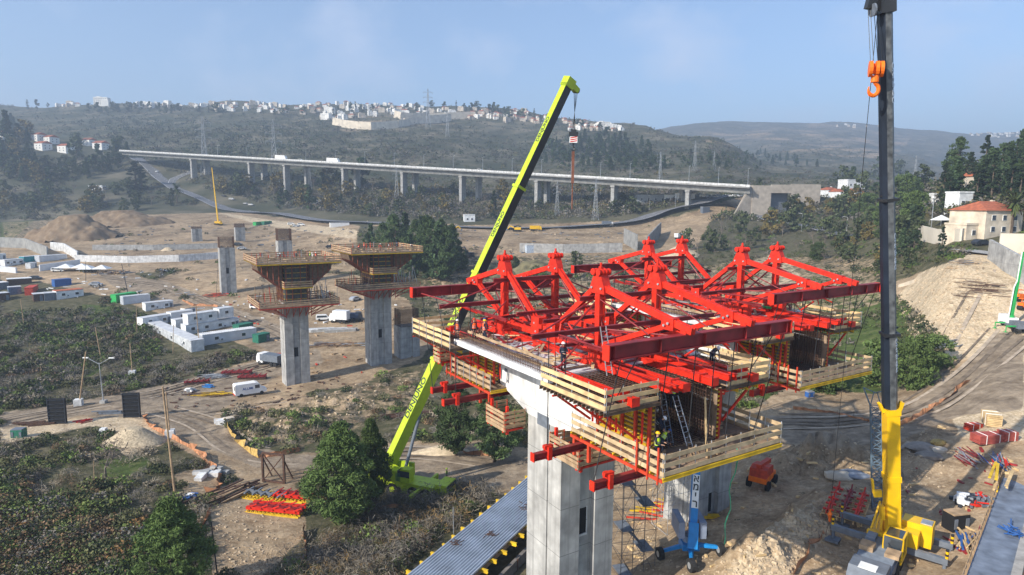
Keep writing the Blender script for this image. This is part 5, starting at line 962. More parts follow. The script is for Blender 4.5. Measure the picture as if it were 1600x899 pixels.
def pier_forms(off, zl, zt, label):
    """climbing formwork of a pier head: core forms, two platforms, red brackets"""
    def mv(b): b.v = [tuple(Vector(p)+off) for p in b.v]; return b
    t = thing('pier_head_formwork', label, 'formwork', B(-PL/2, 2.5, zl)+off); o = t.location
    p = MB(); bx(p, -5.5, 1.2, .2, 4.8, zl-.3, zt-.3); mv(p).build('core_form', mat('dark_form_sheet', (.06, .062, .06), .8, var=.4), t, o)
    p = MB(); 
    for i in range(7): z = zl+1+(zt-zl-2.4)*i/6; bx(p, 1.22, 1.36, .3, 4.7, z, z+.2); bx(p, -5.4, 1.1, .0, .14, z, z+.2); bx(p, -5.4, 1.1, 4.82, 4.96, z, z+.2)
    mv(p).build('waler_beams', mat('dull_yellow', (.34, .22, .04), .7, var=.4), t, o)
    p = MB()
    for w in (.4, 1.6, 3.3, 4.6): bx(p, 1.36, 1.5, w-.08, w+.08, zl+.6, zt-.4)
    for s in (-5, -3.6, -2.2, -.8, .6):
        for w, q in ((0, -1), (5, 1)): bx(p, s-.1, s+.1, w+q*.1, w+q*.3, zl+.4, zt-.6); bm(p, (s, w+q*.2, zl+3.3), (s, w+q*5.0, zt-1.8), .16, .22)
    mv(p).build('soldier', RST, t, o)
    p = MB()
    for w, q in ((0, -1), (5, 1)): extr_s(p, [(w+q*.35, zl+3.4), (w+q*4.9, zt-1.7), (w+q*5.2, zt-.5), (w+q*.35, zt-.5)][::q], 1.0, -5.4)
    mv(p).build('wing_form', mat('dark_timber', (.13, .085, .055), .85, var=.4), t, o)
    for q, w in ((-1, 0), (1, 5)):
        for s in (1.05, -5.45):
            p = MB()
            for k in range(4): f_ = (k+.5)/4; bm(p, (s, w+q*(.4+4.4*f_), zl+3.4+(zt-5.1-zl)*f_), (s, w+q*(.4+4.4*f_), zt-.5), .16, .2)
            bm(p, (s, w+q*.4, zl+3.3), (s, w+q*4.9, zt-1.75), .18, .2); bm(p, (s, w+q*.4, (zl+zt)/2+.6), (s, w+q*3.2, (zl+zt)/2+.9), .14, .16); mv(p).build('wing_rib', RST, t, o)
    for nm, z, a in (('upper', zt, (-9.5, 5.2, -5.9, 10.9)), ('middle', zl+(zt-zl)*.42, (.9, 3.1, -.4, 5.4)), ('lower', zl, (-8.5, 4.2, -5.6, 10.6))):
        p = MB(); bx(p, a[0], a[1], a[2], a[3], z-.08, z) if nm != 'lower' else [bx(p, *q, z-.08, z) for q in ((.3, a[1], a[2], a[3]), (a[0], -PL-.3, a[2], a[3]), (-PL-.3, .3, a[2], -.3), (-PL-.3, .3, 5.3, a[3]))]
        dk = mv(p).build('platform_deck', PLY, t, o)
        g = MB(); r = MB(); rail(g, r, [(a[1], a[2]), (a[1], a[3]), (a[0], a[3]), (a[0], a[2]), (a[1], a[2])] if nm != 'middle' else [(a[0], a[2]), (a[1], a[2]), (a[1], a[3]), (a[0], a[3])], z, (.2, .65, 1.1), .26, 1.6); mv(g).build('guard_boards', WOOD_O, t, o); mv(r).build('guard_posts', RED_O, t, o)
        p = MB()
        for i in range(14): s = a[0]+(a[1]-a[0])*i/13; p.ibeam(B(s, a[2], z-.2), B(s, a[3], z-.2), .14, .22, .04, .04)
        mv(p).build('joists', YEL if nm != 'lower' else RED_O, t, o)
    p = MB()
    for s in (-7, -4.6, -2.2, .2, 2.6):
        for w, q in ((-.05, -1), (5.05, 1)): bm(p, (s, w+q*5.2, zl-.35), (s, w, zl-2.3), .12, .16); bm(p, (s, w+q*2.7, zl-.35), (s, w, zl-2.3), .1, .12); bm(p, (s, w, zl-.3), (s, w, zl-2.6), .12, .12)
    for w in (.5, 1.9, 3.2, 4.5):
        for s, q in ((.05, 1), (-PL-.05, -1)): bm(p, (s+q*3.4, w, zl-.35), (s, w, zl-2.6), .12, .16); bm(p, (s, w, zl-.3), (s, w, zl-2.9), .12, .12)
    mv(p).build('bracket', mat('dull_red', (.34, .06, .035), .7, var=.35), t, o)
    # trestle of light tubes hanging on the right
    p = MB()
    for i in range(26): s = random.uniform(-8, 4); w = random.uniform(5.6, 10.4); tb(p, (s, w, zl+.2), (s+random.uniform(-1, 1), w+random.uniform(-1, 1), zl+random.uniform(2, 5)), .05, 4)
    mv(p).build('props', STEEL, t, o)
    for i in range(34): p = MB(); s = random.uniform(-9, 4.5); w = random.uniform(-5, 10); tb(p, (s, w, zt), (s+random.uniform(-.4, .4), w, zt+random.uniform(.5, 1.7)), .05, 4); mv(p).build('upright_tube', random.choice((STEEL, RED_O, RUST)), t, o)
    for i in range(16): p = MB(); s = random.uniform(-8, 3.5); w = random.uniform(-4.5, 9.5); bx(p, s-.6, s+.6, w-.3, w+.3, zt, zt+random.uniform(.2, .6)); mv(p).build('timber_stack', WOOD_O, t, o)
    for i in range(22): p = MB(); s = random.uniform(-8, 4); w = random.choice((random.uniform(-5, -1), random.uniform(6, 10))); tb(p, (s, w, zl), (s+random.uniform(-.5, .5), w+random.uniform(-.5, .5), zl+random.uniform(1.5, 4)), .06, 4); mv(p).build('upright_tube', random.choice((WOOD_O, RED_O, RUST)), t, o)
    return t
_t, _mv, G1, O1 = other_pier(463, 597, 19.2, 'concrete pier with formwork head, left one of the two, beside the white van', wz=(7.0,)); FORM1 = pier_forms(O1, 18.6, 27.6, 'timber and red steel formwork head on the left of the two formwork piers')
_t, _mv, G2, O2 = other_pier(592, 567, 21.2, 'concrete pier with formwork head, right one of the two, near the pine grove', wz=(8.5,)); FORM2 = pier_forms(O2, 20.6, 28.8, 'timber and red steel formwork head on the right of the two formwork piers')
other_pier(357, 457, 23.5, 'bare concrete pier with rusty rebar top left of the formwork piers', rebar=3.8, wz=(14.5,))
other_pier(446, 445, 25.5, 'bare concrete pier with rebar top half hidden behind the left formwork head', rebar=4.4)
other_pier(308, 377, 24.5, 'short concrete pier stub left of the bare pier in the dirt yard', rebar=1.2); other_pier(375, 376, 25.5, 'short concrete pier stub with pale starter bars right of the other stub', rebar=2.0)
other_pier(636, 556, 10.0, 'pier base with tall dark rebar cage right of the right formwork pier', rebar=4.2)
# ---------------------------------------------------------------- cranes
def V3(*a): return Vector(a)
def boom_box(b, p0, p1, w, h, up, m_top=0, m_side=1, w1=None, h1=None):
    k = len(b.f); b.beam(p0, p1, w, h, up, w1, h1); b.mi[k:] = [m_side, m_side, m_side, m_side, m_top, m_side]; return b
def lettering(txt, size, name, m, par, org, p, right, normal):
    x = right.normalized(); z = normal.normalized(); y = z.cross(x); M = Matrix((x, y, z)).transposed().to_4x4(); M.translation = p-Vector(org)+z*.015
    return text_mesh(txt, size, name, m, par, M, .006)
def lime_crane():
    base = gp(628, 768); base = Vector((base.x, base.y, base.z)); t = thing('mobile_crane', 'lime green mobile crane with long black-sided boom rising behind the red steelwork', 'crane', base); o = base
    f = V3(.93, -.36, 0); r = V3(.36, .93, 0); R = Matrix((f, r, V3(0, 0, 1))).transposed()
    def L(x, y, z): return base+f*x+r*y+V3(0, 0, z)
    b = MB(); b.box(L(-.5, 0, 1.55), (13.5, 2.6, .7), R); b.box(L(-4, 0, 2.0), (4, 2.6, .4), R); b.box(L(1.2, -1.25, 1.1), (1.0, .3, 1.1), R); b.build('carrier', LIME, t, o)
    b = MB(); b.prism(L(6.2, -1.3, 1.2), L(6.2, 1.3, 1.2), [(-.9, 0), (1.0, 0), (1.0, .5), (.6, 1.25), (-.9, 1.25)], V3(0, 0, 1)); dc = b.build('driver_cab', LIME, t, o); b = MB(); b.box(L(6.95, 0, 2.05), (.5, 2.3, .55), R); b.build('windscreen', GLASS, dc, o)
    for x in (-6, -4.3, -.6, 2.4, 4.2):
        for s in (-1, 1):
            w = MB(); w.wheel(L(x, s*1.15, .78), r, .78, .5, 20); wo = w.build('wheel', TYRE, t, o); q = MB(); q.wheel(L(x, s*1.42, .78), r, .4, .06, 14); q.build('rim', LIME, wo, o)
    for x in (-6.9, 3.3):
        for s in (-1, 1):
            q = MB(); q.beam(L(x, s*.6, 1.35), L(x, s*3.6, 1.35), .35, .4); q.tube(L(x, s*3.5, 1.4), L(x, s*3.5, .1), .14); q.box(L(x, s*3.5, .08), (.9, .9, .14), R); q.build('outrigger', LIME, t, o)
    q = MB()
    for i in range(5): q.box(L(1.2, -1.45, .75+i*.28), (.9, .1, .05), R)
    q.build('ladder', LIME, t, o)
    foot = L(-1.8, .2, 3.6); tip = at(886, 134, 86); ax = (tip-foot).normalized()
    up = V3(-.80, -.62, 0); up = (up-ax*up.dot(ax)).normalized(); side = up.cross(ax)
    b = MB(); b.box(L(-1.3, 1.0, 2.9), (5.2, .3, 1.6), R); b.box(L(-1.3, -1.0, 2.9), (5.2, .3, 1.6), R); b.box(L(-1.0, -1.55, 2.9), (3.4, .9, 1.4), R); so = b.build('superstructure', LIME, t, o)
    q = MB()
    for i in range(7): q.box(L(.66, -2.02, 2.4+i*.16), (.7, .04, .06), R)
    q.build('louvre', DGREEN, so, o)
    c = MB(); c.prism(L(1.4, -2.0, 2.3), L(1.4, -.9, 2.3), [(-.9, 0), (1.0, 0), (.8, 1.0), (.3, 1.7), (-.9, 1.7)], V3(0, 0, 1)); co = c.build('operator_cab', LIME, t, o); g = MB(); g.box(L(1.45, -1.45, 3.35), (1.7, 1.16, .8), R); g.build('cab_window', GLASS, co, o)
    b = MB(); b.box(L(-4.4, 0, 2.9), (1.4, 2.9, 1.5), R); b.build('counterweight', LIME, t, o)
    b = MB(); b.wheel(L(-3.2, -.2, 3.6), r, .6, 1.4, 14); b.wheel(L(-3.6, -.2, 4.2), r, .45, 1.2, 14); b.build('winch', STEEL, t, o)
    Ln = (tip-foot).length; cuts = [(0, .27, 1.12, 1.42), (.27, .50, 1.05, 1.34), (.50, .73, .98, 1.25), (.73, 1.0, .9, 1.15)]
    for i, (a, c, w, h) in enumerate(cuts):
        b = MB(); boom_box(b, foot+ax*Ln*a, foot+ax*Ln*c, w, h, up, 0, 0 if i == 0 else 1); bo = b.build('boom_section', [LIME, BLACK], t, o)
        b = MB(); b.beam(foot+ax*(Ln*c-.25), foot+ax*(Ln*c+.1), w+.25, h+.25, up); b.build('boom_collar', LIME, bo, o)
        for k, fr in enumerate(((.62,) if i == 0 else (.55,))):
            p = foot+ax*Ln*(a+(c-a)*fr)+up*h/2; lettering('DENJUNO', 1.25 if i == 0 else .78, 'lettering', BLACK, bo, o, p, ax, up)
    b = MB(); b.beam(tip-ax*.2, tip+ax*1.0, 1.2, 1.4, up); b.beam(tip+ax*.5, tip+ax*.3-up*1.9, .8, .7, ax); b.build('boom_head', LIME, t, o)
    b = MB()
    for k in (-.3, 0, .3): b.wheel(tip-up*1.7+side*k+ax*.3, side, .38, .12, 14)
    b.build('head_sheaves', BLACK, t, o)
    b = MB(); b.tube(L(.4, 0, 2.6), foot+ax*Ln*.16-up*.7, .22, n=10); b.tube(foot+ax*Ln*.10-up*1.0, foot+ax*Ln*.18-up*.75, .15, n=10); b.build('luffing_cylinder', GREY, t, o)
    hk = at(896, 214, 86.5); b = MB()
    for k in (-.35, -.1, .15, .4): b.tube(tip-up*1.7+side*k+ax*.3, hk+V3(k*.5, 0, 1.0), .03, n=4)
    b.build('hoist_rope', BLACK, t, o)
    h = thing('hook_block', 'black hook block with red and white striped plate hanging from the lime boom', 'hook', hk); b = MB(); b.extr([(-.6, -.3), (.6, -.3), (.6, .3), (-.6, .3)], 0, .6); b.extr([(-.35, -.25), (.35, -.25), (.35, .25), (-.35, .25)], .6, .95); b.build('sheave_block', BLACK, h)
    p = MB(); p.box((0, -.1, -.4), (1.0, .5, .8)); pl = p.build('plate', WHITE, h); q = MB()
    for k in (-.25, 0.0, .25): q.add([(-.45, -.36, k-.5), (-.45, -.36, k-.36), (.45, -.36, k-.22), (.45, -.36, k-.36)], [(3, 2, 1, 0)])
    q.build('stripe', RED, pl); p = MB(); p.path([V3(0, 0, -.8), V3(0, 0, -1.3), V3(.2, 0, -1.5), V3(.15, 0, -1.75), V3(-.1, 0, -1.8), V3(-.2, 0, -1.65)], .1, 6); p.build('hook', BLACK, h)
    s = MB(); s0 = hk-V3(0, 0, 1.9); s.beam(s0, s0-V3(0, 0, 4.2), .35, .35, V3(0, 1, 0)); s.tube(s0-V3(0, 0, 4.2), s0-V3(0, 0, 7.6), .09, n=6); so = s.build('hanging_steel_bar', mat('rust_steel', (.17, .07, .045), .8, var=.3)); tag(so, 'rusty steel bar hanging upright from the hook of the lime crane', 'steel bar')
lime_crane()
def black_crane():
    base = gp(1388, 862); t = thing('mobile_crane', 'yellow mobile crane with tall black telescopic boom standing at right, cab facing the viewer', 'crane', base); o = base
    f = V3(-.65, -.76, 0).normalized(); r = V3(-f.y, f.x, 0)*-1; R = Matrix((f, -r, V3(0, 0, 1))).transposed()   # r points to the picture's left
    def L(x, y, z): return base+f*x+r*y+V3(0, 0, z)
    b = MB(); b.box(L(2.3, 0, 1.35), (13, 2.7, .7), R); b.build('carrier', GREY, t, o)
    b = MB(); b.prism(L(8.0, -1.25, 1.0), L(8.0, 1.25, 1.0), [(-1.1, 0), (1.3, 0), (1.3, .7), (.7, 1.35), (-1.1, 1.35)], V3(0, 0, 1)); dc = b.build('driver_cab', GREY, t, o); b = MB(); b.box(L(9.32, 0, 1.3), (.06, 2.3, .5), R); b.box(L(8.3, 0, 2.37), (1.0, 1.2, .05), R); b.build('hood_panel', WHITE, dc, o); b = MB(); b.box(L(4.0, 0, 1.85), (5.4, 2.5, .3), R); b.box(L(2.4, .9, 2.0), (1.6, .7, .5), R); b.build('deck_cover', mat('blue_grey_deck', (.20, .24, .29), .5, var=.2), t, o)
    b = MB(); b.box(L(4.6, .8, 2.2), (1.2, 1.0, .4), R); b.box(L(4.6, -1.0, 2.15), (1.2, 1.0, .3), R); b.build('timber_pads', WOOD_O, t, o)
    for x in (-2.6, -1.0, 2.6, 4.3, 6.6):
        for s in (-1, 1): w = MB(); w.wheel(L(x, s*1.2, .72), r, .72, .45, 18); w.build('wheel', TYRE, t, o)
    for x in (-1.9, 1.2):
        for s in (-1, 1):
            q = MB(); q.beam(L(x, s*.8, 1.25), L(x, s*4.3, 1.25), .4, .5); q.tube(L(x, s*4.1, 1.3), L(x, s*4.1, .2), .14); q.box(L(x, s*4.1, .12), (1.1, 1.1, .2), R); ob = q.build('outrigger', GREY, t, o)
            q = MB()
            for i in range(4): q.m = i % 2; q.tube(L(x, s*4.2, 1.5+i*.2), L(x, s*4.2, 1.7+i*.2), .12, n=8)
            q.build('marker_post', [CRY, BLACK], ob, o)
    foot = at(1394, 828, 50.6); neck = at(1392, 640, 49.4); tip = at(1384, 14, 47.2); ax = (tip-foot).normalized(); Ln = (tip-foot).length
    up = V3(-.15, -1, 0); up = (up-ax*up.dot(ax)).normalized(); side = up.cross(ax)
    b = MB(); b.box(L(-.7, .55, 2.5), (3.4, .2, 1.5), R); b.box(L(-.7, -.35, 2.5), (3.4, .2, 1.5), R); b.box(L(-.7, .1, 1.95), (4.2, 2.4, .35), R)
    b.beam(L(1.3, 1.2, 2.2), L(.1, .9, 4.3), .14, .14); b.beam(L(1.0, .9, 2.2), L(-.2, .7, 4.3), .12, .12); b.beam(L(1.7, 1.4, 2.1), L(1.9, -1.2, 2.1), .35, .35); so = b.build('superstructure', CRY, t, o)
    kc = at(1396, 872, 48.7)
    def K(x, y, z): return kc+f*x*1.1+r*y*1.3+V3(0, 0, .15+z*1.2)
    c = MB(); c.box(K(0, 0, .1), (2.4, 1.45, .3), R)
    for x in (-.85, .85):
        for y in (-.5, .5): c.beam(K(x, y, .1), K(x-.15, y, 1.6), .13, .13)
        c.beam(K(x, -.5, .75), K(x, .5, .75), .1, .1) if x < 0 else None
    for y in (-.5, .5): c.beam(K(.7, y, 1.6), K(-1.0, y, 1.6), .13, .13)
    for x in (.7, -1.0): c.beam(K(x, -.5, 1.6), K(x, .5, 1.6), .13, .13)
    co = c.build('operator_cab', CRY, t, o); g = MB(); g.box(K(-.1, 0, .85), (2.05, 1.28, 1.85), R); g.build('cab_window', GLASS, co, o); g = MB(); g.tube(K(.92, -.3, .4), K(.92, .25, 1.2), .03); g.build('wiper', BLACK, co, o)
    b = MB(); wc = at(1434, 830, 50.8); b.box(wc, (1.5, 2.2, 1.9), R); b.box(wc+f*1.2+r*.5-V3(0, 0, .2), (1.6, 1.6, 1.3), R); b.box(wc+r*1.6, (1.0, 1.6, 1.2), R); cw_ = b.build('counterweight', CRY, t, o); b = MB(); b.box(wc-r*.6+V3(0, 0, .98), (1.0, .8, .06), R); b.build('cover_plate', STEEL, cw_, o)
    ly = (neck-foot).dot(ax)
    b = MB(); boom_box(b, foot-ax*.6, foot+ax*ly, .98, 1.05, up, 0, 0); bo = b.build('boom_section', [CRY, BLACK], t, o)
    b = MB(); b.beam(foot+ax*(ly-.5), foot+ax*ly, 1.12, 1.15, up); b.beam(foot+ax*(ly*.42), foot+ax*(ly*.42+.5), 1.12, 1.15, up)
    for s in (-1, 1): b.beam(foot+ax*(ly-.3)+side*s*.6, foot+ax*(ly+.45)+side*s*.85, .2, .5, up)
    b.build('boom_collar', CRY, bo, o)
    b = MB(); b.beam(foot+ax*(ly*.1)+side*.75, foot+ax*(ly*.1)+side*.75+ax*1.2, .3, .5, up); b.build('side_lug', CRY, t, o); b = MB(); b.beam(foot+ax*(ly*.33)+side*.9+up*.3, foot+ax*(ly*.33)+side*1.5+up*.3, .25, .6, ax); b.beam(foot+ax*(ly*.33)+side*1.5+up*.3, foot+ax*(ly*.45)+side*1.6+up*.3, .14, .3, up); b.build('jib_bracket', CRY, t, o)
    cuts = [(ly, Ln*.44, .96, 1.0), (Ln*.44, Ln*.67, .88, .92), (Ln*.67, Ln, .80, .84)]
    cuts[0] = (ly, Ln*.42, .96, 1.0); cuts[1] = (Ln*.42, Ln*.675, .9, .94); cuts[2] = (Ln*.675, Ln, .84, .88)
    BN = mat('shaded_boom_side', (.012, .018, .030), .5, var=.3, scale=.8); BG = mat('sunlit_scuffed_boom', (.035, .038, .042), .45, var=.6, scale=2.2, spec=.5, col2=(.15, .16, .165), detail=9)  # black boom: sunlit grey besides scuffs, and shaded side, put into the colours
    for i, (a, c, w, h) in enumerate(cuts):
        b = MB(); q = w*.5; prof = [(-q, -h/2), (q, -h/2), (q, h*.12), (q*.45, h/2), (-q*.45, h/2), (-q, h*.12)]; k = len(b.f); b.prism(foot+ax*a, foot+ax*c, prof, up); b.mi[k:] = [0]*len(b.mi[k:])
        for j in range(2, 8):
            if j-2 in (1, 2): b.mi[k+j] = 1
        sec = b.build('boom_section', [BG, BN], t, o)
        if i < 2: b = MB(); b.beam(foot+ax*(c-.15), foot+ax*(c+.05), w+.2, h+.2, up); b.beam(foot+ax*(c+.25)+side*.5, foot+ax*(c+.4)-side*.6, .12, .16, up); b.build('boom_collar', BLACK, sec, o)
        for sg in (-1, 1):
            pr = [Vector(v) for v in sec.data.vertices[0:0]]
        # lettering on the chamfer that faces the picture's right
        n_ = (up*.55+side*-(h*.38)).normalized() if False else None
        sd = -side if (-side).x > 0 else side; e0 = sd*q*.45+up*h/2; e1 = sd*q+up*h*.12; mid = (e0+e1)/2; tang = (e1-e0).normalized(); nn = ax.cross(tang); nn = nn if nn.dot(mid) > 0 else -nn
        lettering('DENJUNO', .62, 'lettering', mat('letter_grey', (.55, .6, .66), .6, var=.1), sec, o, foot+ax*(a+(c-a)*(.62 if i else .72))+mid+nn*.01, ax, nn)
    b = MB(); b.beam(tip-ax*.3, tip+ax*.9, 1.0, 1.1, up); b.beam(tip+ax*.2, tip+ax*.6+up*.2+side*1.3, .5, .8, ax); b.beam(tip+ax*.9+side*.2, tip+ax*2.2+side*1.0, .25, .3, up); b.beam(tip+ax*.4, tip+ax*.9-side*1.2, .3, .4, up); b.build('boom_head', BLACK, t, o)
    s0 = tip+side*(1.0 if side.x < 0 else -1.0)+up*.4; b = MB()
    for k in (-.25, 0, .25): b.wheel(s0+up*k, side, .42, .1, 14)
    b.build('head_sheaves', GREY, t, o)
    hk = at(1369, 100, 46.6); b = MB()
    for k in (-.42, -.2, .1, .42): b.tube(s0+V3(k*.8, 0, 0), hk+V3(k, 0, .2), .022, n=4)
    ball = at(1293, 818, 0.1); gb = gp(1293, 846); ball = Vector((gb.x+.3, gb.y+.5, gb.z+2.2)); top2 = at(1371, 22, 47); b.tube(top2, Vector((ball.x, ball.y, ball.z+.6)), .022, n=4); b.build('hoist_rope', BLACK, t, o)
    h = thing('hook_block', 'bright orange hook block hanging beside the tip of the black boom', 'hook', hk); b = MB()
    for k in (-.36, .1, .42): b.wheel((k, 0, -.35), V3(.9, -.35, 0), .55, .22, 16)
    b.box((0, 0, -.35), (.8, .3, .7)); b.build('sheave_block', ORANGE, h); q = MB(); q.tube((0, 0, -.8), (0, 0, -1.25), .26, n=12); q.build('swivel', ORANGE, h)
    q = MB(); pts = [V3(0, 0, -1.2)]+[V3(.36*math.cos(a)-.05, 0, -1.75+.42*math.sin(a)) for a in np.linspace(1.2, -3.6, 12)]; 
    for i, (a, c) in enumerate(zip(pts, pts[1:])): q.tube(a, c, .14 if i < 9 else .14-.03*(i-8), n=8)
    q.build('hook', ORANGE, h)
    h = thing('ball_hook', 'small orange ball hook with two sling legs hanging low left of the yellow crane', 'hook', ball); b = MB(); b.tube((0, 0, .6), (0, 0, .25), .08, n=8); b.tube((0, 0, .3), (0, 0, .1), .12, .24, n=12); b.tube((0, 0, .1), (0, 0, -.15), .24, .14, n=12); b.tube((0, 0, -.15), (0, 0, -.55), .14, .1, n=10); b.build('ball', ORANGE, h); b = MB(); b.tube((0, 0, -.5), (-.45, -.2, -2.1), .025, n=4); b.tube((0, 0, -.5), (.25, -.1, -2.1), .025, n=4); b.build('sling', RUST, h)
    j = thing('lattice_jib', 'blue-grey lattice jib standing upright against the left side of the black boom', 'crane jib', gp(1371, 800)); jo = j.location; p0 = jo+V3(0, 0, .1); p1 = at(1368, 608, jo.y-.5); a2 = (p1-p0).normalized(); ln = (p1-p0).length; b = MB(); x = V3(.9, -.42, 0); y = V3(.42, .9, 0); cs_ = []
    BG2 = mat('jib_blue', (.13, .19, .25), .5, var=.2)
    for sx, sy in ((-1, -1), (1, -1), (1, 1), (-1, 1)): cs_.append(lambda q, sx=sx, sy=sy: p0+a2*q*ln+x*sx*.45+y*sy*.4)
    for c in cs_: b.tube(c(0), c(.86), .06, n=5)
    N = 13
    for i in range(N):
        for k in range(4): a_, c_ = cs_[k], cs_[(k+1) % 4]; b.tube(a_(.86*i/N), c_(.86*(i+1)/N), .035, n=4); b.tube(c_(.86*i/N), a_(.86*(i+1)/N), .035, n=4); b.tube(a_(.86*(i+1)/N), c_(.86*(i+1)/N), .035, n=4)
    for s in (-1, 1): b.tube(p0+a2*.86*ln+x*s*.45, p0+a2*ln+x*s*1.0, .07, n=5); b.tube(p0+a2*.86*ln+x*s*.45, p0+a2*ln*.97+x*s*.15, .05, n=4); b.tube(p0+a2*ln+x*s*1.0, p0+a2*ln*.97, .05, n=4)
    b.build('lattice', BG2, j, jo); b = MB(); b.beam(p0+x*.75, p0+a2*ln*.42+x*.95, .3, .35, y); b.beam(p0+x*1.1, p0+a2*ln*.42+x*1.3, .2, .3, y); b.build('side_frame', BG2, j, jo)
black_crane()
# ---------------------------------------------------------------- blue boom lift, telehandler, scaffold towers
def boom_lift():
    base = gp(1076, 866); t = thing('boom_lift', 'blue boom lift on spread wheels with Hebrew letters down its raised boom', 'boom lift', base); o = base
    ctr = base+V3(0, 0, 1.0); hubs = [gp(1031, 874), gp(1125, 868), gp(1080, 893), gp(1098, 838)]
    b = MB(); b.box(ctr, (1.5, 1.5, .6))
    for hq in hubs: b.beam(ctr, hq+V3(0, 0, .75), .34, .38, w1=.22, h1=.25)
    b.build('chassis', BLUE.copy() if False else BLUE, t, o)
    for i, hq in enumerate(hubs):
        w = MB(); w.wheel(hq+V3(0, 0, .55), V3(.96, .2, 0), .58, .42, 20); wo = w.build('wheel', TYRE, t, o); q = MB(); q.wheel(hq+V3(0, 0, .55), V3(.96, .2, 0), .28, .46, 12); q.build('rim', STEEL, wo, o)
    b = MB(); b.tube(ctr, ctr+V3(0, 0, .9), .6, n=16)
    for s in (-1, 1): b.box(ctr+V3(s*.95, .4, 1.7), (.55, 2.6, 1.5))
    BG3 = mat('lift_grey_cowl', (.22, .26, .34), .45, var=.12); b.build('turntable', BG3, t, o)
    p0 = ctr+V3(-.05, -.9, .3); p1 = at(1090, 700, base.y+2.2); ax = (p1-p0).normalized(); up = V3(-.1, -1, 0); up = (up-ax*up.dot(ax)).normalized(); Ln = (p1-p0).length
    b = MB(); b.beam(p0, p1, .62, .62, up); bo = b.build('boom', BLUE, t, o); b = MB(); b.beam(p0-ax*.2+up*.35, p0+ax*2.0+up*.35, .85, .35, up); b.beam(p0+up*.2, p0-V3(0, .2, .9), .25, .25); b.build('boom_knuckle', BLUE, t, o)
    w = MB(); a, c = .38, .72; w.beam(p0+ax*Ln*a+up*.318, p0+ax*Ln*c+up*.318, .60, .02, up); wo = w.build('name_panel', WHITE, bo, o)
    rt = ax.cross(up); rt = rt if rt.x > 0 else -rt
    for i, ch in enumerate('אמיר'): lettering(ch, .85, 'lettering', BLACK, wo, o, p0+ax*Ln*(c-(c-a)*(i+.5)/4)+up*.335, rt, up)
    b = MB(); q = p1; b.tube(q, q+ax*5.5, .2, n=8); b.build('jib', BLUE, bo, o)
boom_lift()
def orange_lift():
    base = gp(1190, 758); t = thing('telehandler', 'orange-red wheeled lift parked in shade behind the far pier', 'telehandler', base, .9)
    b = MB(); b.box((0, 0, 1.15), (3.4, 1.9, .6)); b.build('chassis', ORANGE, t); b = MB(); b.prism((-.4, -.9, 1.4), (-.4, .9, 1.4), [(-1.3, 0), (1.3, 0), (1.1, .9), (.3, 1.1), (-1.2, .9)]); b.build('engine_cover', RED_O, t); b = MB(); b.beam((-1.5, 0, 2.6), (2.2, 0, 2.2), .5, .45); b.build('boom', RED_O, t)  # cover and boom darker: shade behind the pier put into their colour
    for x in (-1.2, 1.2):
        for s in (-1, 1): w = MB(); w.wheel((x, s*1.0, .55), (0, 1, 0), .55, .4, 16); w.build('wheel', TYRE, t)
orange_lift()
def scaffold(px, py, ztop, w, d, rz, label, m, stair=True):
    g = gp(px, py); t = thing('scaffold_tower', label, 'scaffold', g, rz); h = ztop-g.z; b = MB(); n = max(2, int(h/2)); st = h/n
    for x in (-w/2, -w/6, w/6, w/2):
        for y in (-d/2, d/2): b.tube((x, y, 0), (x, y, h), .03, n=4)
    for i in range(n+1):
        z = i*st
        for y in (-d/2, d/2): b.tube((-w/2, y, z), (w/2, y, z), .025, n=4); b.tube((-w/2, y, z-st*.5), (w/2, y, z-st*.5), .022, n=4) if i else 0
        for x in (-w/2, w/2): b.tube((x, -d/2, z), (x, d/2, z), .025, n=4)
        if i < n:
            for y in (-d/2, d/2):
                for k in range(3): x0, x1 = -w/2+k*w/3, -w/2+(k+1)*w/3; b.tube((x0, y, z), (x1, y, z+st), .02, n=4) if (i+k) % 2 else b.tube((x1, y, z), (x0, y, z+st), .02, n=4)
    b.build('tube_frame', m, t)
    if stair:
        for i in range(0, n, 2):
            z = i*st; s = MB(); s.box((-w*.3, 0, z+.05), (w*.35, d*.9, .06)); s.build('landing', GREY, t); s = MB(); s.box((w*.3, 0, z+st+.05), (w*.35, d*.9, .06)); s.build('landing', GREY, t); s = MB()
            for q in (-.35, .35): s.beam((w*.3, q+.2, z+st), (-w*.28, q+.2, z+.1+st*2), .06, .22)
            for k in range(8): f = (k+.5)/8; s.box((w*.3-w*.58*f, .2, z+st+st*f+.02), (.24, .7, .04))
            s.build('stair_flight', GREY, t)
    return t
scaffold(988, 890, 24, 3.3, 2.2, .25, 'dark scaffold stair tower standing right of the near concrete pier', mat('scaffold_dark', (.10, .10, .105), .6, .4)); scaffold(1052, 822, 22, 3.4, 2.6, .4, 'bright aluminium scaffold tower behind the stair tower, left of the blue lift', STEEL, False)
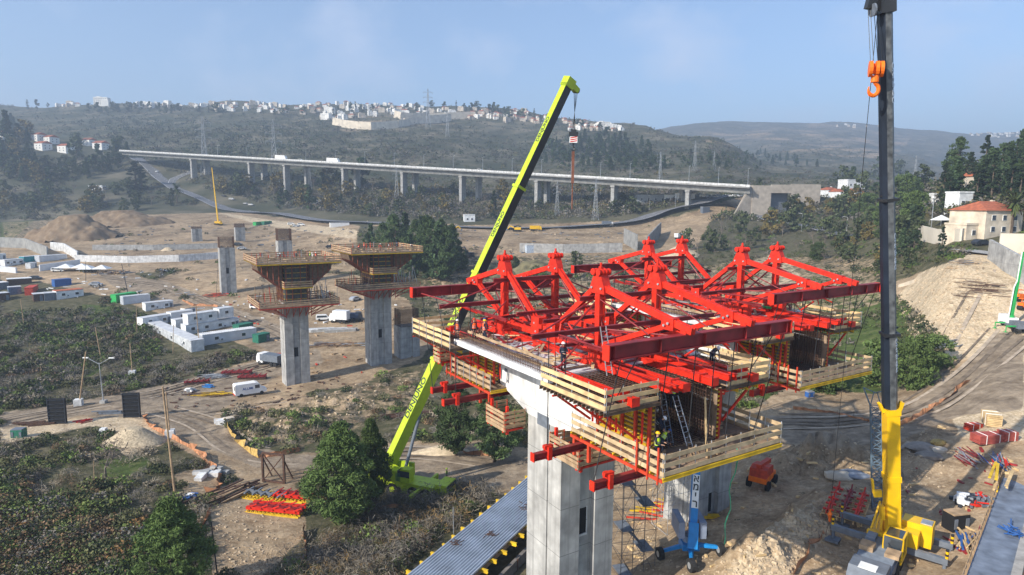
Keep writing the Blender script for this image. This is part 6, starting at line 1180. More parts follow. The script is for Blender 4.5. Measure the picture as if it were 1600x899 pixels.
# timber and cable heap under the platform
def heap(name, px, py, sx, sy, n, mats_, label, cat, L=(1.5, 4), rz=0, thick=.12, spread_a=.5, zmax=.5):
    g = gp(px, py); t = thing(name, label, cat, g)
    for m in mats_:
        b = MB()
        for i in range(max(1, n//len(mats_))):
            x, y = random.gauss(0, sx*.4), random.gauss(0, sy*.4); a = rz+random.uniform(-spread_a, spread_a); l = random.uniform(*L)/2; z = random.uniform(.05, zmax); dx, dy = math.cos(a)*l, math.sin(a)*l; gz = G(g.x+x, g.y+y)-g.z
            b.beam((x-dx, y-dy, z+gz), (x+dx, y+dy, z+gz+random.uniform(-.1, .1)), thick*random.uniform(.6, 1.6), thick*random.uniform(.6, 1.4))
        b.build('pieces', m, t)
    return t
heap('timber_pile', 1035, 795, 3.0, 2.0, 40, (YEL, WOOD_O, RED_O), 'heap of yellow beams and planks on the ground under the near platform', 'timber pile', rz=-.4)
heap('plank_stack', 1100, 812, 1.0, .5, 8, (YEL,), 'short stack of yellowish planks by the foot of the far pier', 'timber pile', (1.8, 2.6), 0, spread_a=.08)
# ---------------------------------------------------------------- corrugated deck on yellow beams
def corr_deck():
    z = 7.0; p0 = atz(640, 895, z); p1 = atz(825, 745, z); q0 = atz(740, 899, z); a = (p1-p0).normalized(); s = V3(a.y, -a.x, 0); w = (q0-p0).dot(s); st = p0-a*6; L = (p1-p0).length+16
    t = thing('corrugated_deck', 'long corrugated pale metal deck on yellow beams at the bottom centre', 'formwork deck', st); o = st; prof = []; n = 17
    for i in range(n):
        x = i/n*w; k = w/n; prof += [(x, 0), (x+k*.30, 0), (x+k*.42, .13), (x+k*.80, .13), (x+k*.92, 0)]
    b = MB(); pts = prof+[(w, 0)]; m = len(pts); vs = [st+s*x+V3(0, 0, zz) for x, zz in pts]; b.add(vs+[v+a*L for v in vs], [(i, i+1, m+i+1, m+i) for i in range(m-1)]); b.build('metal_sheet', mat('zinc_sheet', (.40, .45, .52), .42, .35, var=.2, scale=.5), t, o)
    k = int(L/1.75)
    for i in range(k): q = st+a*(i+.5)*L/k-V3(0, 0, .22); b = MB(); e = random.uniform(.3, .6); b.ibeam(q-s*e, q+s*(w+e+.25), .22, .34, .05, .06); b.build('beam', YEL, t, o)
    b = MB(); q = st+s*(w+1.2)-V3(0, 0, 1.1); b.beam(q-V3(0, 0, 1.6), q+a*L-V3(0, 0, 1.6), .35, 3.2); wl = b.build('side_wall', mat('side_wall_concrete', (.17, .155, .14), .9, var=.3), t, o); b = MB()
    for i in range(9): b.box(q+a*(i*3.3+1)+s*.22-V3(0, 0, 1.5), (.12, .12, 3.2))
    b.build('side_posts', RUST, wl, o)
    b = MB(); q = st-V3(0, 0, .7); b.beam(q+s*.5, q+s*.5+a*L, .3, .5); b.beam(q+s*(w-.5), q+s*(w-.5)+a*L, .3, .5); b.build('bearers', WOOD_O, t, o)
    for i, (d_, x_) in enumerate(((12, 1.2), (15, 3.2), (22, 3.4))):
        g = st+a*d_+s*x_+V3(0, 0, .14); b = MB()
        for j in range(14): c = g+V3(random.gauss(0, .35), random.gauss(0, .3), .04); b.beam(c, c+V3(random.uniform(-.5, .5), random.uniform(-.5, .5), .03), .06, .05)
        tag(b.build('debris_heap', RUST), ('dark rag of debris nearest the bottom on the corrugated deck', 'small brown debris heap in the middle of the corrugated deck', 'brown debris heap farthest up the corrugated deck')[i], 'debris')
corr_deck()
# ---------------------------------------------------------------- strip of wall and formwork at the right edge
def right_strip():
    z = 13.2; p0 = atz(1510, 899, z); p1 = atz(1598, 665, z); a = (p1-p0).normalized(); s = V3(a.y, -a.x, 0); st = p0-a*6; L = (p1-p0).length+22
    t = thing('concrete_wall_strip', 'grey sheeted top of a long wall under construction along the right edge', 'wall', st); o = st
    b = MB(); b.beam(st+s*1.2-V3(0, 0, 2), st+s*1.2+a*L-V3(0, 0, 2), 2.4, 4); b.build('wall', mat('membrane_grey', (.16, .19, .24), .45, var=.4, scale=.9, bump=.4), t, o)
    b = MB(); b.beam(st+s*2.7-V3(0, 0, 1.9), st+s*2.7+a*L-V3(0, 0, 1.9), .6, 4.1); b.build('concrete_lip', CONC, t, o)
    g = MB(); 
    for i in range(int(L/1.1)): q = st+a*i*1.1-s*.12; g.beam(q-V3(0, 0, 1.5), q+V3(0, 0, .7), .07, .07); g.beam(q+V3(0, 0, .5), q+a*1.1+V3(0, 0, .5+random.uniform(-.1, .1)), .05, .18)
    g.build('edge_boards', WOOD_O, t, o)
    n = MB(); k = int(L/1.2); P = [st+s*(3.4+.3*math.sin(i*.8))+a*i*1.2+V3(0, 0, .2*math.sin(i)) for i in range(k)]
    for u, v in zip(P, P[1:]): n.add([u, v, v+V3(0, 0, .95), u+V3(0, 0, .95)], [(0, 1, 2, 3)])
    tag(n.build('safety_netting', ORMESH), 'orange safety netting sagging along the wall at the right edge', 'netting')
    c = MB(); q = st+a*16+s*1.9
    for i in range(26): c.tube(q+V3(random.gauss(0, .45), random.gauss(0, .6), .1), q+V3(random.gauss(0, .45), random.gauss(0, .6), .35), .05, n=5)
    tag(c.build('cable_coil', BLUEP), 'tangle of blue hose on the grey sheeted wall at right', 'hose')
right_strip()
# ---------------------------------------------------------------- site cabins and containers
RIB = mat('ribbed_white_sheet', (.62, .64, .67), .5, var=.1, scale=.6)
def cabin(pa, pb, w, h, label, m=OFFW, z=0, roof=None, side=1, wins=2, ribs=False, name='site_cabin', cat='site cabin', L=None, door=True, roofribs=False):
    a, b_ = gp(*pa), gp(*pb); d = (b_-a); d.z = 0; L = L or d.length; d.normalize(); s = V3(-d.y, d.x, 0)*side; g0 = min(a.z, b_.z); base = V3((a.x+b_.x)/2, (a.y+b_.y)/2, g0+z); t = thing(name, label, cat, base, math.atan2(d.y, d.x)); y0, y1 = (0, w) if side > 0 else (-w, 0)
    b = MB(); b.span((-L/2, y0, -.6 if z == 0 else 0), (L/2, y1, h)); 
    if ribs:
        for i in range(int(L/.35)): x = -L/2+.2+i*.35; yy = y0-.03 if side > 0 else y1+.03; b.box((x, yy, h/2), (.14, .06, h-.1))
        for i in range(int(w/.35)):
            for sx in (-1, 1): b.box((sx*(L/2+.03), y0+.2+i*.35, h/2), (.06, .14, h-.1))
    b.build('body', m, t); r = MB(); r.span((-L/2-.08, y0-.08, h), (L/2+.08, y1+.08, h+.12))
    if roofribs:
        for i in range(int(L/.5)): r.box((-L/2+.25+i*.5, (y0+y1)/2, h+.15), (.2, w+.1, .08))
    r.build('roof', roof or mat('cabin_roof', (.55, .56, .57), .6, var=.2, scale=.7), t)
    yy = y0 if side > 0 else y1; q = -1 if side > 0 else 1
    for i in range(wins):
        x = -L/2+L*(i+.5)/wins; f = MB(); f.box((x, yy+q*.06, h*.58), (1.2, .12, 1.0)); wi = f.build('window', WHITE, t); f = MB(); f.box((x, yy+q*.125, h*.58), (1.0, .04, .8)); f.build('pane', GLASS, wi)
    for i in range(wins):
        if i % 2 == 0 and wins > 1: x = -L/2+L*(i+.5)/wins+1.25; f = MB(); f.box((x, yy+q*.2, h*.42), (.8, .36, .6)); ac = f.build('air_conditioner', OFFW, t); f = MB(); f.box((x, yy+q*.385, h*.42), (.5, .02, .45)); f.build('fan_grille', GREY, ac)
    if door: f = MB(); f.box((L/2-.7, yy+q*.05, h*.42), (.85, .08, 1.9)); f.build('door', GREY, t)
    return t
cabin((299, 551), (226, 508), 3.2, 2.9, 'long white cabin row running up-left at the front of the cabin yard', side=-1, wins=4, ribs=True, door=False)
cabin((224, 513), (268, 503), 3, 2.8, 'white cabin at the back left corner of the cabin yard', wins=2)
cabin((268, 504), (302, 497), 3, 2.8, 'white cabin behind the two-storey one in the cabin yard', wins=1, m=RIB)
cabin((317, 541), (401, 526), 3.2, 2.8, 'long white ribbed cabin with corrugated roof at the front right of the cabin yard', m=RIB, wins=2, ribs=True, roofribs=True, door=False)
cabin((291, 524), (374, 507), 3.2, 2.7, 'long white lower cabin in the middle of the yard carrying two upper cabins', wins=4)
cabin((295, 523), (341, 513), 3.0, 2.7, 'white upper-storey cabin, left one of the two stacked in the yard', z=2.85, wins=2, door=False)
cabin((344, 513), (366, 508), 3.0, 2.7, 'small white upper-storey cabin, right one of the two stacked in the yard', z=2.85, wins=1, door=False)
cabin((275, 514), (294, 510), 2.6, 2.5, 'small low white cabin inside the L of the cabin yard', wins=0)
cabin((290, 494), (306, 490), 2.4, 2.3, 'small pinkish-roofed cabin at the back of the yard', wins=0, roof=WOOD_O)
cabin((374, 523), (396, 517), 2.6, 2.5, 'dark green container at the right end of the cabin yard', DGREEN, wins=0, name='container', cat='container', roof=DGREEN); cabin((404, 537), (422, 532), 2.4, 2.2, 'dark green skip-like container next to the ribbed cabin', DGREEN, wins=0, name='container', cat='container', roof=DGREEN)
cabin((193, 477), (235, 470), 2.6, 2.7, 'white container in front of the green one on the grass bank', RIB, wins=0, name='container', cat='container', ribs=True, door=False); cabin((182, 474), (214, 466), 2.6, 2.7, 'green container behind the white one on the grass bank', GREEN, wins=0, name='container', cat='container', roof=GREEN, door=False)
cabin((228, 487), (271, 479), 3, 2.6, 'white cabin with two windows alone beside the dirt track', wins=2)
cabin((89, 469), (131, 462), 4, 2.9, 'white shed with tiled lean-to roof in the left yard', OFFW, roof=TILE, wins=2, name='shed', cat='shed', roofribs=True, door=False); cabin((70, 471), (87, 469), 4, 2.6, 'grey shed beside the tile-roofed one in the left yard', GREY, wins=0, name='shed', cat='shed'); cabin((53, 472), (69, 470), 4, 2.5, 'dark brown shed left of the grey one in the left yard', RUST, wins=0, name='shed', cat='shed')
cabin((86, 449), (112, 445), 2.6, 2.6, 'bright blue container in the left yard', BLUEP, wins=0, name='container', cat='container', roof=BLUEP, door=False); cabin((52, 461), (60, 452), 2.4, 2.5, 'orange-red container standing on end view in the left yard', RED_O, wins=0, name='container', cat='container', roof=RED_O, door=False); cabin((14, 462), (34, 459), 3, 2.8, 'blue-grey container near the left edge in the yard', mat('slate_blue', (.09, .13, .20), .6), wins=0, name='container', cat='container'); cabin((12, 448), (50, 443), 4, 2.6, 'shed with flat white roof in the left yard', RUST, roof=WHITE, wins=0, name='shed', cat='shed', door=False)
cabin((-20, 474), (16, 468), 4, 2.8, 'dark shed cut by the left edge of the picture, lower one', RUST, wins=0, name='shed', cat='shed'); cabin((-15, 455), (14, 450), 4, 2.6, 'white-roofed shed cut by the left edge of the picture', GREY, roof=WHITE, wins=0, name='shed', cat='shed')
cabin((8, 417), (37, 412), 3, 2.8, 'white cabin with dark doors in the upper left yard', OFFW, wins=3); cabin((-20, 408), (10, 405), 3, 2.8, 'white cabin cut by the left edge in the upper yard', OFFW, wins=1); cabin((38, 411), (66, 407), 3, 2.6, 'teal container in the upper left yard', mat('teal', (.02, .22, .26), .5), wins=0, name='container', cat='container'); cabin((62, 410), (105, 404), 3, 2.6, 'white container with pale roof left of the tents', RIB, wins=0, name='container', cat='container', ribs=True, door=False); cabin((48, 420), (58, 417), 2, 2.2, 'small white box cabin with orange end in the upper yard', OFFW, wins=0)
cabin((516, 356), (546, 352), 3, 3, 'white trailer body parked on the dirt above the pine grove', WHITE, wins=0, name='container', cat='container', door=False); cabin((400, 353), (412, 350), 2.4, 2.4, 'green skip on the dirt below the curving road, left of two', GREEN, wins=0, name='container', cat='container', roof=DGREEN); cabin((413, 352), (425, 349), 2.4, 2.4, 'green skip on the dirt below the curving road, right of two', DGREEN, wins=0, name='container', cat='container', roof=GREEN)
cabin((823, 396), (836, 395), 2.4, 3.6, 'pale blue upright cabin in front of the grey retaining wall', mat('pale_blue_sheet', (.45, .52, .6), .5), wins=0, name='container', cat='container', door=False); cabin((1098, 334), (1109, 332), 2.4, 4, 'grey-blue kiosk beside the junction under the viaduct', GREY, wins=0, name='container', cat='container', door=False)
for k, (px, py, w, lb) in enumerate(((116, 423, 6.5, 'white tent with ridged roof in the left yard, bigger one'), (148, 425, 6, 'white tarpaulin shelter right of the bigger tent'), (1470, 351, 4.2, 'white pavilion tent above the pale wall on the right hillside'))):
    g = gp(px, py); t = thing('tent', lb, 'tent', g, .2); b = MB()
    for i in range(2 if k < 2 else 1): x = (i-.5)*w*.9 if k < 2 else 0; b.add([(x-w/2, -w/2, 1.3), (x+w/2, -w/2, 1.3), (x+w/2, w/2, 1.3), (x-w/2, w/2, 1.3), (x, 0, 2.9)], [(0, 1, 4), (1, 2, 4), (2, 3, 4), (3, 0, 4)])
    b.build('canopy', WHITE, t); b = MB()
    for x in (-w/2, w/2):
        for y in (-w/2, w/2): b.tube((x, y, -.4), (x, y, 1.35), .06, n=5)
    b.build('poles', STEEL, t)
# ---------------------------------------------------------------- walls
def wall(pts, h, label, m=CONC, th=.6, name='retaining_wall', h1=None, cat='wall'):
    P = [gp(*p) for p in pts]; n = len(P); b = MB()
    for i, (a, c) in enumerate(zip(P, P[1:])):
        ha = h+((h1 or h)-h)*i/(n-1); hc = h+((h1 or h)-h)*(i+1)/(n-1); d = (c-a); d.z = 0; d.normalize(); s = V3(-d.y, d.x, 0)*th/2
        b.add([a-s-V3(0, 0, 2), c-s-V3(0, 0, 2), c+s-V3(0, 0, 2), a+s-V3(0, 0, 2), a-s+V3(0, 0, ha), c-s+V3(0, 0, hc), c+s+V3(0, 0, hc), a+s+V3(0, 0, ha)], [(0, 1, 5, 4), (2, 3, 7, 6), (4, 5, 6, 7), (0, 4, 7, 3), (1, 2, 6, 5)])
    return tag(b.build(name, m), label, cat)
CREAM = mat('cream_stone_wall', (.60, .54, .44), .9, var=.12, scale=.3)
wall([(118, 409), (200, 411), (280, 409), (345, 404)], 3.0, 'long pale concrete retaining wall behind the left yard, lower one', CONC_W); wall([(145, 391), (240, 391), (340, 388)], 2.6, 'pale concrete wall above the lower one in the dirt yard', CONC); wall([(-30, 384), (40, 388), (75, 403)], 5.0, 'dark grey abutment wall at the left edge above the cabins', CONC_D); wall([(80, 391), (100, 393), (122, 407)], 4.0, 'pale slanting wing wall beside the yellow-framed opening', CONC_W)
wall([(-30, 421), (26, 427)], 2.2, 'low pale block wall at left edge in front of the white cabin', RIB); wall([(62, 424), (125, 415)], 2.6, 'pale wall with rust-red top strip left of the tents', RIB)
wall([(812, 394), (880, 396), (972, 394)], 4.2, 'long grey retaining wall in the middle distance behind the red towers', CONC); wall([(975, 380), (995, 392)], 7.5, 'grey portal wing wall, left one of the unfinished tunnel mouth', CONC_D); wall([(1010, 392), (1032, 366)], 6.5, 'dark portal wing wall with pointed end, right one of the unfinished tunnel mouth', CONC_D)
wall([(1432, 374), (1462, 380), (1500, 377), (1518, 370)], 4.6, 'cream stone retaining wall below the stone villa, left of the yard', CREAM, h1=2.5); wall([(1518, 371), (1576, 365)], 1.6, 'low cream wall at the back of the walled yard below the villa', CREAM); wall([(1560, 394), (1630, 396)], 4.2, 'cream stone wall at the right edge beside the walled yard', CREAM); wall([(1545, 405), (1570, 424), (1610, 452)], 4.2, 'grey concrete wall slanting down the stony slope at right', CONC, h1=5); wall([(1405, 448), (1430, 440)], .5, 'low stone kerb at the top of the stony slope', STONE)
P0_ = gp(1575, 398); ribbon('lane', [gp(1500, 392), gp(1560, 400), gp(1620, 408)], 6, mat('pale_lane', (.34, .33, .31), .9), .3)
# ---------------------------------------------------------------- dirt heaps
def mound(px, py, rx, ry, h, label, m):
    g = gp(px, py); N = 40; V = []; Fq = []
    for i in range(N+1):
        for j in range(N+1):
            u, v = (i/N-.5)*2, (j/N-.5)*2; x, y = g.x+u*rx, g.y+v*ry; d = math.hypot(u, v); e = 1-d+.25*(float(vnoise(x/6, y/6, 5))+.5*float(vnoise(x/2, y/2, 6)))*(d < 1.05); V.append((x, y, G(x, y)+(h*min(1, max(0, e)*1.35) if e > 0 else -.6)))
    for i in range(N):
        for j in range(N): a = i*(N+1)+j; Fq.append((a, a+N+1, a+N+2, a+1))
    tag(arrmesh('dirt_heap', np.array(V), np.array(Fq), m), label, 'dirt heap')
HEAPM = mat('heap_soil', (.17, .115, .07), .95, var=.4, scale=.35, bump=.6, spec=.1, col2=(.28, .21, .14))
mound(112, 373, 26, 17, 13, 'large brown dirt heap left of the yard, the nearer of two', HEAPM); mound(190, 352, 34, 20, 10, 'long brown dirt heap behind the nearer one', HEAPM); mound(262, 392, 3, 2.5, 1.6, 'small pale sand heap on the dirt between the two long walls', mat('sand', (.5, .4, .27), .95)); mound(212, 690, 5, 3.5, 2.2, 'pale gravel heap at the edge of the gravel area, lower left', mat('gravel_heap', (.42, .34, .23), .95, var=.4, scale=3, bump=.8)); mound(688, 706, 4.5, 2, .9, 'low sand heap beside the track left of the pines', mat('sand', (.5, .4, .27), .95)); mound(1060, 400, 10, 8, 4, 'pale dirt heap behind the red towers', mat('sand', (.5, .4, .27), .95))
mound(640, 415, 20, 8, 3, 'low brown heap in front of the pine grove', HEAPM); mound(770, 430, 12, 7, 4, 'grassy dirt heap behind the left red towers', mat('green_heap', (.15, .13, .07), .95, var=.5, scale=.4)); mound(830, 425, 13, 7, 4, 'grassy dirt heap behind the middle red towers', mat('green_heap', (.15, .13, .07), .95, var=.5, scale=.4))
# ---------------------------------------------------------------- machines
def excavator(px, py, rz, m, label, s=1.0, raise_=1):
    t = thing('excavator', label, 'excavator', gp(px, py), rz); t.scale = (s,)*3
    for y in (-1.1, 1.1): b = MB(); b.prism((0, y-.3, 0), (0, y+.3, 0), [(-2, .1), (2, .1), (2.3, .5), (2, .9), (-2, .9), (-2.3, .5)]); b.build('track', TYRE, t)
    b = MB(); b.box((-.4, 0, 1.6), (3.4, 2.5, 1.2)); b.build('body', m, t); b = MB(); b.box((.9, .75, 2.3), (1.4, .95, 1.6)); c = b.build('cab', GLASS, t)
    b = MB(); p = [(1.2, -.2, 1.7), (3.2, -.2, 4.4), (5.2, -.2, 4.0), (5.8, -.2, 1.4)] if raise_ else [(1.2, -.2, 1.7), (3.6, -.2, 3.0), (5.4, -.2, 1.2)]
    for a, c in zip(p, p[1:]): b.beam(a, c, .35, .5)
    b.build('arm', m, t); b = MB(); q = p[-1]; b.prism((q[0], -.8, q[2]), (q[0], .5, q[2]), [(-.6, .4), (.5, .3), (.2, -.7), (-.5, -.6)]); b.build('bucket', GREY, t)
excavator(733, 402, 2.4, CARBLK, 'dark excavator with raised arm right of the pine grove'); excavator(706, 362, .2, CRY, 'yellow bulldozer-like digger on the dirt terrace right of the grove', 1, 0); excavator(808, 362, 3.0, CRY, 'yellow wheel digger on the dirt terrace right of the lime boom', 1.1, 0); excavator(345, 352, 2, CRY, 'small yellow digger at the foot of the drill rig', .8)
def rig():
    g = gp(341, 350); t = thing('drill_rig', 'thin yellow rig boom leaning left in the dirt yard at upper left', 'drill rig', g); p1 = at(331, 262, g.y); b = MB(); b.beam(g+V3(0, 0, 1.5), p1, .8, .8, w1=.35, h1=.35); b.build('boom', CRY, t, g); b = MB(); b.box(g+V3(0, 0, 1.3), (4, 2.6, 1.6)); b.build('body', CRY, t, g); b = MB(); b.box(g+V3(0, 0, .4), (4.6, 3, .7)); b.build('track', TYRE, t, g)
rig()
def lorry(px, py, rz, cab, box, label, L=8, h=2.4):
    t = lorry_proto('truck', cab, box, label, L, h); t.location = gp(px, py); t.rotation_euler.z = rz; return t
lorry(529, 504, 2.9, WHITE, OFFW, 'white box truck between the two formwork piers', 7, 2.6); lorry(556, 502, .2, CARBLK, mat('dark_blue_bed', (.03, .05, .10), .6), 'dark blue truck right of the white box truck', 6, 1.4); lorry(421, 570, 2.7, WHITE, GREY, 'white lorry partly hidden behind the left formwork pier', 8, 1.6); lorry(950, 354, .1, OFFW, GREY, 'tipper truck with pale cab on the road behind the red towers', 8, 2.2); lorry(838, 361, .1, CRY, CRY, 'yellow dump truck right of the wheel digger on the terrace', 8, 2); lorry(1063, 374, .7, WHITE, OFFW, 'white concrete mixer truck on the slope behind the red towers', 8, 2); lorry(1048, 314, 0, WHITE, WHITE, 'white van-like truck below the last span of the viaduct', 9, 3)
def van():
    g = gp(391, 617); t = thing('van', 'long white high-roofed van parked left of the left formwork pier', 'van', g, .62); b = MB(); prof = [(-3.0, .45), (2.2, .45), (3.0, .5), (3.05, 1.1), (2.3, 1.35), (1.55, 2.45), (1.0, 2.62), (-2.9, 2.62), (-3.05, 2.4)]
    n = len(prof); b.add([(x, -1.0, z) for x, z in prof]+[(x, 1.0, z) for x, z in prof], [tuple(range(n)), tuple(range(n, 2*n))[::-1]]+[(i, n+i, n+(i+1) % n, (i+1) % n) for i in range(n)]); bo = b.build('body', WHITE, t)
    w = MB(); w.add([(2.22, -.85, 1.45), (2.22, .85, 1.45), (1.62, .8, 2.35), (1.62, -.8, 2.35)], [(0, 1, 2, 3)]); w.v = [(x+.04, y, z) for x, y, z in w.v]; w.build('windscreen', GLASS, t); w = MB(); w.box((-3.06, -.45, 1.85), (.05, .6, .75)); w.build('rear_window', GLASS, t); w = MB()
    for s in (-1, 1): w.box((1.2, s*1.01, 1.8), (.9, .04, .7))
    w.build('side_window', GLASS, t); w = MB(); w.box((-3.06, 0, .55), (.08, 1.9, .22)); w.build('rear_lights', RED_O, t)
    for x in (-1.9, 2.0):
        for s in (-.92, .92): q = MB(); q.wheel((x, s, .38), (0, 1, 0), .38, .24, 14); q.build('wheel', TYRE, t)
    M = Matrix(((1, 0, 0), (0, 0, -1), (0, 1, 0))).to_4x4(); M.translation = V3(-.6, -1.02, 1.6); text_mesh('ALUMI', .7, 'lettering', BLUEP, bo, M, .005)
van()
def pump():
    g = gp(1584, 516); t = thing('concrete_pump', 'truck-mounted concrete pump with green boom at the right edge of the stony slope', 'concrete pump', g); o = g; R = Matrix.Rotation(1.35, 3, 'Z')
    def L(x, y, z): return g+R @ V3(x, y, z)
    b = MB(); b.box(L(0, 0, 1.2), (8, 2.4, .5), R); b.box(L(-3.0, 0, 1.9), (1.8, 2.3, 1.2), R); b.box(L(-.8, 0, 1.8), (2.6, 1.8, .9), R); b.build('chassis', GREY, t, o); b = MB(); b.box(L(1.6, 0, 2.0), (1.8, 2.2, 1.4), R); b.build('pedestal', WHITE, t, o); b = MB(); b.box(L(4.0, 0, 2.0), (1.6, 2.4, 2.2), R); b.build('cab', WHITE, t, o)
    for x in (-3, -1.8, 3):
        for s in (-1, 1): w = MB(); w.wheel(L(x, s*1.05, .5), R @ V3(0, 1, 0), .5, .35, 14); w.build('wheel', TYRE, t, o)
    for x, s in ((1.8, 1), (1.8, -1), (-3, 1), (-3, -1)): b = MB(); b.beam(L(x, s*.8, 1.4), L(x-.4, s*3.2, 1.4), .25, .3); b.tube(L(x-.4, s*3.2, 1.5), L(x-.4, s*3.2, .1), .1); b.box(L(x-.4, s*3.2, .08), (.6, .6, .12)); b.build('outrigger', GREEN, t, o)
    p0 = L(1.6, 0, 2.8); p1 = at(1604, 350, g.y+1); b = MB(); b.beam(p0, p1, .55, .6, V3(0, -1, 0), .4, .45); b.tube(p0-V3(0, 0, .3), p0+V3(0, 0, .4), .6, n=14); bo = b.build('boom', GREEN, t, o); ax = (p1-p0).normalized(); p2 = p0+ax*8.5; s = V3(-.8, -.3, 0); b = MB(); b.path([p0+s*1.2-V3(0, 0, .6), p0+ax*7+s*1.1, p2+s*.3, p1+s*.4], .13, 8); b.build('delivery_pipe', WHITE, t, o); t.scale = (.74, .74, .74)
pump()
def mini(px, py, label): 
    g = gp(px, py); t = thing('roller', label, 'road roller', g, .4); b = MB(); b.box((0, 0, .9), (1.6, 1.0, .7)); b.build('body', ORANGE, t); b = MB(); b.tube((-.5, 0, 1.2), (-.5, 0, 2.0), .05); b.box((-.1, 0, 2.0), (1.2, 1.0, .08)); b.build('canopy', ORANGE, t)
    for x in (-.7, .7): w = MB(); w.wheel((x, 0, .4), (0, 1, 0), .4, .9, 14); w.build('drum', TYRE, t)
mini(1592, 470, 'small orange machine beside the green boom on the slope, upper one'); mini(1598, 484, 'small orange machine beside the green boom on the slope, lower one')
# ---------------------------------------------------------------- poles and lamps of the left foreground
def pole(px0, py0, px1, py1, label, m=WOOD_O, r=.14, block=False, name='utility_pole', cat='pole'):
    g = gp(px0, py0); t = thing(name, label, cat, g); p1 = at(px1, py1, g.y); b = MB(); b.tube(g-V3(0, 0, .4), p1, r, r*.7, 8); b.build('shaft', m, t, g)
    if block: b = MB(); b.box(g+V3(0, 0, .5), (1.3, 1.3, 1.5), Matrix.Rotation(.3, 3, 'Z')); b.build('footing_block', CONC_W, t, g)
    return t
pole(123, 634, 134, 550, 'leaning wooden pole in a white concrete block by the gravel heap', block=True); pole(158, 560, 149, 512, 'wooden pole behind the twin-headed street lamp', r=.13); pole(273, 768, 254, 604, 'tall thin wooden pole at the road bend, the nearer of a pair', r=.15); pole(266, 684, 259, 612, 'wooden pole right behind the tall one at the road bend', r=.13, block=True); pole(207, 588, 203, 536, 'wooden lamp pole in a concrete block left of the cabin yard', r=.11, block=True); pole(270, 552, 271, 508, 'thin green pole in front of the cabin row', r=.08); pole(312, 545, 306, 476, 'brown pole between the cabin row and the ribbed cabin', r=.12); pole(38, 512, 32, 468, 'dark pole in the bushes below the left sheds', r=.1); pole(214, 520, 213, 476, 'pale thin pole left of the cabin yard', r=.08); pole(201, 463, 190, 412, 'dark leaning lamp pole by the containers', CARBLK, r=.13); pole(134, 441, 134, 408, 'dark pole in front of the white tents', CARBLK, r=.1); pole(337, 470, 341, 410, 'thin dark pole at the left of the bare pier', CARBLK, r=.07); pole(709, 838, 708, 793, 'short pale steel post beside the corrugated deck', STEEL, r=.06); pole(148, 768, 146, 720, 'thin stake in the brush at lower left', r=.05); pole(340, 900, 330, 815, 'tall thin dark post at the bottom left behind the bright pine', CARBLK, r=.07)
def twin():
    g = gp(162, 630); t = thing('street_lamp', 'grey twin-headed street lamp between the two black panels', 'street lamp', g); h = (630-563)*g.y/1000; b = MB(); b.tube((0, 0, -.3), (-.3, 0, h), .12, .07, 8); b.build('pole', STEEL, t)
    for s in (-1, 1): b = MB(); b.tube((-.3, 0, h-.3), (-.3+s*2.0, 0, h+.8), .05, n=5); a = b.build('arm', STEEL, t); b = MB(); b.box((-.3+s*2.45, 0, h+.92), (1.0, .3, .16)); b.build('lamp_head', WHITE, a)
    b = MB(); b.box((0, 0, .2), (1, 1, .7)); b.build('footing_block', CONC, t)
twin()
def panel(px, py, label):
    g = gp(px, py); t = thing('shutter_stand', label, 'shutter', g, .15); h = 4.4; b = MB(); b.box((0, 0, h/2), (2.7, .5, h)); b.build('sheet', DARK, t); b = MB()
    for z in np.linspace(.2, h-.2, 7): b.box((0, -.3, z), (2.7, .12, .12))
    for x in (-1.3, 1.3): b.box((x, -.3, h/2), (.12, .14, h))
    b.build('frame', CARBLK, t)
panel(91, 662, 'black upright formwork panel on the gravel, left one of the two'); panel(207, 652, 'black upright formwork panel on the gravel, right one of the two')
# ---------------------------------------------------------------- stacks of material
def frames(px, py, rz, L, w, n, label, m=RED, base=YEL, tilt=0, name='formwork_frame_stack'):
    g = gp(px, py); t = thing(name, label, 'steel frames', g, rz)
    b = MB()
    for i in range(6): b.box((0, -w/2+w*i/5, .15), (L, .12, .2))
    for i in range(int(L/.5)): b.box((-L/2+.25+i*.5, 0, .32), (.1, w, .1))
    b.build('timber_grid', base, t)
    for k in range(n):
        b = MB(); y = -w/2+w*(k+.5)/n
        for q in (-.12, .12): b.ibeam((-L/2, y+q, .6), (L/2, y+q, .6), .1, .35, .04, .04)
        for i in range(5): x = -L*.42+L*.84*i/4; b.box((x, y, .72), (.2, w/n*.8, .16)); b.beam((x, y, .75), (x+L*.12, y, 1.15 if tilt else .8), .12, .14)
        b.build('frame', m if k % 2 == 0 else RED_D, t)
    return t
frames(1322, 795, .95, 6.4, 3.4, 3, 'large red formwork frames lying on timber left of the yellow crane', RED, WOOD, 1)
frames(432, 800, -.18, 6.8, 2.2, 3, 'red and yellow formwork frames stacked nearest the bottom of the left material yard', RED, YEL, 1); frames(458, 780, -.18, 5, 2, 2, 'red and yellow frame stack just behind the lower one in the material yard', RED, YEL, 1); frames(415, 778, -.25, 5.5, 2.4, 1, 'flat yellow beam platform with grey sheet at the left of the frame stacks', GREY, YEL, 0)
frames(308, 600, .35, 5, 1.2, 1, 'dark red steel frame lying by the track left of the white van', RED_D, RUST, 1); frames(370, 585, .15, 6.5, 1.6, 2, 'red steel frames stacked behind the white van, farther stack', RED_D, RUST, 1); frames(394, 592, .15, 6, 1.4, 2, 'red steel frames stacked right behind the white van', RED_D, RUST, 1)
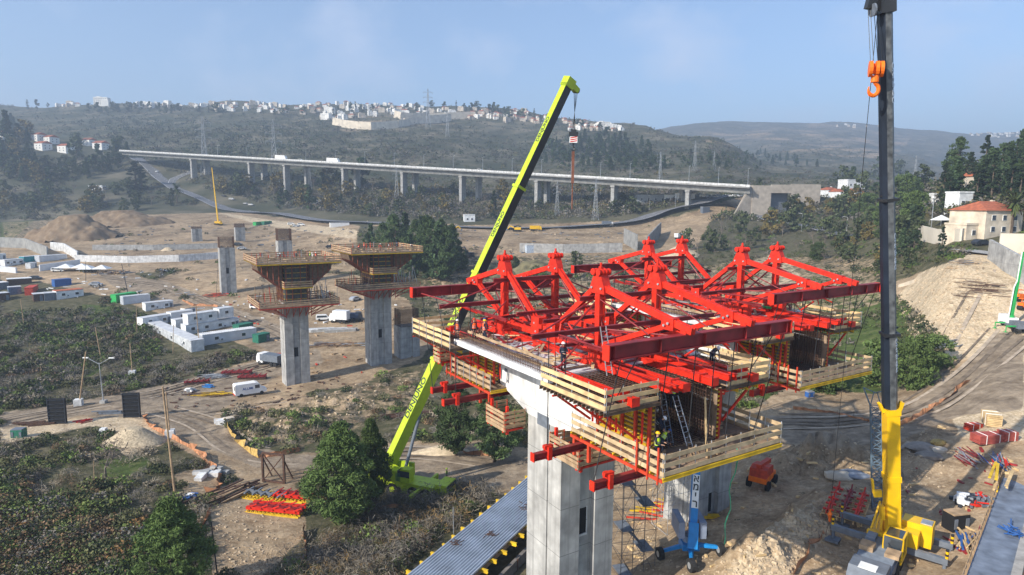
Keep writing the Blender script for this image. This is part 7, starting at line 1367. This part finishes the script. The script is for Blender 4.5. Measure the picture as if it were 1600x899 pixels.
heap('pipe_heap', 335, 590, 3.2, 2, 30, (STEEL, GREY), 'heap of grey pipes and props by the red frames', 'pipe heap', rz=.3); heap('rebar_heap', 330, 618, 4.5, 1.6, 30, (RUST, YEL), 'rusty bars and yellow beams lying left of the white van', 'steel heap', (2.5, 6), .3, .1, .2); heap('blue_frame_heap', 327, 605, .9, .7, 16, (BLUEP, BLUE), 'small heap of blue frames among the steel by the van', 'steel heap', (1, 2)); heap('white_bag_heap', 297, 612, 1.2, .8, 10, (WHITE, STEEL), 'pale sacks and pipes at the left end of the steel heaps', 'sacks', (.6, 1.1), 0, .5)
heap('timber_pile', 355, 775, 2.2, 3.5, 40, (WOOD_O, RUST), 'pile of old brown timber beams at the left of the material yard', 'timber pile', (3.5, 7), 1.0, .16, .15); heap('scrap_heap', 180, 428, 8, 4, 70, (RUST, GREY, WOOD_O), 'dark scrap heap right of the white tents', 'scrap heap', (.8, 3), 0, .25, 1.5, 1.0); heap('scrap_heap', 262, 424, 5, 2, 40, (RUST, GREY, OFFW), 'low scrap heap right of the larger dark one', 'scrap heap', (.8, 3), 0, .22, 1.5, .7); heap('rubbish_heap', 45, 488, 6, 2.5, 50, (WHITE, GREY, OFFW), 'scattered white rubbish on the bank below the left sheds', 'rubbish', (.4, 1.4), 0, .2, 1.5, .2); heap('steel_heap', 340, 462, 5, 3, 40, (RUST, RED_O), 'rusty steel lying around the excavation left of the bare pier', 'steel heap', (2, 5), .1, .1, .4); heap('timber_pile', 290, 462, 4, 2, 26, (WOOD_O, STEEL), 'grey planks beside the track left of the bare pier', 'timber pile', (2, 4), .3, .12, .3)
heap('steel_heap', 530, 540, 8, 3, 70, (WOOD_O, STEEL, RUST), 'tangle of timber and props on the ground between the two formwork piers', 'timber pile', (2, 5), .3, .14, .5); heap('slab_stack', 520, 517, 7, 1.6, 10, (CONC, CONC_W), 'grey precast slabs lying right of the left formwork pier', 'slab stack', (8, 12), .28, .9, .05, .3); heap('steel_heap', 640, 650, 6, 1.4, 26, (RUST, RUST), 'rusty beams lying along the bank above the track', 'steel heap', (5, 9), .25, .2, .1); heap('steel_heap', 1530, 450, 5, 4, 40, (RUST, RUST), 'rusty bars strewn on the stony slope at right', 'steel heap', (2, 4.5), -.8, .07, .4); heap('timber_pile', 1505, 412, 4, 3, 24, (GREY, WOOD_O), 'weathered boards high on the stony slope', 'timber pile', (2, 4), .1, .1, .4); heap('timber_pile', 1480, 540, 2.2, 1.4, 20, (STEEL, GREY), 'grey sheets at the foot of the stony slope', 'timber pile', (2, 4), .6, .16, .3); heap('red_steel_stack', 60, 664, 2, .8, 8, (RUST, RUST), 'rusty beams on the gravel left of the left black panel', 'steel heap', (3, 5), .3, .2, .1); heap('red_steel_stack', 132, 660, 1.4, .8, 10, (RED_D, RED), 'small red steel pieces between the black panels', 'steel heap', (1, 2), 1.0, .14, .4); heap('grey_beam_stack', 172, 647, 1.6, .5, 8, (GREY, CARBLK), 'dark grey beams lying left of the right black panel', 'steel heap', (3, 4.5), .15, .2, .06)
heap('rubble_heap', 322, 745, 1.6, 2.0, 9, (CONC_W, CONC), 'broken pale concrete slabs beside the road bend', 'rubble', (1.2, 2.2), .5, .7, 1.2, .4); heap('rubble_heap', 345, 660, 1.0, .8, 5, (CONC_W, STONE), 'pale concrete blocks at the corner of the track near the yellow netting', 'rubble', (1.2, 2.0), .5, .8, .5, .3); heap('blue_box', 298, 780, .5, .4, 4, (BLUEP, WHITE), 'small blue and white box behind the bright pine', 'box', (.8, 1.0), 0, .8, .3, .3)
def aframe():
    g = gp(428, 755); t = thing('braced_trestle', 'brown upright steel frame with cross bracing in the left material yard', 'steel frame', g, -.25); h = 4.0
    for x in (-1.6, 1.6): b = MB(); b.beam((x, 0, 0), (x, 0, h), .25, .25); b.beam((x, 1.9, 0), (x, .1, h*.8), .14, .14); b.build('post', RUST, t)
    b = MB(); b.beam((-1.6, 0, h), (1.6, 0, h), .25, .25); b.beam((-1.6, 0, .2), (1.6, 0, .2), .25, .25); b.beam((-1.6, 0, .2), (1.6, 0, h), .12, .12); b.beam((1.6, 0, .2), (-1.6, 0, h), .12, .12); b.build('brace', RUST, t)
aframe()
def bundle(px, py, rz, L, w, h, m, label, n=6):
    g = gp(px, py); t = thing('panel_bundle', label, 'panel bundle', g, rz)
    for i in range(n): b = MB(); b.box((random.uniform(-.05, .05), 0, .1+h*(i+.5)/n), (L, w, h/n*.75)); b.build('panel', m, t)
    b = MB()
    for x in (-L*.25, L*.25): b.box((x, 0, h/2+.1), (.06, w+.06, h+.06))
    b.build('strap', WHITE, t)
bundle(1543, 692, .12, 3.2, 1.4, 1.0, mat('brick_red_panel', (.38, .08, .06), .7), 'large strapped bundle of brick-red panels by the grey wall strip'); bundle(1573, 688, .12, 1.6, 1.2, 1.0, mat('brick_red_panel', (.38, .08, .06), .7), 'smaller strapped red bundle right of the large one'); bundle(1548, 664, 1.2, 2.4, 1.5, 1.4, WOOD, 'upright bundle of pale timber beams above the red bundles', 7); bundle(1520, 673, .2, 1.8, .9, .8, RED_O, 'small red and yellow stack left of the pale timber bundle', 4)
heap('prop_stack', 1512, 722, 1.3, 1.4, 30, (RED_D, STEEL), 'reddish steel props leaning left of the red bundles', 'props', (2, 3.4), 1.4, .07, .25, 1.0); heap('prop_stack', 1560, 728, 1.6, 1.2, 34, (RED, STEEL, BLUEP), 'red and grey props fanned out in front of the red bundles', 'props', (2, 3), 1.1, .07, .3, .8); heap('yellow_beam', 1563, 757, .5, 2.2, 6, (YEL, WOOD), 'yellow beams leaning along the grey wall strip', 'beams', (4, 5), .85, .18, .05, 1.2); heap('tool_heap', 1530, 785, 1.4, 1.6, 40, (RED, GREY, STEEL), 'clutter of red clamps and steel in the work area beside the wall', 'tools', (.4, 1.2), 0, .16, 1.5, .6); heap('tool_heap', 1505, 785, 1.0, 1.2, 26, (CARBLK, OFFW), 'dark bags and covers left of the red clutter', 'bags', (.5, 1.0), 0, .4, 1.5, .6); heap('board_heap', 1512, 850, 1.2, 1.6, 30, (WOOD_O, BLUEP, WOOD), 'loose boards and blue pipes by the foot of the wall strip', 'boards', (1.5, 3), 1.0, .1, .4, .5)
def crate(px, py, rz, d, m, top, label, name='generator', cat='generator'):
    g = gp(px, py); t = thing(name, label, cat, g, rz); b = MB(); b.box((0, 0, d[2]/2), d); b.build('body', m, t); b = MB(); b.box((0, 0, d[2]+.06), (d[0]*.96, d[1]*.96, .12)); b.build('lid', top, t)
    for x in (-d[0]*.35, d[0]*.35): b = MB(); b.box((x, -d[1]/2-.03, d[2]*.5), (d[0]*.2, .05, d[2]*.6)); b.build('panel', GREY, t)
crate(1492, 826, .2, (1.7, 1.2, 1.5), DARK, WOOD_O, 'black skip-like box with rubbish on top right of the yellow crane', 'bin', 'bin'); crate(30, 683, .1, (1.7, 1.3, 1.3), DGREEN, GREY, 'dark green rubbish bin at left on the gravel', 'bin', 'bin'); crate(162, 678, .1, (.9, .9, .8), OFFW, WHITE, 'round white sack on the gravel below the right black panel', 'sack', 'sack'); crate(1352, 812, .3, (1.4, 1.0, .7), OFFW, WOOD_O, 'white sacks and a tan hat-like cover behind the yellow crane cab', 'sack_pile', 'sacks'); crate(1265, 620, .3, (1.2, .8, .8), BLUEP, STEEL, 'small blue crate on the track in shade', 'crate', 'crate')
# big rocks
def rock(px, py, s, label, m=STONE, fl=.5):
    g = gp(px, py); b = MB(); n = 10; V = []
    me = bmesh.new(); bmesh.ops.create_icosphere(me, subdivisions=2, radius=1); 
    for v in me.verts: k = 1+.35*float(vnoise(v.co.x*1.7+px, v.co.y*1.7+v.co.z*2.1, 8)); v.co = Vector((v.co.x*s*k*1.3, v.co.y*s*k, v.co.z*s*fl*k))+g+V3(0, 0, s*fl*.4)
    d = bpy.data.meshes.new('boulder'); me.to_mesh(d); me.free(); d.materials.append(m); tag(link(bpy.data.objects.new('boulder', d)), label, 'boulder')
RK = mat('grey_rock', (.24, .21, .18), .95, var=.35, scale=1.2, bump=.5)
rock(1442, 702, 1.5, 'large flat grey boulder on the rubble slope right of the black boom, upper', RK, .35); rock(1450, 716, 1.1, 'grey boulder just below the large flat one', RK, .5); rock(1466, 694, .7, 'yellowish boulder right of the large flat one', mat('ochre_rock', (.4, .28, .1), .95), .6); rock(1468, 706, .7, 'pale rounded boulder right of the grey ones', STONE, .6); rock(1310, 748, 1.2, 'pale boulder on the cut bank left of the lattice jib', STONE, .5); rock(1335, 742, 1.3, 'bluish grey slab lying above the cut bank', mat('blue_rock', (.2, .23, .28), .8), .2)
# cut bank left of the crane

# ---------------------------------------------------------------- netting fences
def netting(px, h, label, m=ORMESH):
    P = [gp(*p) for p in px]; Q = []
    for a, c in zip(P, P[1:]):
        k = max(2, int((c-a).length/1.0)); Q += [a.lerp(c, i/k) for i in range(k)]
    Q.append(P[-1]); t = thing('safety_netting', label, 'netting', P[0]); b = MB(); hs = [h*random.uniform(.5, 1.1) for _ in Q]; jit = [V3(random.gauss(0, .25), random.gauss(0, .25), 0) for _ in Q]
    for q in Q: q.z = G(q.x, q.y)
    for i in range(len(Q)-1): b.add([Q[i], Q[i+1], Q[i+1]+V3(0, 0, hs[i+1])+jit[i+1], Q[i]+V3(0, 0, hs[i])+jit[i]], [(0, 1, 2, 3)])
    b.build('mesh_sheet', m, t, P[0]); b = MB()
    for q in Q[::3]: b.tube(q-V3(0, 0, .3), q+V3(0, 0, h*1.15), .025, n=4)
    b.build('stakes', RUST, t, P[0])
netting([(226, 652), (234, 668), (262, 683), (300, 702), (330, 730), (345, 748), (340, 770), (322, 770)], .9, 'orange netting along the outer edge of the road bend'); netting([(355, 668), (368, 690), (392, 710), (404, 716)], 1.0, 'yellow-tan netting along the inner edge of the road bend', mat('tan_mesh', (.45, .30, .09), .8)); netting([(404, 716), (440, 712), (470, 705)], .9, 'orange netting above the road left of the big pine'); netting([(330, 800), (300, 850), (200, 880), (150, 899)], .6, 'orange-brown netting crossing the brush at lower left'); netting([(690, 700), (730, 710), (780, 715)], .7, 'orange netting on the sand left of the near pier'); netting([(560, 800), (600, 795), (650, 790)], .5, 'orange netting in the shade under the big pine'); netting([(475, 830), (480, 870), (470, 899)], .8, 'orange netting at the right edge of the material yard'); netting([(1400, 668), (1440, 650), (1490, 615), (1510, 598)], .7, 'red-brown netting along the right-hand track'); netting([(1240, 899), (1270, 850), (1290, 835)], .6, 'orange-brown netting left of the yellow crane along the spoil ridge'); netting([(285, 470), (300, 478), (340, 480)], .9, 'orange netting around the excavation left of the bare pier'); netting([(1240, 640), (1300, 645), (1360, 660)], .5, 'red-brown netting at the shaded track below the far platform')
def hose():
    p0 = B(10.8, 5.2, 25.3); g = gp(1130, 858); b = MB(); P = [p0]; 
    for i in range(1, 13): f = i/12; P.append(p0.lerp(g, f)+V3(.12*math.sin(i*1.3), .1*math.cos(i*1.7), 0))
    b.path(P, .045, 5); tag(b.build('hose', mat('hose_green', (.02, .35, .22), .5)), 'thin green hose hanging from the far platform to the ground by the blue lift', 'hose')
hose()
# ---------------------------------------------------------------- people
def body_mesh(pose):
    J = {'pelvis': (0, 0, .95), 'belly': (0, .0, 1.10), 'chest': (0, -.01, 1.35), 'neck': (0, .0, 1.50), 'head0': (0, -.02, 1.60), 'head1': (0, -.02, 1.72), 'shL': (-.19, 0, 1.42), 'shR': (.19, 0, 1.42), 'hipL': (-.10, 0, .90), 'hipR': (.10, 0, .90), 'knL': (-.11, -.03, .50), 'knR': (.11, -.03, .50), 'anL': (-.12, .02, .09), 'anR': (.12, .02, .09), 'toL': (-.13, -.17, .04), 'toR': (.13, -.17, .04)}
    arms = {'stand': ((-.27, .03, 1.13), (-.27, -.08, .88), (.27, .03, 1.13), (.27, -.08, .88)), 'work': ((-.27, -.10, 1.16), (-.14, -.36, 1.15), (.27, -.12, 1.18), (.15, -.38, 1.22)), 'reach': ((-.27, -.2, 1.35), (-.18, -.42, 1.60), (.27, -.2, 1.35), (.2, -.42, 1.58)), 'bend': ((-.26, -.42, .95), (-.16, -.55, .68), (.26, -.42, .95), (.16, -.55, .66))}[pose]
    if pose == 'bend': J.update(belly=(0, -.10, 1.06), chest=(0, -.32, 1.20), neck=(0, -.44, 1.27), head0=(0, -.52, 1.30), head1=(0, -.60, 1.37), shL=(-.19, -.36, 1.22), shR=(.19, -.36, 1.22))
    if pose == 'work': J.update(knL=(-.12, -.16, .52), anL=(-.12, -.10, .09), toL=(-.13, -.29, .04))
    J.update(elL=arms[0], haL=arms[1], elR=arms[2], haR=arms[3])
    for s in 'LR':
        e = Vector(J['el'+s]); h = Vector(J['ha'+s]); d = (h-e).normalized(); J['pa'+s] = tuple(h+d*.09); x = Vector((.03 if s == 'L' else -.03, 0, 0)); J['th'+s] = tuple(h+d*.06+x*1.6)
        for k in range(4): J['f%d%s' % (k, s)] = tuple(h+d*(.165+(.012, .022, .016, 0)[k])+Vector(((k-1.5)*.022, -.02, -.01)))
    E = [('pelvis', 'belly'), ('belly', 'chest'), ('chest', 'neck'), ('neck', 'head0'), ('head0', 'head1')]
    for s in 'LR': E += [('chest', 'sh'+s), ('sh'+s, 'el'+s), ('el'+s, 'ha'+s), ('ha'+s, 'pa'+s), ('ha'+s, 'th'+s), ('pelvis', 'hip'+s), ('hip'+s, 'kn'+s), ('kn'+s, 'an'+s), ('an'+s, 'to'+s)]+[('pa'+s, 'f%d%s' % (k, s)) for k in range(4)]
    rad = {'pelvis': .145, 'belly': .135, 'chest': .15, 'neck': .058, 'head0': .082, 'head1': .085, 'sh': .075, 'el': .05, 'ha': .034, 'pa': .034, 'th': .012, 'hip': .095, 'kn': .066, 'an': .05, 'to': .045}
    names = list(J); me = bpy.data.meshes.new('b'); me.from_pydata([J[n] for n in names], [(names.index(a), names.index(c)) for a, c in E], []); o = bpy.data.objects.new('b', me); link(o); md = o.modifiers.new('s', 'SKIN'); md.use_smooth_shade = True
    for i, n in enumerate(names):
        r = rad.get(n) or rad.get(n[:2]) or rad.get(n[:3]) or .010; me.skin_vertices[0].data[i].radius = (r, r*(.72 if n in ('chest', 'belly') else 1)); me.skin_vertices[0].data[i].use_root = n == 'pelvis'
    o.modifiers.new('u', 'SUBSURF').levels = 1; dg = bpy.context.evaluated_depsgraph_get(); m2 = bpy.data.meshes.new_from_object(o.evaluated_get(dg)); bpy.data.objects.remove(o)
    hd = Vector(J['head1']); m2.materials.clear()
    for m in (NAVY, SKIN, mat('dark_boot', (.03, .025, .02), .8)): m2.materials.append(m)
    for p in m2.polygons:
        c = p.center; hand = min((c-Vector(J['ha'+s])).dot((Vector(J['ha'+s])-Vector(J['el'+s])).normalized()) if (c-Vector(J['ha'+s])).length < .26 else -1 for s in 'LR') if False else max((c-Vector(J['ha'+s])).dot((Vector(J['ha'+s])-Vector(J['el'+s])).normalized()) if (c-Vector(J['ha'+s])).length < .26 else -1 for s in 'LR')
        p.material_index = 1 if (c-hd).length < .2 or hand > -.01 else (2 if c.z < .12 else 0); p.use_smooth = True
    return m2, J
_pb = {k: body_mesh(k) for k in ('stand', 'work', 'reach', 'bend')}
def person(loc, rz, pose, vest, helmet, label, group=None):
    me, J = _pb[pose]; t = thing('person', label, 'person', loc, rz, group); o = bpy.data.objects.new('body', me); link(o); o.parent = t
    a, c = Vector(J['belly'])-Vector((0, 0, .08)), Vector(J['chest']); d = (c-a).normalized(); v = MB(); n = 12; rings = [(a, .175, .145), (a.lerp(c, .5), .175, .145), (c, .185, .15), (c+d*.11, .13, .10)]; x = Vector((1, 0, 0)); y = d.cross(x); vs = []
    for p, rx, ry in rings: vs += [p+x*math.cos(6.283*i/n)*rx+y*math.sin(6.283*i/n)*ry for i in range(n)]
    v.add(vs, [(r*n+i, r*n+(i+1) % n, (r+1)*n+(i+1) % n, (r+1)*n+i) for r in range(3) for i in range(n)]); vo = v.build('vest', vest, t, smooth=True)
    s = MB(); 
    for f in (.18, .55): s.add([a.lerp(c, f+k)+x*math.cos(6.283*i/n)*.181+y*math.sin(6.283*i/n)*.15 for k in (0, .14) for i in range(n)], [(i, (i+1) % n, n+(i+1) % n, n+i) for i in range(n)])
    s.build('reflective_band', STEEL, vo)
    h0, h1 = Vector(J['head0']), Vector(J['head1']); u = (h1-h0).normalized(); q = MB(); y2 = u.cross(x); vs = []; n = 14
    for z, r in ((.0, .150), (.012, .122), (.06, .112), (.10, .075), (.118, .02)): vs += [h1+u*(z+.0)+x*math.cos(6.283*i/n)*r*.95+y2*math.sin(6.283*i/n)*r*1.05 for i in range(n)]
    q.add(vs, [(k*n+i, k*n+(i+1) % n, (k+1)*n+(i+1) % n, (k+1)*n+i) for k in range(4) for i in range(n)]); q.build('helmet', helmet, t, smooth=True)
    f = MB(); fw = -y2 if (-y2).y < 0 else y2; c0 = h0+u*.075
    for sx in (-.032, .032): f.box(c0+x*sx+fw*.088+u*.01, (.022, .016, .014))
    fo = f.build('eyes', DARK, t); f = MB(); f.beam(c0+fw*.088+u*.005, c0+fw*.112-u*.03, .022, .022); f.build('nose', SKIN, t); f = MB(); f.box(c0+fw*.09-u*.055, (.045, .012, .01)); f.build('mouth', RED_D, t); f = MB()
    for sx in (-.09, .09): f.box(c0+x*sx-u*.005, (.02, .035, .055))
    f.build('ears', SKIN, t); return t
person(B(7.6, 2.9, 27.3), 2.4, 'reach', HVIS, WHITE, 'worker in yellow vest and white helmet with back turned, standing high on the right ladder')
person(B(7.0, 2.2, 27.2), 2.6, 'reach', HVIS, HVIS, 'worker in yellow vest half hidden left of the white-helmeted climber, on the left ladder')
person(B(9.7, -.4, 25.3), .8, 'work', HVIS, CRY, 'worker in full yellow vest and yellow helmet on the lower platform behind the corner railing')
person(B(9.0, .6, 25.3), 2.0, 'bend', HVIS, BLUEP, 'worker with blue helmet and harness bending behind the yellow-helmeted one'); person(B(8.7, .3, 26.2), 1.2, 'bend', NAVY, WHITE, 'worker with white helmet leaning into the rebar above the bending man')
person(B(-9.6, -3.4, 29.0), -.6, 'stand', HVO, WHITE, 'worker in white helmet and orange vest alone on the far left platform'); person(B(-7.0, -3.3, 29.5), .6, 'stand', HVO, RED_O, 'orange-vested worker, left of three by the slab edge at the far left'); person(B(-6.6, -2.6, 29.5), -.6, 'stand', HVO, BLUEP, 'orange-vested worker, middle of three by the slab edge at the far left'); person(B(-6.1, -2.9, 29.5), 1.6, 'work', HVO, CRY, 'orange-vested worker, right of three by the slab edge at the far left')
person(gp(698, 752), 1.9, 'stand', HVIS, HVIS, 'worker in dark trousers and yellow vest standing right of the lime crane'); person(B(3.2, -2.4, 29.5), .3, 'work', NAVY, WHITE, 'worker in grey beside the front tower post at the slab edge'); person(B(6.2, 7.9, 29.1), .5, 'bend', NAVY, OFFW, 'worker crouching on the right wing platform behind the beam')
for i, (F_, s, w, ps, v, hm, lb) in enumerate(((1, 1, -.5, 'stand', HVO, WHITE, 'orange-vested worker at the left of the left pier head deck'), (1, -1, 3.2, 'stand', NAVY, HVO, 'dark-clothed worker in the middle of the left pier head deck'), (1, 0, 5.8, 'work', HVIS, CRY, 'yellow-vested worker, left of two at the right of the left pier head deck'), (1, 1.5, 6.6, 'stand', HVO, WHITE, 'orange-vested worker, right of two on the left pier head deck'), (2, 0, -2.5, 'bend', HVO, RED_O, 'bending orange worker at the left end of the right pier head deck'), (2, -3, -.2, 'stand', HVO, HVO, 'orange-clad worker standing highest on the right pier head deck'), (2, 1, 2.2, 'work', HVO, WHITE, 'orange-vested worker working in the middle of the right pier head deck'), (2, -1, 7.0, 'stand', NAVY, BLUEP, 'dark worker near the right end of the right pier head deck'), (2, 1.6, 10.0, 'bend', NAVY, WHITE, 'worker crouching at the right corner of the right pier head deck'))):
    person(B(s, w, 27.6 if F_ == 1 else 28.8)+(O1 if F_ == 1 else O2), random.uniform(0, 6), ps, v, hm, lb)
def ladder(a, c, label, m=STEEL):
    t = thing('ladder', label, 'ladder', a); x = V3(.85, .5, 0)*.22; b = MB(); b.tube(a-x, c-x, .035, n=5); b.tube(a+x, c+x, .035, n=5); b.build('stiles', m, t, a); b = MB(); n = int((c-a).length/.3)
    for i in range(1, n): p = a.lerp(c, i/n); b.tube(p-x, p+x, .022, n=4)
    b.build('rungs', m, t, a)
ladder(B(8.6, 1.9, 25.3), B(7.2, 2.2, 28.9), 'dark ladder carrying the left climber inside the near box', GREY); ladder(B(9.2, 2.9, 25.3), B(7.8, 2.9, 28.2), 'short ladder under the white-helmeted climber'); ladder(B(6.0, -.9, 29.6), B(5.6, -1.2, 32.6), 'aluminium ladder leaning on the red runner beam behind the near platform')
b = MB(); b.beam(B(10.2, 3.2, 25.3), B(9.8, 3.3, 28.6), .1, .1); tag(b.build('timber_post', WOOD), 'pale timber post standing on the lower platform right of the climbers', 'post')
heap_ = MB()
for i in range(70): heap_.beam(B(random.uniform(4, 10.8), random.uniform(-.8, 8), 25.36), B(random.uniform(4, 10.8), random.uniform(-.8, 8), 25.4), .06, .05) if i % 3 == 0 else heap_.box(B(random.uniform(4, 10.8), random.uniform(-.8, 8), 25.4), (random.uniform(.2, .8), random.uniform(.1, .4), .16), RB)
tag(heap_.build('loose_offcuts', WOOD_O), 'loose planks and offcuts littering the lower front platform', 'offcuts')
